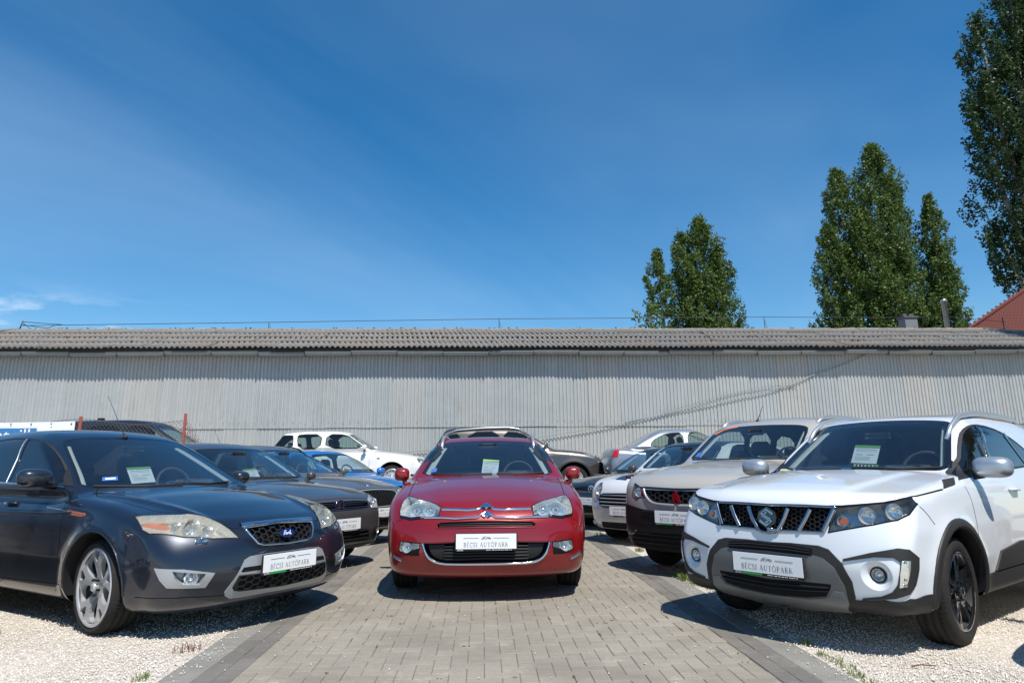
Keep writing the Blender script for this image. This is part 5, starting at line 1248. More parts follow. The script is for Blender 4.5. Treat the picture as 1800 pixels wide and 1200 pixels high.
V, Fc = joinVF(wv_); mesh_obj('chain_link', V, Fc, simple('galvanised_wire', (.16, .15, .14), .7, .3), fe, smooth=False, kind='stuff')
wv_ = []
for i in range(7):
    for sg in (1, -1):
        pts = [(-5.55 + i * .055 + (.03 if k % 2 else 0) * sg + .02 * k * .3, .02 * sg, 2.03 - i * .075 - k * .045) for k in range(12 - i)]
        wv_.append(tube(pts, .004, 3, False))
V, Fc = joinVF(wv_); mesh_obj('loose_mesh_end', V, Fc, simple('rusty_wire', (.14, .07, .05), .8), fe, smooth=False, kind='stuff')
V, Fc = tube([(x, 0, 2.0 + fz(x)) for x in np.linspace(-11, -5.56, 24)], .004, 5); mesh_obj('top_wire', V, Fc, simple('rusty_strand', (.12, .08, .06), .8), fe)
ba = empty('banner', (-10.0, 13.48, .05), label='white and blue printed banner tied to the wire fence', category='banner')
bx = np.linspace(-1.6, 2.52, 40); bz = np.linspace(.9, 1.93, 6)
X_, Z_ = np.meshgrid(bx, bz, indexing='ij'); V = np.stack([X_, -.02 + .012 * np.sin(X_ * 7) , Z_ - .02 * np.sin((X_ + 1.6) / 4.12 * math.pi) + (X_ > 2.3) * .0], -1).reshape(-1, 3); i, j = np.meshgrid(np.arange(39), np.arange(5), indexing='ij'); a = (i * 6 + j).ravel(); mesh_obj('cloth', V, np.stack([a, a + 6, a + 7, a + 1], 1), simple('banner_white', (.72, .74, .76), .6), ba)
V, Fc = box((.0, -.036, 1.38), (3.7, .002, .86)); mesh_obj('blue_field', V, Fc, simple('banner_blue', (.03, .17, .38), .6), ba, smooth=False)
cu = bpy.data.curves.new('letters', 'FONT'); cu.body = 'rient. illa'; cu.size = .34; cu.extrude = .001; o = bpy.data.objects.new('letters', cu); COL.objects.link(o); bpy.context.view_layer.update(); me_ = bpy.data.meshes.new_from_object(o); bpy.data.objects.remove(o); me_.materials.clear(); me_.materials.append(M('inkw')); o = bpy.data.objects.new('letters', me_); o['kind'] = 'stuff'; COL.objects.link(o); o.parent = ba; o.location = (1.10 - .34, -.040, 1.565); o.rotation_euler = (R(90), 0, 0); o.scale = (.95, 1, 1)
ey = []
for i in range(12): ey.append(box((-1.5 + i * .36, -.04, 1.885), (.022, .004, .022)))
V, Fc = joinVF(ey); mesh_obj('eyelets', V, Fc, M('gap'), ba, smooth=False, kind='stuff')
# ------------------------------------------------------------------ trees
def leaf_m(name, a, b, c3):
    t = NT(name); n = t.noise(.9, 4, .6); n2 = t.noise(7, 3, .7); g = t.node('ShaderNodeNewGeometry'); rp = g.outputs['Random Per Island']
    c = t.mix(n, a, b); c = t.mix(t.math('MULTIPLY', rp, .55), c, c3); t.set(Base_Color=c, Roughness=.5); t.b.inputs['Specular IOR Level'].default_value = .35
    tr = t.node('ShaderNodeBsdfTranslucent'); t.l.new(c, tr.inputs[0]); ms = t.node('ShaderNodeMixShader'); ms.inputs[0].default_value = .28; t.l.new(t.b.outputs[0], ms.inputs[1]); t.l.new(tr.outputs[0], ms.inputs[2]); t.l.new(ms.outputs[0], t.out.inputs[0]); return t.m
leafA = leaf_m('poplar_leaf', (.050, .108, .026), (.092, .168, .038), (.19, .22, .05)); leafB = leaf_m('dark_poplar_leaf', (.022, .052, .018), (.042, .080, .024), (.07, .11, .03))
bark = simple('poplar_bark', (.22, .20, .17), .9, 0, .6, 14, .6, 5)
def leaves_mesh(P, size, mat, parent, name='crown'):
    n = len(P); s = size * rng.uniform(.6, 1.35, (n, 1)); a = rng.normal(size=(n, 3)); a[:, 2] = a[:, 2] * .8; a /= np.linalg.norm(a, axis=1)[:, None]; b = np.cross(a, rng.normal(size=(n, 3))); b /= np.linalg.norm(b, axis=1)[:, None]
    c2 = np.cross(a, b); V = np.stack([P - a * s * .5, P + b * s * .42 + c2 * s * .1, P + a * s * .62, P - b * s * .42 + c2 * s * .1], 1).reshape(-1, 3); Fc = np.arange(n * 4).reshape(-1, 4)
    me = bpy.data.meshes.new(name); fast_mesh(me, V, Fc); me.materials.append(mat); o = bpy.data.objects.new(name, me); COL.objects.link(o); o.parent = parent; return o
def poplar(base, lobes, label, mat=leafA, leaf=.17, dens=1.0, gap=.16):
    """lobes: (x, y, z0, z1, r, lean) ascending limbs, each a plume of leafy sprays"""
    e = empty('poplar_tree', base, label=label, category='tree', group='poplar trees beyond the shed'); L = []; tr = []
    for (x, y, z0, z1, r, lean) in lobes:
        r *= .95; H_ = z1 - z0; nspray = int(H_ * r * 17 * dens)
        tr.append(tube([(x * .25, y * .25, max(0, z0 * .4)), (x * .7, y * .7, z0), (x, y, z0 + H_ * .4), (x + lean * .7, y, z0 + H_ * .8), (x + lean, y, z1 - .3)], [.28, .20, .13, .07, .02], 7))
        for _ in range(nspray):
            h = rng.random() ** .85; prof = (1 - h ** 4.5) ** .9 * (.50 + .50 * min(1, h / .22)) * (1 - .12 * h) + .03; a = rng.uniform(0, 6.28); rr = r * prof * (.25 + .75 * rng.random() ** .5) * (1 + .20 * math.sin(a * 3 + h * 11 + x) + .22 * math.sin(h * 19 + a * 2 + x * 5))
            c = np.array([x + lean * h + rr * math.cos(a), y + rr * math.sin(a), z0 + h * H_]); d = np.array([math.cos(a) * .35, math.sin(a) * .35, 1.0]); d /= np.linalg.norm(d); k = rng.integers(26, 44); ln = rng.uniform(.5, 1.15) * (.55 + .25 * r)
            tt = rng.random((k, 1)); L.append(c + d * (tt - .35) * ln + rng.normal(size=(k, 3)) * (.05 + .09 * np.sin(tt * 3.0)) * (.65 + .2 * r))
    P = np.concatenate(L); leaves_mesh(P, leaf, mat, e); V, Fc = joinVF(tr); mesh_obj('trunk', V, Fc, bark, e); return e
poplar((18.6, 60, 0), [(1.2, 0, 8, 22.4, 2.5, -.3), (-.5, .4, 8, 21.2, 1.7, -.2), (-2.75, 0, 8, 19.4, 1.45, -.35), (2.4, -.5, 7, 19.5, 1.8, -.1), (.2, -.6, 7, 17, 2.3, 0)], 'leftmost poplar beyond the shed with a forked double crown')
poplar((35.2, 60, 0), [(1.1, 0, 9, 29.6, 2.9, .1), (-1.7, .6, 9, 27.4, 2.4, -.4), (-3.3, 0, 9, 21.8, 2.1, -.4), (3.0, .8, 9, 26.8, 2.0, .1), (-1.0, -.8, 8, 23, 2.9, -.2), (1.6, -.6, 7, 20, 2.4, .2)], 'broad middle poplar with many upright limbs beyond the shed')
poplar((40.4, 59, 0), [(.1, 0, 8, 24.4, 1.65, .1), (.3, .3, 7, 19.5, 2.0, .1), (.0, -.4, 6, 16, 2.1, 0)], 'slim poplar standing just right of the broad middle one')
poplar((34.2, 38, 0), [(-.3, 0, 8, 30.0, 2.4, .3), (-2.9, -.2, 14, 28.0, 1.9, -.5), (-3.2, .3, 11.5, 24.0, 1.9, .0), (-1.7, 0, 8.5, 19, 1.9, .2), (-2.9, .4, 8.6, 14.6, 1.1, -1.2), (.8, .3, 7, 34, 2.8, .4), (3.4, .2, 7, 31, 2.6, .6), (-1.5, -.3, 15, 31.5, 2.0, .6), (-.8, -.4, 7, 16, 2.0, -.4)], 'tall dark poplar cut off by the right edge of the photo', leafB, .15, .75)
def copy_tree(o, loc, rz, label):
    c = o.copy(); COL.objects.link(c); c.location = loc; c.rotation_euler = (0, 0, rz); c['label'] = label
    for ch in list(o.children): d = ch.copy(); COL.objects.link(d); d.parent = c
    return c
big_poplar = [o for o in COL.objects if o.get('label', '').startswith('tall dark')][0]
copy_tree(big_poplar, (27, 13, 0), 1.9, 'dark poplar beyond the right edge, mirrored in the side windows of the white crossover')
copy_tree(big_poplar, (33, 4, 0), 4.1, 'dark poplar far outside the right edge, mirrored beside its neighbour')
bt = empty('young_tree', (13.6, 58, 0), label='small leafy tree top peeking over the ridge beside the poplar', category='tree'); P = np.concatenate([np.array([x, 0, z]) + rng.normal(size=(26, 3)) * .22 for x, z in [(.7, 13.6), (.2, 13.0), (-.5, 12.9), (1.2, 12.9), (.6, 14.2), (.4, 12.4), (1.5, 12.5), (-.3, 12.2), (-.6, 13.4), (.9, 12.1), (1.0, 14.0), (2.0, 12.2)]]); leaves_mesh(P, .22, leafA, bt)
V, Fc = joinVF([tube([(0, 0, 0), (.3, 0, 10), (.6, 0, 14)], [.15, .08, .02], 6), tube([(.3, 0, 10), (-.5, 0, 13)], [.05, .01], 5)]); mesh_obj('trunk', V, Fc, bark, bt)
br = empty('young_tree', (22.3, 60, 0), label='little leafy top just right of the leftmost poplar', category='tree'); P = np.concatenate([np.array([x, 0, z]) + rng.normal(size=(26, 3)) * .22 for x, z in [(0, 12.6), (-.4, 12.1), (.5, 12.0), (.1, 12.9)]]); leaves_mesh(P, .22, leafA, br)
V, Fc = tube([(0, 0, 0), (.1, 0, 12.6)], [.15, .02], 6); mesh_obj('trunk', V, Fc, bark, br)
def prof(hw, fo, ro, wb, hood, ws, roof, rear, nose, rw, belt=None, **k):
    """hood: (y,z) list nose->cowl; ws: y0,z0,y1,z1; roof: list; rear: y0,z0,y1,z1; nose: (z,y) list"""
    zc = hood[-1][1]; belt = belt or zc
    g = dict(hw=hw, wb=wb, rw=rw, y0=-fo - .12, y1=wb + ro + .1, z1=max(p[1] for p in roof) + .08)
    g['zt'] = hood + [(ws[0] + .35, belt), (wb + .2, belt + .01), (wb + ro - .1, k.pop('deck', belt - .03))]
    g['yf'] = nose
    g['yr'] = k.pop('yr', [(.2, wb + ro - .15), (.35, wb + ro - .03), (.6, wb + ro), (.9, wb + ro - .04), (1.1, wb + ro - .1)])
    g['ws'] = ws; g['rs'] = rear; g['zr'] = roof
    g['wz'] = k.pop('wz', [(.15, hw - .09), (.28, hw - .03), (.5, hw - .003), (.72, hw), (.90, hw - .022), (1.05, hw - .055)])
    g['wy'] = k.pop('wy', [(-fo, .93), (-.3, .998), (.4, 1), (wb, 1), (wb + ro, .92)])
    g['gx'] = k.pop('gx', [(0, hw - .09), (1.2, hw - .075), (wb, hw - .11), (wb + ro, hw - .17)])
    g['zb'] = k.pop('zb', [(-fo, .2), (5, .2)])
    g.update(k); return g
PR = {}
PR['suzuki'] = prof(.8875, .84, .835, 2.5, [(-.80, .93), (-.60, .975), (0, 1.05), (.45, 1.09)], (.42, 1.07, 1.12, 1.50), [(1.0, 1.50), (1.7, 1.565), (2.7, 1.55), (3.2, 1.49)], (3.28, 1.05, 2.98, 1.47),
    [(.2, -.72), (.30, -.80), (.5, -.83), (.72, -.80), (.90, -.775), (1.0, -.74)], .334, belt=1.06, tum=.30, bow=.15, bowz=[(.3,.9),(.65,.95),(.85,1.7),(1.1,2.2)], kc=.10, ks=.075, flare=.02, zb=[(-.84, .24), (5, .24)], crown=.05)
PR['ford'] = prof(.943, .965, 1.0, 2.85, [(-.95, .71), (-.80, .765), (-.4, .875), (0, .95), (.48, 1.0)], (.42, .985, 1.38, 1.44), [(1.2, 1.45), (1.9, 1.525), (2.8, 1.50), (3.5, 1.40)], (3.7, 1.0, 3.0, 1.46),
    [(.14, -.80), (.22, -.90), (.40, -.965), (.58, -.945), (.70, -.91), (.80, -.85)], .322, belt=.95, tum=.46, gx=[(0, .885), (1.2, .875), (2.85, .85), (3.8, .78)], bow=.28, bowz=[(.3,1),(.55,1.05),(.75,1.4),(.9,1.6)], kc=.13, ks=.09, flare=.03, zb=[(-1, .16), (5, .2)], crown=.075)
PR['red'] = prof(.930, 1.05, 1.0, 2.815, [(-1.0, .75), (-.85, .825), (-.4, .935), (0, 1.0), (.48, 1.045)], (.42, 1.03, 1.34, 1.44), [(1.2, 1.45), (1.8, 1.495), (3.0, 1.48), (3.7, 1.42)], (3.85, 1.0, 3.5, 1.40),
    [(.14, -.88), (.22, -.98), (.40, -1.05), (.58, -1.03), (.72, -1.0), (.85, -.94)], .325, belt=.97, tum=.46, bow=.30, bowz=[(.3,1),(.6,1.0),(.8,1.35),(.95,1.5)], kc=.13, ks=.09, flare=.02, crown=.07)
PR['vw'] = prof(.89, .86, .75, 2.578, [(-.84, .74), (-.70, .80), (-.3, .90), (0, .945), (.42, .985)], (.38, .97, 1.22, 1.40), [(1.1, 1.41), (1.7, 1.475), (2.5, 1.46), (3.1, 1.37)], (3.25, 1.0, 2.95, 1.36),
    [(.16, -.72), (.24, -.82), (.42, -.86), (.60, -.845), (.75, -.81), (.85, -.78)], .317, belt=.95, tum=.42, bow=.18, kc=.17, flare=.015)
PR['fordwagon'] = prof(.925, .93, 1.0, 2.85, [(-.92, .76), (-.75, .83), (-.3, .93), (0, .975), (.45, 1.01)], (.40, 1.0, 1.38, 1.43), [(1.2, 1.44), (1.9, 1.51), (3.0, 1.50), (3.6, 1.43)], (3.75, 1.0, 3.4, 1.4),
    [(.16, -.80), (.24, -.89), (.42, -.93), (.62, -.915), (.76, -.89), (.88, -.84)], .33, belt=.98, tum=.44, bow=.20, kc=.18, flare=.015)
PR['bluehatch'] = prof(.86, .82, .65, 2.49, [(-.80, .74), (-.65, .80), (-.3, .90), (0, .95), (.35, .99)], (.30, .97, 1.12, 1.40), [(1.0, 1.41), (1.6, 1.465), (2.3, 1.45), (2.8, 1.36)], (3.0, 1.0, 2.7, 1.36),
    [(.16, -.70), (.24, -.78), (.42, -.82), (.60, -.80), (.75, -.77), (.85, -.74)], .30, belt=.95, tum=.42, bow=.20, kc=.18, flare=.015)
PR['rifter'] = prof(.915, .87, .73, 2.785, [(-.84, .96), (-.70, 1.02), (-.3, 1.10), (0, 1.14), (.35, 1.17)], (.25, 1.15, 1.0, 1.62), [(.9, 1.62), (1.4, 1.695), (2.6, 1.70), (3.4, 1.66)], (3.5, 1.1, 3.35, 1.62),
    [(.22, -.74), (.30, -.82), (.5, -.87), (.75, -.86), (.95, -.83), (1.08, -.76)], .335, belt=1.13, tum=.22, bow=.22, kc=.16, flare=.015, zb=[(-1, .24), (5, .24)], crown=.055,
    wz=[(.2, .84), (.3, .89), (.55, .912), (.9, .915), (1.1, .89), (1.25, .85)])
PR['mini'] = prof(.895, .76, .75, 2.595, [(-.74, .86), (-.60, .92), (-.3, .99), (0, 1.02), (.35, 1.045)], (.30, 1.03, .95, 1.43), [(.85, 1.44), (1.4, 1.50), (2.5, 1.48), (3.0, 1.42)], (3.15, 1.05, 2.95, 1.40),
    [(.2, -.66), (.28, -.73), (.48, -.765), (.70, -.75), (.85, -.72), (.95, -.68)], .325, belt=1.01, tum=.32, bow=.20, kc=.19, flare=.02, crown=.08)
PR['golf3'] = prof(.848, .80, .70, 2.475, [(-.78, .72), (-.65, .77), (-.3, .84), (0, .88), (.45, .93)], (.40, .92, 1.10, 1.36), [(1.0, 1.37), (1.5, 1.42), (2.3, 1.41), (2.85, 1.34)], (3.05, .95, 2.72, 1.33),
    [(.18, -.72), (.28, -.80), (.45, -.81), (.60, -.79), (.75, -.76), (.82, -.74)], .30, belt=.89, tum=.36, bow=.12, kc=.13, flare=.012)
PR['golf3'].update(kroof=.09, kj=.03, kws=.05, tum=.31)
PR['suvside'] = prof(.92, .90, .9, 2.70, [(-.86, .88), (-.70, .95), (-.3, 1.05), (0, 1.09), (.4, 1.12)], (.35, 1.10, 1.20, 1.60), [(1.1, 1.61), (1.7, 1.68), (2.9, 1.67), (3.4, 1.60)], (3.55, 1.1, 3.25, 1.56),
    [(.24, -.76), (.32, -.85), (.5, -.89), (.72, -.88), (.90, -.84), (1.0, -.80)], .36, belt=1.09, tum=.36, bow=.18, kc=.18, flare=.02, zb=[(-1, .26), (5, .26)])
PR['sedan'] = prof(.885, .90, 1.05, 2.58, [(-.86, .72), (-.70, .78), (-.3, .88), (0, .92), (.45, .97)], (.40, .95, 1.30, 1.38), [(1.2, 1.39), (1.7, 1.45), (2.3, 1.43), (2.8, 1.30)], (3.05, 1.02, 2.35, 1.40),
    [(.16, -.80), (.24, -.87), (.42, -.90), (.60, -.88), (.75, -.84), (.85, -.80)], .315, belt=.94, tum=.45, bow=.18, kc=.17, flare=.012, deck=1.0)

PR['suzuki']['hood'] = lambda ax, y: .016 / (1 + np.exp((ax - .50 - .05 * y) / .018)) * np.clip((y + .72) * 4, 0, 1) * np.clip((.5 - y) * 5, 0, 1)
PR['ford']['hood'] = lambda ax, y: .013 * np.exp(-((ax - (.50 + .20 * (y + .8))) / .045) ** 2) * np.clip((y + .80) * 4, 0, 1) * np.clip((.55 - y) * 4, 0, 1)
PR['red']['hood'] = lambda ax, y: .014 / (1 + np.exp((ax - (.44 + .17 * (y + .8))) / .022)) * np.clip((y + .85) * 4, 0, 1) * np.clip((.5 - y) * 4, 0, 1)
PR['rifter']['hood'] = lambda ax, y: .012 / (1 + np.exp((ax - .52) / .02)) * np.clip((y + .7) * 4, 0, 1) * np.clip((.4 - y) * 5, 0, 1)
random.seed(3)
ROW_L = 'cars parked nose out along the left kerb'; ROW_R = 'cars parked nose out along the right kerb'; ROW_B = 'cars standing in front of the corrugated shed'
HERO_CELL = .024
def build_suzuki():
    c = Car('parked_suv', (2.59, 5.46, 0, -53), PR['suzuki'], HERO_CELL, 'white compact crossover with black wheels and silver mirror, price sheet behind its windscreen', 'white', ROW_R)
    pass; g = c.root
    # lamps
    L = c.pt()
    bl = c.pt()
    am = c.pt()
    lamp(c, L, [(bl[0], .052, .065, 'reflector', .42), (bl[1], .054, .065, 'housing', .40), (bl[2], .036, .05, 'housing', 0)], .10, 'lens', 'housingdark', am)
    # grille
    G = rs_(symP(c.pt()), .03)
    e = empty('grille', (0, 0, 0)); e.parent = g
    c.opening(G, .06, 'void', 'grille_recess', parent=e, d=(0, -1, .1)); hexmesh(c, G, .062, .0145, .006, 'plastic', -.022, e)
    c.line('grille_surround', G, .014, M('darkchrome'), h=.006, closed=True, parent=e, soft=0)
    for b in ([(548, 515), (530, 570), (500, 620)], [(652, 520), (628, 570), (600, 618)], [(760, 520), (735, 575), (712, 622)]):
        B = c.pt()
        for m in (np.array([1, 1, 1]), mir): c.line('grille_bar', B * m, .030, M('darkchrome'), h=.016, sink=.02, parent=e, soft=1)
    c.line('grille_bar', symP(c.pt())[:5][[2, 1, 0]], .03, M('darkchrome'), h=.014, sink=.02, parent=e, soft=0)
    B = c.pt(); B[-1, 0] = 0; c.line('grille_bar', np.vstack([B, (B * mir)[::-1][1:]]), .02, M('darkchrome'), h=.018, sink=.02, parent=e, soft=0)
    q = c.pt()[0]; b = empty('badge', (0, q[1] - .012, q[2])); b.parent = g; b.rotation_euler = (-.12, 0, 0)
    oc = [(0, .072), (.062, .036), (.070, 0), (.062, -.036), (0, -.072), (-.062, -.036), (-.070, 0), (-.062, .036)]
    V, Fc = slab(oc, [], lambda x, y: 0 * x, .02); mesh_obj('badge_plate', [(x, -z - .004, y) for x, y, z in V], Fc, M('gloss'), b, smooth=False)
    strokes_obj('emblem', [(.016, [(.050, .022), (.0, .052), (-.040, .026), (.030, -.012), (-.004, -.034)]), (.016, [(-.050, -.022), (.0, -.052), (.040, -.026), (-.030, .012), (.004, .034)])], 'darkchrome', b, -.012, .007)
    # bumper: black frame, grey panel, slots, skid
    Fo = symP(c.pt()); c.patch('bumper_frame', rs_(Fo), M('cladding'), .006, .010, d=(0, -1, 0))
    Pa = symP(c.pt()); c.patch('bumper_panel', rs_(Pa), M('skid'), .012, .008, d=(0, -1, 0))
    S1 = symP(c.pt()); c.patch('upper_intake', rs_(S1), M('void'), .0145, .004, d=(0, -1, 0))
    for t in (.3, .62): q = c.pt(); Q = np.vstack([q[::-1], (q * mir)]); c.line('intake_slat', Q, .008, M('plastic'), h=.008, base=.015, soft=0)
    S2 = symP(c.pt()); c.patch('lower_intake', rs_(S2), M('void'), .0145, .004, d=(0, -1, 0))
    for t in (.3, .6): q = c.pt(); Q = np.vstack([q[::-1], (q * mir)]); c.line('intake_slat', Q, .009, M('plastic'), h=.010, base=.015, soft=0)
    Sk = symP(c.pt()); c.patch('skid_plate', rs_(Sk), simple('light_skid_plastic', (.17, .175, .175), .4, .2, .1, 500), .017, .008, d=(0, -1, 0))
    for P_, nm, mt, of in ((c.pt(), 'lower_cladding', 'cladding', .008),):
        c.both(c.patch, [0]) if False else None
        for m in (1, -1): c.patch(nm, rs_(P_ if m > 0 else (P_ * mir)[::-1], .035), M(mt), of, .012)
    outer = [(805, 752), (930, 724), (1060, 702), (1112, 708), (1156, 745), (1156, 800), (1142, 872), (1115, 915), (1050, 937), (898, 941)]
    inner = [(898, 934), (985, 927), (1035, 908), (1062, 872), (1072, 800), (1074, 768), (1040, 747), (950, 744), (808, 762)]
    C_ = c.pt(); D_ = c.pt(); fg = c.pt()
    for m in (1, -1):
        mm = lambda P_: P_ if m > 0 else (P_ * mir)[::-1]
        c.patch('fog_lamp_bracket', resample(mm(C_), .03), M('cladding'), .010, .014)
        dl = empty('daytime_lamp', (0, 0, 0)); dl.parent = g
        c.patch('lamp_housing', rs_(mm(D_), .03), M('housing'), .012, .006, parent=dl)
        c.patch('lens', rs_(mm(D_), .03), M('lens'), .016, .001, parent=dl)
        dm = mm(D_); top_, bot_ = dm[np.argmax(dm[:, 2])], dm[np.argmin(dm[:, 2])]; ctr = dm.mean(0); nn = c.n(ctr[None])[0]
        for i in range(5): V, Fc = box((0, 0, 0), (.022, .022, .006), bev=.002); o = mesh_obj('led', V, Fc, M('reflector'), dl); o.location = tuple(ctr * .8 + (bot_ + (top_ - bot_) * (i + .5) / 5) * .2 + np.array([0, 0, 1]) * ((i - 2) * .026) + nn * .014); rot_to(o, nn)
        f = mm(fg)[0]; Dn = c.n(f[None])[0] * .6 + np.array([0, -.7, 0]); Dn /= np.linalg.norm(Dn); fr = Frame(f[None], Dn)
        circ = lambda r: fr.to3(np.array([(r * math.cos(t), r * math.sin(t)) for t in np.linspace(0, 2 * math.pi, 28, endpoint=False)]))
        fl = empty('fog_lamp', (0, 0, 0)); fl.parent = g
        Rr = c.lift(fr, fr.to2(circ(.088)))[0]; c.cut(Rr, Dn)
        # dished white bowl round the lamp
        A = Rr; B = c.lift(fr, fr.to2(circ(.060)))[0] - Dn * .018; C2 = c.lift(fr, fr.to2(circ(.040)))[0] - Dn * .045
        n = len(A); V = np.vstack([A, B, C2]); Fc = [(j * n + i, j * n + (i + 1) % n, (j + 1) * n + (i + 1) % n, (j + 1) * n + i) for j in (0, 1) for i in range(n)]
        mesh_obj('fog_lamp_bowl', V, Fc, M('white'), fl)
        bowl(fl, f - Dn * .040, Dn, .041, .03, 'housing', .5); 
        V, Fc = lathe([(.001, .004), (.03, .003), (.039, 0), (.044, .004), (.046, -.004)], 24, 'z'); o = mesh_obj('lens', V, Fc, M('lens'), fl); o.location = tuple(f - Dn * .036); rot_to(o, Dn)
        V, Fc = lathe([(.038, .005), (.046, .006), (.048, -.006)], 24, 'z'); o = mesh_obj('lamp_ring', V, Fc, M('plastic'), fl); o.location = tuple(f - Dn * .036); rot_to(o, Dn)
    c.plate(.488)
    # shut lines
    gapline(c, c.pt(), w=.011)
    gapline(c, c.pt())
    gapline(c, c.pt(), w=.006)
    V_ = c.pt()
    for m in (1, -1): c.patch('fender_vent', rs_(V_ if m > 0 else (V_ * mir)[::-1], .03), M('cladding'), .006, .008)
    # glass
    W_ = symP(front(c, [(0, 1.085), (.40, 1.085), (.70, 1.075), (.655, 1.20), (.60, 1.34), (.555, 1.455), (.45, 1.478), (.25, 1.49), (0, 1.495)], 0)); glassing(c, W_, 'glass', 'windscreen', .045, (0, -1, .75)); pillar_trim(c, W_)
    S_ = c.pt()
    for m in (1, -1):
        Q = S_ if m > 0 else (S_ * mir)[::-1]; gl = glassing(c, Q, 'glassdark', 'side_window', .016, (m, 0, .25), 'rubber')
        bp = c.pt(); bp2 = c.pt()
        for b_ in (bp, bp2): Qb = b_ * np.array([m, 1, 1]); c.line('door_pillar', resample(Qb, .05, False), .075, M('gloss'), h=.001, sink=.0015, soft=0)
        tri_ = c.pt(); c.patch('mirror_base', rs_(tri_ if m > 0 else (tri_ * mir)[::-1], .03), M('plastic'), .004, .006)
    mp = c.pt()[0]
    for sg in (1, -1): mirror(c, (mp[0] + .19, mp[1] + .03, mp[2] + .045), 'rail', (.125, .10, .075), sg, stalk=(-.10, .0, -.06))
    # rails
    for sg in (1, -1):
        rl = [top(c, [(sg * .575, y)])[0] for y in (.92, 1.05, 1.25, 1.6, 2.1, 2.6, 3.0)]; hh = [-.004, .022, .036, .042, .042, .034, -.004]
        V, Fc = tube([tuple(p + np.array([0, 0, h_])) for p, h_ in zip(rl, hh)], [.015, .02, .022, .022, .022, .02, .014], 10); mesh_obj('roof_rail', V, Fc, M('rail'), g)
    arch_trim(c, .06)
    for sg in (1, -1):
        q = side(c, [(.44, .26), (2.06, .26), (2.08, .38), (.40, .38)], sg); c.patch('sill_cladding', rs_(q if sg > 0 else q[::-1], .06), M('cladding'), .010, .014)
        q = side(c, [(.62, .40), (2.0, .40), (2.02, .52), (1.2, .56), (.74, .52)], sg); c.patch('door_moulding', rs_(q if sg > 0 else q[::-1], .06), M('cladding'), .016, .02)
    handle(c, 1.20, .93, 'white')
    wiper(c, *front(c, [(-.62, 1.10), (-.25, 1.085), (.02, 1.09)], 0)); wiper(c, *front(c, [(.02, 1.10), (.35, 1.09), (.62, 1.10)], 0))
    c.patch('toll_sticker', c.pt(), M('sticker'), .001, .001); c.patch('toll_sticker', c.pt(), simple('yellow_sticker', (.45, .50, .25), .6), .001, .001)
    c.body(); c.wheels(rim_twist5, .234, .215, 0.06, mat='rimblack', inset=.018, tread=True)
    cabin(c, .62, 1.04, 1.35, rz=(1.02, 1.36), zs=.04)
    antenna(c, top(c, [(.0, 3.0)])[0], tuple(top(c, [(.0, 3.0)])[0] + np.array([0, .03, .12])))
    return c
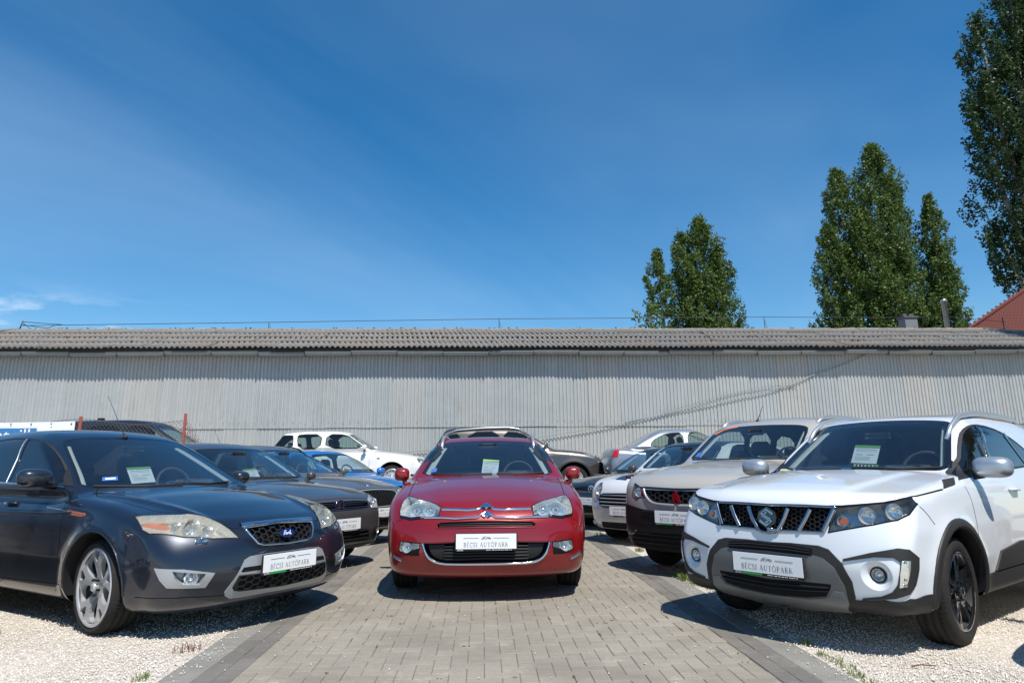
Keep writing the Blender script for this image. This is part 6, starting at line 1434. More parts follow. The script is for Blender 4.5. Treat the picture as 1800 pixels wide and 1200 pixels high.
def build_ford():
    c = Car('parked_hatchback', (-2.29, 6.31, 0, 56.5), PR['ford'], HERO_CELL, 'dark blue grey hatchback with silver twin grilles and five spoke alloys, roof aerial', 'blueblack', ROW_L)
    pass; pass; g = c.root
    L = c.pt()
    bl = c.pt(); am = c.pt()
    # this car shows its local -x side: mirror to the +x convention
    fl = lambda P: (P * mir)[::-1]
    lamp(c, fl(L), [(bl[0] * mir, .070, .075, 'reflector', .55), (bl[1] * mir, .040, .055, 'reflector', .3), (bl[2] * mir, .045, .05, 'reflector', .4)], .09, 'lensold', 'housing', fl(am))
    e = empty('grille', (0, 0, 0)); e.parent = g
    G = rs_(symP(fl(c.pt())[::1]), .03)
    c.opening(G, .06, 'void', 'grille_recess', parent=e, d=(0, -1, .1)); hexmesh(c, G, .098, .020, .007, 'plastic', -.020, e)
    c.line('grille_surround', G, .014, M('chrome'), h=.008, closed=True, parent=e, soft=0)
    B = c.pt() * mir; B[0, 0] = 0; c.line('grille_top_bar', np.vstack([B[::-1], (B * mir)[1:]]), .040, M('chrome'), h=.014, parent=e)
    q = c.pt()[0]; fordbadge(c, 0, q[2], .082)
    Lo = symP(fl(c.pt())); c.patch('lower_surround', rs_(Lo), M('satin'), .008, .010, d=(0, -1, 0))
    ee = empty('lower_grille', (0, 0, 0)); ee.parent = g
    Li = rs_(symP(fl(c.pt())), .03)
    c.patch('grille_recess', Li, M('void'), .009, .003, d=(0, -1, 0), parent=ee); hexmesh(c, Li, .108, .023, .008, 'plastic', .020, ee)
    Sl = fl(c.pt())
    for m in (1, -1): c.patch('side_slot', rs_(Sl if m > 0 else (Sl * mir)[::-1], .03), M('void'), .0095, .003, d=(0, -1, 0))
    Fg = fl(c.pt()); Fi = fl(c.pt()); fp = (c.pt() * mir)[0]
    for m in (1, -1):
        mm = lambda P_: P_ if m > 0 else (P_ * mir)[::-1]
        f = empty('fog_lamp', (0, 0, 0)); f.parent = g; D = c.n(mm(Fi)).sum(0); D /= np.linalg.norm(D)
        c.patch('fog_lamp_surround', rs_(mm(Fg), .03), M('satin'), .005, .008, holes=[rs_(mm(Fi), .03)], parent=f, d=D)
        c.cut(rs_(mm(Fi), .03), D); c.liner('fog_lamp_recess', rs_(mm(Fi), .03), .06, M('satin'), parent=f, d=D, taper=.015)
        p_ = fp * np.array([m, 1, 1]); D2 = D * .7 + np.array([0, -.5, 0]); D2 /= np.linalg.norm(D2); bowl(f, p_ - D2 * .02, D2, .040, .03, 'reflector', .55)
        V, Fc = lathe([(.038, .004), (.046, .004), (.048, -.04)], 24, 'z'); o = mesh_obj('lamp_ring', V, Fc, M('chrome'), f); o.location = tuple(p_ - D2 * .018); rot_to(o, D2)
        w_ = (c.pt() * mir)[0] * np.array([m, 1, 1]); V, Fc = box((0, 0, 0), (.085, .03, .045), bev=.010); o = mesh_obj('washer_cap', V, Fc, M('chrome'), g); o.location = tuple(w_ + c.n(w_[None])[0] * .004); o.rotation_euler = (0, 0, m * .45)
        q = (c.pt() * mir)[::-1]; q = mm(q); c.patch('side_repeater', rs_(q, .02), M('amber'), .004, .006)
    sc_ = c.pt(); c.line('fender_trim', sc_, .012, M('chrome'), h=.004); c.line('fender_trim', sc_ * mir, .012, M('chrome'), h=.004)
    c.plate(.455)
    gapline(c, c.pt()); gapline(c, c.pt(), w=.007); gapline(c, c.pt(), w=.008)
    gapline(c, c.pt()); 
    gapline(c, c.pt(), w=.006)
    W_ = symP(front(c, [(0, .995), (.40, .995), (.79, .985), (.72, 1.12), (.65, 1.27), (.595, 1.37), (.52, 1.405), (.3, 1.425), (0, 1.432)], 0)); glassing(c, W_, 'glass', 'windscreen', .03, (0, -1, 1.0)); pillar_trim(c, W_)
    S_ = c.pt()
    for m in (1, -1):
        Q = S_[::-1] * mir if m > 0 else S_; Q = np.asarray(Q); glassing(c, Q, 'glassdark', 'side_window', .012, (m, 0, .35), 'rubber')
        for b_ in ([(134, 242), (88, 335), (36, 445)],): Qb = c.pt() * (mir if m > 0 else 1); c.line('door_pillar', resample(Qb, .05, False), .05, M('gloss'), h=.001, sink=.0015, soft=0); c.line('window_divider', resample(Qb + np.array([0, .03, 0]), .05, False), .007, M('satin'), h=.002, soft=0)
        ch = c.pt() * (mir if m > 0 else 1)
        bl_ = c.pt() * (mir if m > 0 else 1); c.line('window_sill_trim', bl_, .014, M('chrome'), h=.005)
        t_ = c.pt() * (mir if m > 0 else 1); t_ = t_[::-1] if m > 0 else t_; c.patch('mirror_base', rs_(t_, .03), M('plastic'), .005, .008)
    mp = c.pt()[0]
    for sg in (1, -1): mirror(c, (abs(mp[0]) + (.19 if sg < 0 else .10), mp[1] + (.03 if sg < 0 else .08), mp[2] + (.045 if sg < 0 else .01)), 'blueblack', (.125, .10, .072) if sg < 0 else (.09, .10, .062), sg)
    arch = c.P['rw'] + .055
    for yc in (0, 2.85):
        for sg in (1, -1):
            q = side(c, [(yc + (arch + .004) * math.cos(R(t)), .322 + (arch + .004) * math.sin(R(t))) for t in np.linspace(-5, 185, 30)], sg); c.line('wheel_arch_lip', q, .012, M('blueblack'), h=.008, soft=0)
    for sg in (1, -1): q = side(c, [(.42, .30), (1.4, .285), (2.42, .30)], sg); gapline(c, q, False, .006)
    for sg in (1, -1): q = side(c, [(.40, .82), (.9, .80), (1.8, .80), (2.7, .83), (3.3, .86)], sg); c.line('door_crease', q, .03, M('blueblack'), h=.005)
    handle(c, 1.30, .87, 'blueblack')
    wiper(c, *front(c, [(-.68, 1.005), (-.30, .995), (.0, 1.0)], 0)); wiper(c, *front(c, [(-.05, 1.01), (.30, 1.0), (.60, 1.01)], 0))
    c.patch('toll_sticker', c.pt(), M('sticker'), .001, .001); c.patch('sticker_print', c.pt(), M('inkw'), .002, .001)
    c.body(); c.wheels(rim_y5, .258, .225, -.10, mat='rimsilver', inset=.012, tread=True)
    cabin(c, .72, .96, 1.50, lhd=1, rz=(1.22, 1.32), zs=-.03)
    a0 = c.pt()[0]; a0 = top(c, [(0, a0[1])])[0]; a1 = np.array([0, a0[1] + .38, a0[2] + .42]); antenna(c, tuple(a0), tuple(a1), .0035)
    return c
def build_red():
    c = Car('parked_estate_car', (.045, 7.40, 0, -.8), PR['red'], HERO_CELL, 'red estate car facing the camera in the middle of the paved lane', 'red', 'cars on the paved lane')
    pass; g = c.root; fl = lambda P: (P * mir)[::-1]
    L = c.pt()
    bl = c.pt()
    lamp(c, L, [(bl[0], .055, .06, 'reflector', .5), (bl[1], .068, .07, 'reflector', .5)], .09, 'lens', 'housing')
    for m in (1, -1):
        q = c.pt(); q = q if m > 0 else fl(q); c.patch('lamp_sill', rs_(q, .03), M('gloss'), .005, .006)
    e = empty('grille', (0, 0, 0)); e.parent = g
    S1 = rs_(symP(c.pt()), .03); c.opening(S1, .05, 'void', 'grille_recess', parent=e, d=(0, -1, 0))
    for z_ in (.35, .7): q = c.pt(); q[0, 0] = 0; c.line('grille_bar', np.vstack([q[::-1], (q * mir)[1:]]), .012, M('plastic'), h=.004, base=-.012, parent=e, soft=0)
    c.line('grille_surround', S1, .010, M('red'), h=.006, closed=True, parent=e, soft=0)
    for P_, w in (([(697, 566), (758, 600), (830, 605), (990, 597)], .024), ([(697, 618), (770, 652), (900, 655), (1100, 646)], .020)):
        q = c.pt(); q[0, 0] = 0; q = np.vstack([q[::-1], (q * mir)[1:]]); c.line('chevron_trim', resample(q, .03, False), w, M('chrome'), h=.016, parent=e, soft=0)
    q = c.pt(); q[0, 0] = 0; c.line('chevron_trim', np.vstack([q[::-1], (q * mir)[1:]]), .04, M('chrome'), h=.018, parent=e, soft=0, step=.02)
    q = c.pt(); q[0, 0] = 0; c.line('chevron_trim', np.vstack([q[::-1], (q * mir)[1:]]), .036, M('chrome'), h=.018, parent=e, soft=0, step=.02)
    ee = empty('lower_grille', (0, 0, 0)); ee.parent = g
    S2 = rs_(symP(c.pt()), .03); c.opening(S2, .07, 'void', 'intake_recess', parent=ee, d=(0, -1, 0))
    for i in range(5): q = c.pt(); q[0, 0] = 0; c.line('intake_slat', np.vstack([q[::-1], (q * mir)[1:]]), .018, M('plastic'), h=.010, base=-.028, parent=ee, soft=0)
    for m in (1, -1):
        q = c.pt(); q = q if m > 0 else fl(q); c.patch('intake_cheek', rs_(q, .04), M('plastic'), off=-.03, thick=.02, parent=ee)
    q = c.pt(); q[-1, 0] = 0; c.line('intake_chrome', np.vstack([q, (q * mir)[::-1][1:]]), .018, M('chrome'), h=.010, parent=ee)
    Fg = c.pt(); Dk = c.pt(); fb = c.pt()[0]
    lamp(c, Fg, [(fb, .042, .04, 'reflector', .4)], .05, 'lens', 'housing', name='fog_lamp')
    for m in (1, -1): c.patch('fog_lamp_recess', rs_(Dk if m > 0 else fl(Dk), .03), M('void'), .001, .002)
    for m in (1, -1): q = c.pt(); c.line('bumper_trim', q * np.array([m, 1, 1]), .022, M('chrome'), h=.006)
    c.plate(.515, green=False)
    gapline(c, c.pt(), w=.007); 
    gapline(c, c.pt(), w=.005); gapline(c, c.pt(), w=.004)
    q = c.pt(); 
    W_ = symP(front(c, [(0, 1.045), (.40, 1.045), (.735, 1.03), (.69, 1.14), (.63, 1.28), (.58, 1.375), (.50, 1.405), (.3, 1.42), (0, 1.428)], 0)); glassing(c, W_, 'glass', 'windscreen', .025, (0, -1, 1.0)); pillar_trim(c, W_)
    for m in (1, -1):
        q = side(c, [(.72, 1.02), (1.05, 1.28), (1.45, 1.40), (2.2, 1.42), (3.2, 1.38), (3.45, 1.25), (3.4, 1.06), (2.0, 1.03)], m); glassing(c, q, 'glassdark', 'side_window', .014, (m, 0, .35), 'rubber')
        rl = [top(c, [(m * .55, y)])[0] for y in (1.25, 1.4, 1.6, 2.2, 3.0, 3.5)]; V, Fc = tube([tuple(p + np.array([0, 0, h_])) for p, h_ in zip(rl, [-.006, .03, .048, .052, .05, .0])], [.016, .02, .021, .021, .02, .015], 10); mesh_obj('roof_rail', V, Fc, M('rail'), g)
    for sg in (1, -1): mirror(c, (.955, .72, 1.05), 'red', (.082, .085, .072), sg, base='red', stalk=(-.06, 0, -.11))
    handle(c, 1.3, .9, 'red')
    wiper(c, *front(c, [(-.60, 1.05), (-.25, 1.045), (.05, 1.05)], 0)); wiper(c, *front(c, [(.10, 1.055), (.35, 1.045), (.62, 1.055)], 0))
    for x_ in (-.3, .3): q = front(c, [(x_, 1.0)], -.2)[0]; V, Fc = box((0, 0, 0), (.03, .04, .016), bev=.005); o = mesh_obj('washer_jet', V, Fc, M('rubber'), g); o.location = tuple(top(c, [(x_, .30)])[0])
    c.patch('toll_sticker', c.pt(), M('sticker'), .001, .001)
    c.body(); c.wheels(rim_5, .21, .215, 0, inset=.03, tread=True)
    cabin(c, .75, 1.0, 1.55, rz=(1.22, 1.36), zs=-.01)
    return c
def cab_glass(c, xb, zb, xt, zt, sides, ring=.03, mat='glass', smat='glassclear', d=(0, -1, .9), div=(), sring=.018):
    W_ = symP(front(c, [(0, zb + .01), (xb * .55, zb + .01), (xb, zb), (xb * .6 + xt * .4, zb + (zt - zb) * .4), (xt * 1.04, zt - .06), (xt * .9, zt - .015), (xt * .5, zt), (0, zt + .005)], 0)); glassing(c, W_, mat, 'windscreen', ring, d); pillar_trim(c, W_, 2, 4, .06)
    for m in (1, -1):
        for q_ in sides: glassing(c, side(c, q_, m), smat, 'side_window', sring, (m, 0, .3), 'plastic')
def slats(c, P, n, w, mat, base, h=.01, parent=None, name='grille_bar', x0=0, x1=None):
    """horizontal bars across a symmetric outline, in the car's front view"""
    P = np.asarray(P); z0, z1 = P[:, 2].min(), P[:, 2].max()
    for i in range(n):
        z = z0 + (z1 - z0) * (i + .5) / n; xs = []
        Q = np.vstack([P, P[:1]])
        for a, b in zip(Q[:-1], Q[1:]):
            if (a[2] - z) * (b[2] - z) < 0: t = (z - a[2]) / (b[2] - a[2]); xs.append(a[0] + (b[0] - a[0]) * t)
        if len(xs) >= 2: q = front(c, [(x, z) for x in np.linspace(min(xs) + .006, max(xs) - .006, 9)]); c.line(name, q, w, M(mat), h=h, base=base, parent=parent, soft=0, step=.08)
def doors(c, ys, z0=.35, z1=.95):
    for m in (1, -1):
        for y in ys: gapline(c, side(c, [(y, z1), (y - .02, (z0 + z1) / 2), (y, z0)], m), False, .006)
def build_rifter():
    c = Car('parked_van', (2.66, 8.05, 0, -50), PR['rifter'], .03, 'greige high roofed family van with a red lion badge and black lower bumper', 'beige', ROW_R)
    pass; pass; g = c.root; fl = lambda P: (P * mir)[::-1]
    L = fl(c.pt())
    b_ = c.pt() * mir; lamp(c, L, [(b_[0], .05, .05, 'reflector', .5), (b_[1], .035, .04, 'redlens', 0)], .07, 'lens', 'housingdark')
    e = empty('grille', (0, 0, 0)); e.parent = g
    G = rs_(symP(fl(c.pt())), .03); c.opening(G, .06, 'void', 'grille_recess', parent=e, d=(0, -1, 0)); hexmesh(c, G, .12, .026, .014, 'plastic', -.018, e)
    for m in (1, -1):
        q = c.pt() * np.array([m, 1, 1]); c.line('grille_surround', q, .030, M('satin'), h=.012, parent=e)
    q = c.pt(); q[0, 0] = 0; c.line('bonnet_trim', np.vstack([q[::-1], (q * mir)[1:]]), .022, M('gloss'), h=.006)
    q = c.pt()[0]; b = empty('badge', (0, q[1] - .018, q[2])); b.parent = g
    strokes_obj('emblem', [(.019, [(-0.008, 0.068), (0.0096, 0.048), (0.0, 0.016), (-0.004, -0.016)]), (.014, [(0.0, 0.024), (-0.028, 0.036), (-0.0496, 0.024)]), (.014, [(0.0, 0.0), (-0.024, -0.024), (-0.0176, -0.06)]), (.015, [(0.0, -0.008), (0.024, -0.036), (0.028, -0.064)]), (.014, [(0.008, 0.024), (0.036, 0.0), (0.04, -0.024), (0.0496, -0.04)]), (.016, [(-0.0016, 0.016), (-0.036, -0.0), (-0.048, -0.016)])], 'badge_reflection', b, 0, .010)  # lion's red is a reflection painted in as its colour
    P_ = symP(front(c, [(0, .245), (.5, .245), (.80, .26), (.902, .34), (.912, .5), (.912, .66), (.88, .715), (.70, .70), (.45, .665), (0, .65)], -.3)); c.patch('black_bumper', rs_(P_, .05), M('plastic'), .008, .012, d=(0, -1, 0))
    U = rs_(symP(fl(c.pt())[::-1]), .04); c.patch('upper_intake', U, M('void'), .010, .002, d=(0, -1, 0)); slats(c, U, 3, .008, 'plastic', .010, .008)
    U = rs_(symP(fl(c.pt())[::-1]), .04); c.patch('lower_intake', U, M('void'), .010, .002, d=(0, -1, 0)); slats(c, U, 4, .012, 'plastic', .010, .010)
    for m in (1, -1):
        q = c.pt() * np.array([m, 1, 1]); c.line('fog_lamp_trim', q, .018, M('satin'), h=.012)
        q = c.pt(); q = q if m < 0 else fl(q); c.patch('fog_lamp', rs_(q, .02), M('housingdark'), .012, .004)
    c.plate(.605)
    gapline(c, c.pt(), w=.007)
    cab_glass(c, .70, 1.17, .60, 1.585, [[(.75, 1.18), (1.0, 1.42), (1.3, 1.56), (1.85, 1.57), (1.9, 1.18)], [(1.98, 1.18), (1.98, 1.57), (2.55, 1.56), (2.6, 1.18)], [(2.72, 1.18), (2.70, 1.54), (3.2, 1.50), (3.25, 1.20)]], .03, d=(0, -1, .7))
    for m in (1, -1):
        rl = [top(c, [(m * .63, y)])[0] for y in (1.15, 1.3, 1.5, 2.2, 2.9, 3.15)]; V, Fc = tube([tuple(p + np.array([0, 0, h_])) for p, h_ in zip(rl, [-.006, .035, .05, .055, .04, .0])], [.016, .02, .022, .022, .02, .015], 10); mesh_obj('roof_rail', V, Fc, M('rail'), g)
        mirror(c, (1.03, .70, 1.20), 'plastic', (.11, .09, .11), m) if m > 0 else None
    q = front(c, [(-.60, 1.50), (-.50, 1.56), (-.30, 1.585)], 0); c.line('price_strip', q, .03, M('orange'), h=.002)
    q = front(c, [(-.63, 1.22), (-.53, 1.22), (-.53, 1.27), (-.62, 1.27)], 0); c.patch('toll_sticker', q, M('sticker'), .001, .001)
    wiper(c, *front(c, [(-.55, 1.185), (-.2, 1.175), (.1, 1.18)], 0)); wiper(c, *front(c, [(.0, 1.185), (.3, 1.175), (.6, 1.185)], 0)); doors(c, (.62, 1.94))
    c.body(); c.wheels(rim_steel, .205, .2, 0, mat='rimsilver'); cabin(c, .55, 1.14, 1.25, rz=(.85, 1.50), zs=.12, seat='seat')
    a0 = top(c, [(-.12, 1.15)])[0]; antenna(c, tuple(a0), tuple(a0 + np.array([.0, .16, .20])), .005); return c
def build_mini():
    c = Car('parked_hatchback', (2.63, 10.97, 0, -51), PR['mini'], .03, 'small silver white car with black bonnet stripes and a black roof', 'miniwhite', ROW_R)
    pass; pass; fl = lambda P: (P * mir)[::-1]; g = c.root
    L = fl(c.pt()); b_ = c.pt() * mir; a_ = fl(c.pt())
    lamp(c, L, [(b_[0], .06, .05, 'reflector', .5)], .06, 'lens', 'housing', a_)
    e = empty('grille', (0, 0, 0)); e.parent = g
    G = rs_(symP(fl(c.pt())), .03); c.opening(G, .05, 'void', 'grille_recess', parent=e, d=(0, -1, 0)); slats(c, G, 4, .020, 'rail', -.004, .012, e)
    c.line('grille_surround', G, .020, M('gloss'), h=.012, closed=True, parent=e, soft=0)
    U = rs_(symP(fl(c.pt())[::-1]), .04); c.patch('lower_intake', U, M('void'), .004, .002, d=(0, -1, 0)); slats(c, U, 3, .012, 'plastic', .004, .008)
    q = c.pt(); c.line('bumper_trim', q, .02, M('satin'), h=.008)
    f = c.pt()[0]
    for m in (1, -1): bowl(g, f * np.array([-m, 1, 1]) + np.array([0, -.004, 0]), (-m * -.3 * -1, -1, 0), .045, .02, 'housingdark', .4, 'fog_lamp')
    c.plate(.475, green=False)
    for m in (1, -1):
        q = top(c, [(m * .09, -.60), (m * .33, -.56), (m * .33, -.2), (m * .33, .10), (m * .32, .32), (m * .09, .34), (m * .09, -.1)]); c.patch('bonnet_stripe', resample(q, .05), M('navy'), .0015, .001, d=(0, 0, 1)); q = top(c, [(m * .385, -.54), (m * .39, -.1), (m * .37, .30)]); c.line('pin_stripe', q, .014, M('navy'), h=.0015)
    q = front(c, [(0, .925)])[0]; b = empty('badge', tuple(q + np.array([0, -.01, .015]))); b.parent = g; strokes_obj('emblem', [(.03, [(-.12, .008), (-.04, .0)]), (.03, [(.04, .0), (.12, .008)]), (.02, arc(0, 0, .03, .03, 0, 360, 14))], 'darkchrome', b, 0, .006)
    cab_glass(c, .66, 1.055, .56, 1.425, [[(.70, 1.06), (.95, 1.30), (1.2, 1.42), (1.7, 1.43), (1.75, 1.06)], [(1.83, 1.06), (1.80, 1.43), (2.6, 1.40), (2.75, 1.10)]], .03)
    q = top(c, [(x, y) for x, y in [(-.56, 1.0), (0, .96), (.56, 1.0), (.58, 1.8), (.54, 2.8), (0, 2.9), (-.54, 2.8), (-.58, 1.8)]]); c.patch('roof_panel', rs_(q, .08), M('black'), .003, .004, d=(0, 0, 1), grid=.06)
    for m in (1, -1): mirror(c, (.96, .62, 1.06), 'black', (.075, .07, .06), m)
    doors(c, (.55, 1.8)); c.body(); c.wheels(rim_5, .21, .205, 0); cabin(c, .5, 1.02, 1.15, rz=(.85, 1.36), zs=.0); return c
def vw_front(c, zg=.70, plate_z=.50):
    g = c.root; e = empty('grille', (0, 0, 0)); e.parent = g
    G = rs_(symP(front(c, [(0, zg - .055), (.40, zg - .052), (.52, zg - .03), (.53, zg + .035), (.3, zg + .045), (0, zg + .048)])), .04); c.opening(G, .04, 'void', 'grille_recess', parent=e, d=(0, -1, 0)); slats(c, G, 2, .020, 'gloss', -.004, .012, e)
    q = front(c, [(x, zg - .045) for x in np.linspace(-.46, .46, 9)]); c.line('grille_trim', q, .008, M('chrome'), h=.004, parent=e, soft=0)
    vwbadge(c, 0, zg, .068)
    L = front(c, [(.55, zg - .055), (.56, zg + .05), (.66, zg + .085), (.78, zg + .115), (.83, zg + .07), (.82, zg - .01), (.72, zg - .06)]); b_ = front(c, [(.64, zg), (.74, zg + .02)])
    lamp(c, L, [(b_[0], .045, .05, 'reflector', .5), (b_[1], .05, .05, 'reflector', .5)], .07, 'lens', 'housing')
    U = rs_(symP(front(c, [(0, .30), (.40, .30), (.50, .33), (.46, .42), (.3, .43), (0, .43)])), .04); c.patch('lower_intake', U, M('void'), .003, .002, d=(0, -1, 0)); slats(c, U, 3, .012, 'plastic', .003, .008)
    for m in (1, -1):
        q = front(c, [(m * .56, .33), (m * .60, .42), (m * .76, .43), (m * .78, .35)]); q = q if m < 0 else q[::-1]; c.patch('fog_lamp_recess', rs_(q, .03), M('void'), .003, .003)
        f = front(c, [(m * .67, .385)])[0]; bowl(g, f + np.array([0, -.010, 0]), (m * .25, -1, 0), .035, .02, 'housing', .4, 'fog_lamp')
    q = front(c, [(x, .25) for x in np.linspace(-.7, .7, 9)]); c.line('lower_lip', q, .03, M('plastic'), h=.012, soft=0)
    c.plate(plate_z, green=False)
def hatch_glass(c, dark='glassclear'):
    cab_glass(c, .71, 1.0, .58, 1.375, [[(.68, 1.0), (1.0, 1.24), (1.3, 1.36), (1.68, 1.38), (1.72, .995)], [(1.80, .995), (1.76, 1.38), (2.35, 1.36), (2.55, 1.24), (2.56, 1.0)], [(2.64, 1.02), (2.62, 1.24), (2.85, 1.12), (2.88, 1.03)]], .03, smat=dark)
def build_vw(pose, name, pk, label, group, mk='gloss', zg=.70):
    c = Car(name, pose, PR['vw'], .03, label, pk, group); vw_front(c, zg); hatch_glass(c)
    for m in (1, -1): mirror(c, (.90, .66, 1.02), pk, (.065, .07, .055), m)
    gapline(c, front(c, [(.55, .76), (.3, .775), (0, .78)]), w=.007)
    wiper(c, *front(c, [(-.55, 1.01), (-.2, 1.0), (.1, 1.005)], 0)); wiper(c, *front(c, [(.0, 1.01), (.3, 1.0), (.6, 1.01)], 0))
    doors(c, (.60, 1.74)); c.body(); c.wheels(rim_5, .205, .2, 0); cabin(c, .65, .98, 1.35, rz=(1.05, 1.30), zs=-.03); return c
def build_fordwagon():
    c = Car('parked_estate_car', (-2.30, 11.5, 0, 57), PR['fordwagon'], .03, 'warm grey estate car with roof rails, third in the left row', 'greyw', ROW_L); g = c.root
    e = empty('grille', (0, 0, 0)); e.parent = g
    G = rs_(symP(front(c, [(0, .545), (.36, .55), (.42, .60), (.50, .72), (.46, .765), (.2, .785), (0, .79)])), .04); c.opening(G, .05, 'void', 'grille_recess', parent=e, d=(0, -1, 0)); hexmesh(c, G, .075, .020, .007, 'plastic', -.012, e)
    c.line('grille_surround', G, .018, M('satin'), h=.010, closed=True, parent=e, soft=0); fordbadge(c, 0, .855, .055)
    L = front(c, [(.52, .69), (.54, .76), (.70, .80), (.82, .84), (.86, .80), (.84, .73), (.70, .69)]); b_ = front(c, [(.62, .735), (.73, .75)]); lamp(c, L, [(b_[0], .038, .04, 'reflector', .5), (b_[1], .045, .04, 'reflector', .5)], .07, 'lens', 'housing')
    U = rs_(symP(front(c, [(0, .26), (.48, .26), (.60, .30), (.56, .38), (.3, .40), (0, .40)])), .04); c.patch('lower_intake', U, M('void'), .003, .002, d=(0, -1, 0)); slats(c, U, 3, .012, 'plastic', .003, .010)
    c.plate(.47, green=False)
    cab_glass(c, .74, 1.03, .59, 1.405, [[(.72, 1.02), (1.1, 1.28), (1.45, 1.41), (1.85, 1.42), (1.9, 1.02)], [(1.98, 1.02), (1.94, 1.42), (2.8, 1.40), (2.85, 1.02)], [(2.94, 1.04), (2.92, 1.39), (3.4, 1.28), (3.5, 1.06)]], .03)
    for m in (1, -1):
        mirror(c, (.90, .70, 1.05), 'greyw', (.065, .07, .055), m)
        rl = [top(c, [(m * .56, y)])[0] for y in (1.3, 1.45, 1.65, 2.4, 3.2, 3.5)]; V, Fc = tube([tuple(p + np.array([0, 0, h_])) for p, h_ in zip(rl, [-.006, .02, .028, .03, .02, .0])], .014, 8); mesh_obj('roof_rail', V, Fc, M('gloss'), g)
    gapline(c, front(c, [(.50, .80), (.3, .805), (0, .81)]), w=.007); doors(c, (.64, 1.92)); c.body(); c.wheels(rim_5, .21, .21, 0); cabin(c, .7, 1.0, 1.45, rz=(1.2, 1.34), zs=0)
    a0 = top(c, [(0, 2.8)])[0]; antenna(c, tuple(a0), tuple(a0 + np.array([0, .22, .28])), .004); return c
def build_blue():
    c = Car('parked_hatchback', (-2.15, 14.2, 0, 57), PR['bluehatch'], .035, 'bright blue hatchback, mostly hidden behind the grey estate car', 'blue', ROW_L); g = c.root
    e = empty('grille', (0, 0, 0)); e.parent = g
    G = rs_(symP(front(c, [(0, .66), (.46, .67), (.50, .74), (.2, .76), (0, .765)])), .04); c.opening(G, .04, 'void', 'grille_recess', parent=e, d=(0, -1, 0)); slats(c, G, 3, .014, 'plastic', -.004, .010, e)
    L = front(c, [(.52, .68), (.52, .76), (.66, .80), (.78, .83), (.80, .76), (.70, .69)]); b_ = front(c, [(.64, .74)]); lamp(c, L, [(b_[0], .05, .05, 'reflector', .5)], .06, 'lens', 'housing')
    U = rs_(symP(front(c, [(0, .28), (.44, .28), (.52, .36), (.3, .42), (0, .42)])), .04); c.patch('lower_intake', U, M('void'), .003, .002, d=(0, -1, 0)); c.plate(.50, green=False)
    cab_glass(c, .68, 1.0, .55, 1.375, [[(.60, 1.0), (.92, 1.24), (1.2, 1.36), (1.6, 1.37), (1.64, .995)], [(1.72, .995), (1.70, 1.37), (2.3, 1.34), (2.5, 1.2), (2.5, 1.0)]], .03)
    for m in (1, -1): mirror(c, (.96, .60, 1.03), 'blue', (.10, .09, .07), m)
    doors(c, (.55, 1.68)); c.body(); c.wheels(rim_5, .195, .19, 0); cabin(c, .6, .98, 1.25, zs=-.02); return c
def side_lamp(c, pts, mat='housing', m=1, nm='headlight'):
    q = side(c, pts, m); e = empty(nm, (0, 0, 0)); e.parent = c.root; c.patch('lamp_housing', rs_(q, .04), M(mat), .002, .003, parent=e); c.patch('lens', rs_(q, .04), M('lens'), .006, .001, parent=e)
def build_golf3():
    c = Car('parked_hatchback', (-2.18, 18.35, .57, 90), PR['golf3'], .032, 'old white square hatchback standing side on in front of the shed', 'whitegolf', ROW_B); g = c.root
    # nose points to the right of the picture; its local -x side faces the camera
    for m in (1, -1):
        for q_ in ([(.62, .96), (.92, 1.16), (1.14, 1.31), (1.62, 1.33), (1.64, .955)], [(1.74, .955), (1.72, 1.33), (2.28, 1.33), (2.34, 1.26), (2.28, .955)], [(2.40, .96), (2.42, 1.28), (2.46, 1.31), (2.74, 1.27), (2.98, 1.02), (2.96, .97)]):
            glassing(c, side(c, q_, m), 'glassclear', 'side_window', .020, (m, 0, .25), 'plastic')
        c.line('door_strip', side(c, [(.45, .50), (1.2, .50), (2.1, .50)], m), .05, M('whitegolf'), h=.012); mirror(c, (.92, .66, 1.00), 'whitegolf', (.09, .08, .06), m)
        q = side(c, [(.30, .72), (.36, .72), (.36, .745), (.30, .745)], m); c.patch('side_repeater', q if m > 0 else q, M('gap'), .004, .004)
        for y_ in (-.60,): c.line('lower_bumper', side(c, [(-.75, .34), (-.45, .34)], m), .05, M('plastic'), h=.01)
    W_ = symP(front(c, [(0, .945), (.40, .945), (.66, .94), (.60, 1.15), (.55, 1.28), (.52, 1.31), (.3, 1.325), (0, 1.33)], 0)); glassing(c, W_, 'glassclear', 'windscreen', .025, (0, -1, .8))
    L = front(c, [(.42, .60), (.42, .72), (.64, .73), (.76, .72), (.78, .64), (.72, .60)]); b_ = front(c, [(.55, .66)]); lamp(c, L, [(b_[0], .055, .05, 'reflector', .5)], .05, 'lens', 'housing')
    G = rs_(symP(front(c, [(0, .61), (.38, .61), (.38, .70), (0, .71)])), .04); c.patch('grille', G, M('void'), .003, .002, d=(0, -1, 0)); c.plate(.42, green=False)
    doors(c, (.56, 1.69), .32, .93); handle(c, 1.40, .82, 'plastic'); handle(c, 2.15, .82, 'plastic')
    c.body(); c.wheels(rim_steel, .185, .175, 0, inset=.04); cabin(c, .6, .90, 1.2, rz=(1.0, 1.24), zs=-.08); return c
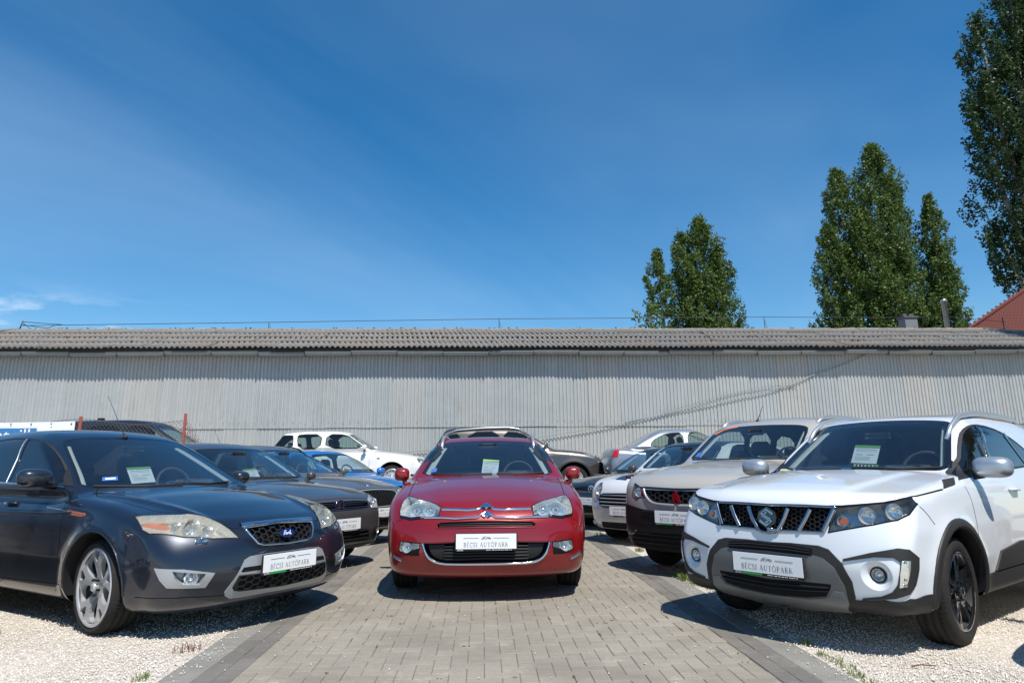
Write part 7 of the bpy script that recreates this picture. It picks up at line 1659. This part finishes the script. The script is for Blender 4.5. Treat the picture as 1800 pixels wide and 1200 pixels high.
def build_suv():
    c = Car('parked_suv', (2.25, 18.75, .40, 90), PR['suvside'], .034, 'brown SUV with silver roof rails side on behind the red estate car', 'brown', ROW_B); g = c.root
    for m in (1, -1):
        for q_ in ([(.70, 1.13), (1.0, 1.36), (1.3, 1.53), (1.72, 1.56), (1.76, 1.12)], [(1.84, 1.12), (1.82, 1.565), (2.6, 1.55), (2.72, 1.12)], [(2.82, 1.13), (2.80, 1.52), (3.15, 1.48), (3.4, 1.2)]):
            glassing(c, side(c, q_, m), 'glassdark', 'side_window', .018, (m, 0, .25), 'rubber')
        mirror(c, (1.02, .7, 1.18), 'brown', (.10, .09, .08), m)
        rl = [top(c, [(m * .60, y)])[0] for y in (1.2, 1.35, 1.6, 2.2, 2.9, 3.2)]; V, Fc = tube([tuple(p + np.array([0, 0, h_])) for p, h_ in zip(rl, [-.006, .05, .07, .07, .06, .0])], .022, 8); mesh_obj('roof_rail', V, Fc, M('rail'), g)
        q = side(c, [(-.45, .30), (.36, .30)][:2], m)
    c.line('lower_cladding', side(c, [(.45, .33), (1.3, .32), (2.3, .33)], -1), .12, M('cladding'), h=.02)
    W_ = symP(front(c, [(0, 1.13), (.40, 1.13), (.70, 1.12), (.64, 1.35), (.58, 1.52), (.3, 1.56), (0, 1.57)], 0)); glassing(c, W_, 'glass', 'windscreen', .03, (0, -1, .8))
    L = front(c, [(.50, .80), (.52, .90), (.70, .95), (.84, .99), (.86, .92), (.80, .82)]); b_ = front(c, [(.66, .87), (.76, .90)]); lamp(c, L, [(b_[0], .045, .05, 'reflector', .5), (b_[1], .045, .05, 'reflector', .5)], .07, 'lens', 'housing')
    U = rs_(symP(front(c, [(0, .30), (.6, .30), (.7, .5), (.3, .52), (0, .52)])), .05); c.patch('black_bumper', U, M('cladding'), .006, .006, d=(0, -1, 0)); q = front(c, [(.62, .56), (.78, .55)]); c.line('bumper_trim', q, .03, M('chrome'), h=.01); c.line('bumper_trim', q * mir, .03, M('chrome'), h=.01)
    doors(c, (.62, 1.80)); arch_trim(c, .05); c.body(); c.wheels(rim_5, .225, .21, 0); cabin(c, .7, 1.08, 1.4, zs=.1); return c
def build_sedan():
    c = Car('parked_saloon', (4.55, 17.6, .50, -93), PR['sedan'], .034, 'silver saloon seen from its side beyond the right row', 'silver', ROW_B); g = c.root
    return c
cS = build_suzuki(); cF = build_ford(); cR = build_red(); build_rifter(); build_mini()
cV = build_vw((-2.30, 8.95, 0, 56), 'parked_hatchback', 'grey', 'dark grey hatchback directly behind the dark blue one, second in the left row', ROW_L)
build_vw((2.55, 13.4, 0, -51), 'parked_hatchback', 'black', 'black hatchback at the far end of the right row', ROW_R)
build_fordwagon(); build_blue(); build_golf3(); build_suv()
def car_like(name, pose, key, pk, label, group, setup, cell=.036, rim=rim_5):
    c = Car(name, pose, PR[key], cell, label, pk, group); setup(c); c.body(); c.wheels(rim, .21, .2, 0); return c
def su_sedan(c):
    for m in (1, -1):
        for q_ in ([(.62, .985), (.95, 1.20), (1.30, 1.33), (1.66, 1.35), (1.70, .98)], [(1.78, .98), (1.75, 1.35), (2.15, 1.33), (2.45, 1.22), (2.60, 1.08), (2.58, .98)]): glassing(c, side(c, q_, m), 'glassclear', 'side_window', .020, (m, 0, .3), 'plastic')
        q = _pv(c, [(3.52, .74), (3.30, .76), (3.28, .92), (3.46, .93)], (m * .6, 3.4, .8), (m, .9, 0), lambda y, z: (m * .7, y, z)); c.patch('tail_lamp', rs_(q if m > 0 else q[::-1], .04), M('redlens'), .006, .006)
        mirror(c, (.98, .7, 1.0), 'silver', (.10, .08, .06), m)
    W_ = symP(front(c, [(0, .985), (.40, .985), (.68, .975), (.60, 1.2), (.55, 1.33), (.3, 1.355), (0, 1.36)], 0)); glassing(c, W_, 'glass', 'windscreen', .03, (0, -1, .9))
    rw_ = _pv(c, [(x, z) for x, z in ((0, 1.09), (.5, 1.09), (.58, 1.12), (.50, 1.32), (.3, 1.345), (0, 1.35))], (0, 2.9, 1.1), (0, 1, .9), lambda x, z: (x, 3.4, z)); glassing(c, symP(rw_), 'glassdark', 'rear_window', .03, (0, 1, .9))
    cabin(c, .7, .95, 1.4, zs=-.05)
car_like('parked_saloon', (6.62, 17.9, .52, 90), 'sedan', 'silver', 'silver blue saloon side on at the back right showing its red tail lamp', ROW_B, su_sedan)
def su_black(c):
    for m in (1, -1):
        for q_ in ([(.70, 1.13), (1.0, 1.36), (1.3, 1.53), (1.72, 1.56), (1.76, 1.12)], [(1.84, 1.12), (1.82, 1.565), (2.6, 1.55), (2.72, 1.12)], [(2.82, 1.13), (2.80, 1.50), (3.1, 1.44), (3.3, 1.2)]): glassing(c, side(c, q_, m), 'glassclear' if q_[0][0] < 1 else 'glassdark', 'side_window', .022, (m, 0, .25), 'plastic')
    W_ = symP(front(c, [(0, 1.13), (.40, 1.13), (.70, 1.12), (.64, 1.35), (.58, 1.52), (.3, 1.56), (0, 1.57)], 0)); glassing(c, W_, 'glassclear', 'windscreen', .03, (0, -1, .8)); cabin(c, .7, 1.08, 1.4, zs=.1)
    V, Fc = box((0, 2.6, 1.70), (.05, .16, .07), bev=.02); mesh_obj('roof_aerial', V, Fc, M('rubber'), c.root)
car_like('parked_estate_car', (-5.75, 16.0, .47, 90), 'suvside', 'black', 'black car half hidden behind the chain link fence', ROW_B, su_black)
def su_vw(c): vw_front(c); hatch_glass(c); cabin(c, .65, .98, 1.35); [mirror(c, (.99, .66, 1.02), 'silver', (.11, .09, .07), m) for m in (1, -1)]
car_like('parked_hatchback', (-4.31, 4.93, 0, 57), 'vw', 'silver', 'silver car whose nose corner just enters at the left edge', ROW_L, su_vw)
car_like('parked_hatchback', (4.22, 3.70, 0, -53), 'vw', 'grey', 'grey car beyond the right edge casting its shadow on the gravel', ROW_R, su_vw)
def su_w(c):
    for m in (1, -1):
        for q_ in ([(.62, .96), (.92, 1.16), (1.14, 1.31), (1.62, 1.33), (1.64, .955)], [(1.74, .955), (1.72, 1.33), (2.28, 1.33), (2.34, 1.26), (2.28, .955)]): glassing(c, side(c, q_, m), 'glassdark', 'side_window', .020, (m, 0, .25), 'plastic')
    rl = [top(c, [(-.5, y)])[0] + np.array([0, 0, .02]) for y in (1.1, 2.6)]; cabin(c, .6, .90, 1.2, zs=-.08)
car_like('parked_hatchback', (15.6, 17.2, .28, 90), 'golf3', 'whitegolf', 'white car roof showing past the crossover at the right edge', ROW_B, su_w)
# price sheets behind the windscreens
def price_sheet(pose, pt, n, w, h, roll, label, green=True, arrows=False):
    X, Y, Z, a = pose; a = R(a); c, s = math.cos(a), math.sin(a); p = np.array(pt); p = p - np.array(n) * .05; q = (X + c * p[0] - s * p[1], Y + s * p[0] + c * p[1], Z + p[2])
    nn = Vector((c * n[0] - s * n[1], s * n[0] + c * n[1], n[2])).normalized(); e = empty('price_sheet', q, label=label, category='price sheet', group='price sheets behind the windscreens')
    rx = Vector((c, s, 0)); rx = (rx - nn * rx.dot(nn)).normalized(); ry = nn.cross(rx); M3 = Matrix((rx, ry, nn)).transposed(); e.rotation_euler = (M3 @ Matrix.Rotation(roll, 3, 'Z')).to_euler()
    V, Fc = box((0, 0, 0), (w, h, .001)); mesh_obj('paper', V, Fc, M('paper'), e, smooth=False)
    V, Fc = box((0, h * .42, .001), (w, h * .15, .001)); mesh_obj('green_header', V, Fc, M('greenl'), e, smooth=False)
    V, Fc = joinVF([box((0, h * .26, .0012), (w * .8, h * .035, .0008)), box((0, h * .16, .0012), (w * .85, h * .018, .0008)), box((-w * .25, -h * .02, .0012), (w * .28, h * .04, .0008)), box((w * .2, -h * .02, .0012), (w * .3, h * .04, .0008)), box((0, -h * .0, .0012), (.001, h * .14, .0008))] + [box((-w * .1, -h * (.14 + .06 * i), .0012), (w * .6, h * .014, .0008)) for i in range(4)]); mesh_obj('small_print', V, Fc, M('papert'), e, smooth=False, kind='stuff')
    if arrows:
        V, Fc = box((.02, -h * .62, -.001), (w * 1.0, h * .16, .001)); mesh_obj('green_strip', V, Fc, M('greenl'), e, smooth=False)
        pr_ = []
        for i in range(6): V1, F1 = stroke2([(-w * .35 + i * w * .14, -h * .58), (-w * .29 + i * w * .14, -h * .63), (-w * .35 + i * w * .14, -h * .68)], .008); pr_.append(([(x, y, .001) for x, y in V1], F1))
        V, Fc = joinVF([box((.0, -h * .63, -.0002), (w * .9, h * .10, .001))]); mesh_obj('black_strip', V, Fc, M('gap'), e, smooth=False); V, Fc = joinVF(pr_); mesh_obj('arrows', V, Fc, M('inkw'), e, smooth=False, kind='stuff')


def sheet_on(c, w, h, roll, label, **k):
    p = c.pt()[0]; n = c.n(p[None])[0]; n = n * .6 + np.array([0, -.45, .0]); n /= np.linalg.norm(n)
    price_sheet((c.X, c.Y, c.Z, math.degrees(c.a)), p, n, w, h, roll, label, **k)
sheet_on(cS, .21, .175, -.06, 'price sheet with green header behind the windscreen of the white crossover', arrows=True)
sheet_on(cF, .22, .17, .03, 'price sheet with green header behind the windscreen of the dark blue hatchback')
sheet_on(cR, .18, .21, -.10, 'price sheet tilted behind the windscreen of the red estate car')
sheet_on(cV, .21, .15, .08, 'price sheet low behind the windscreen of the dark grey hatchback')
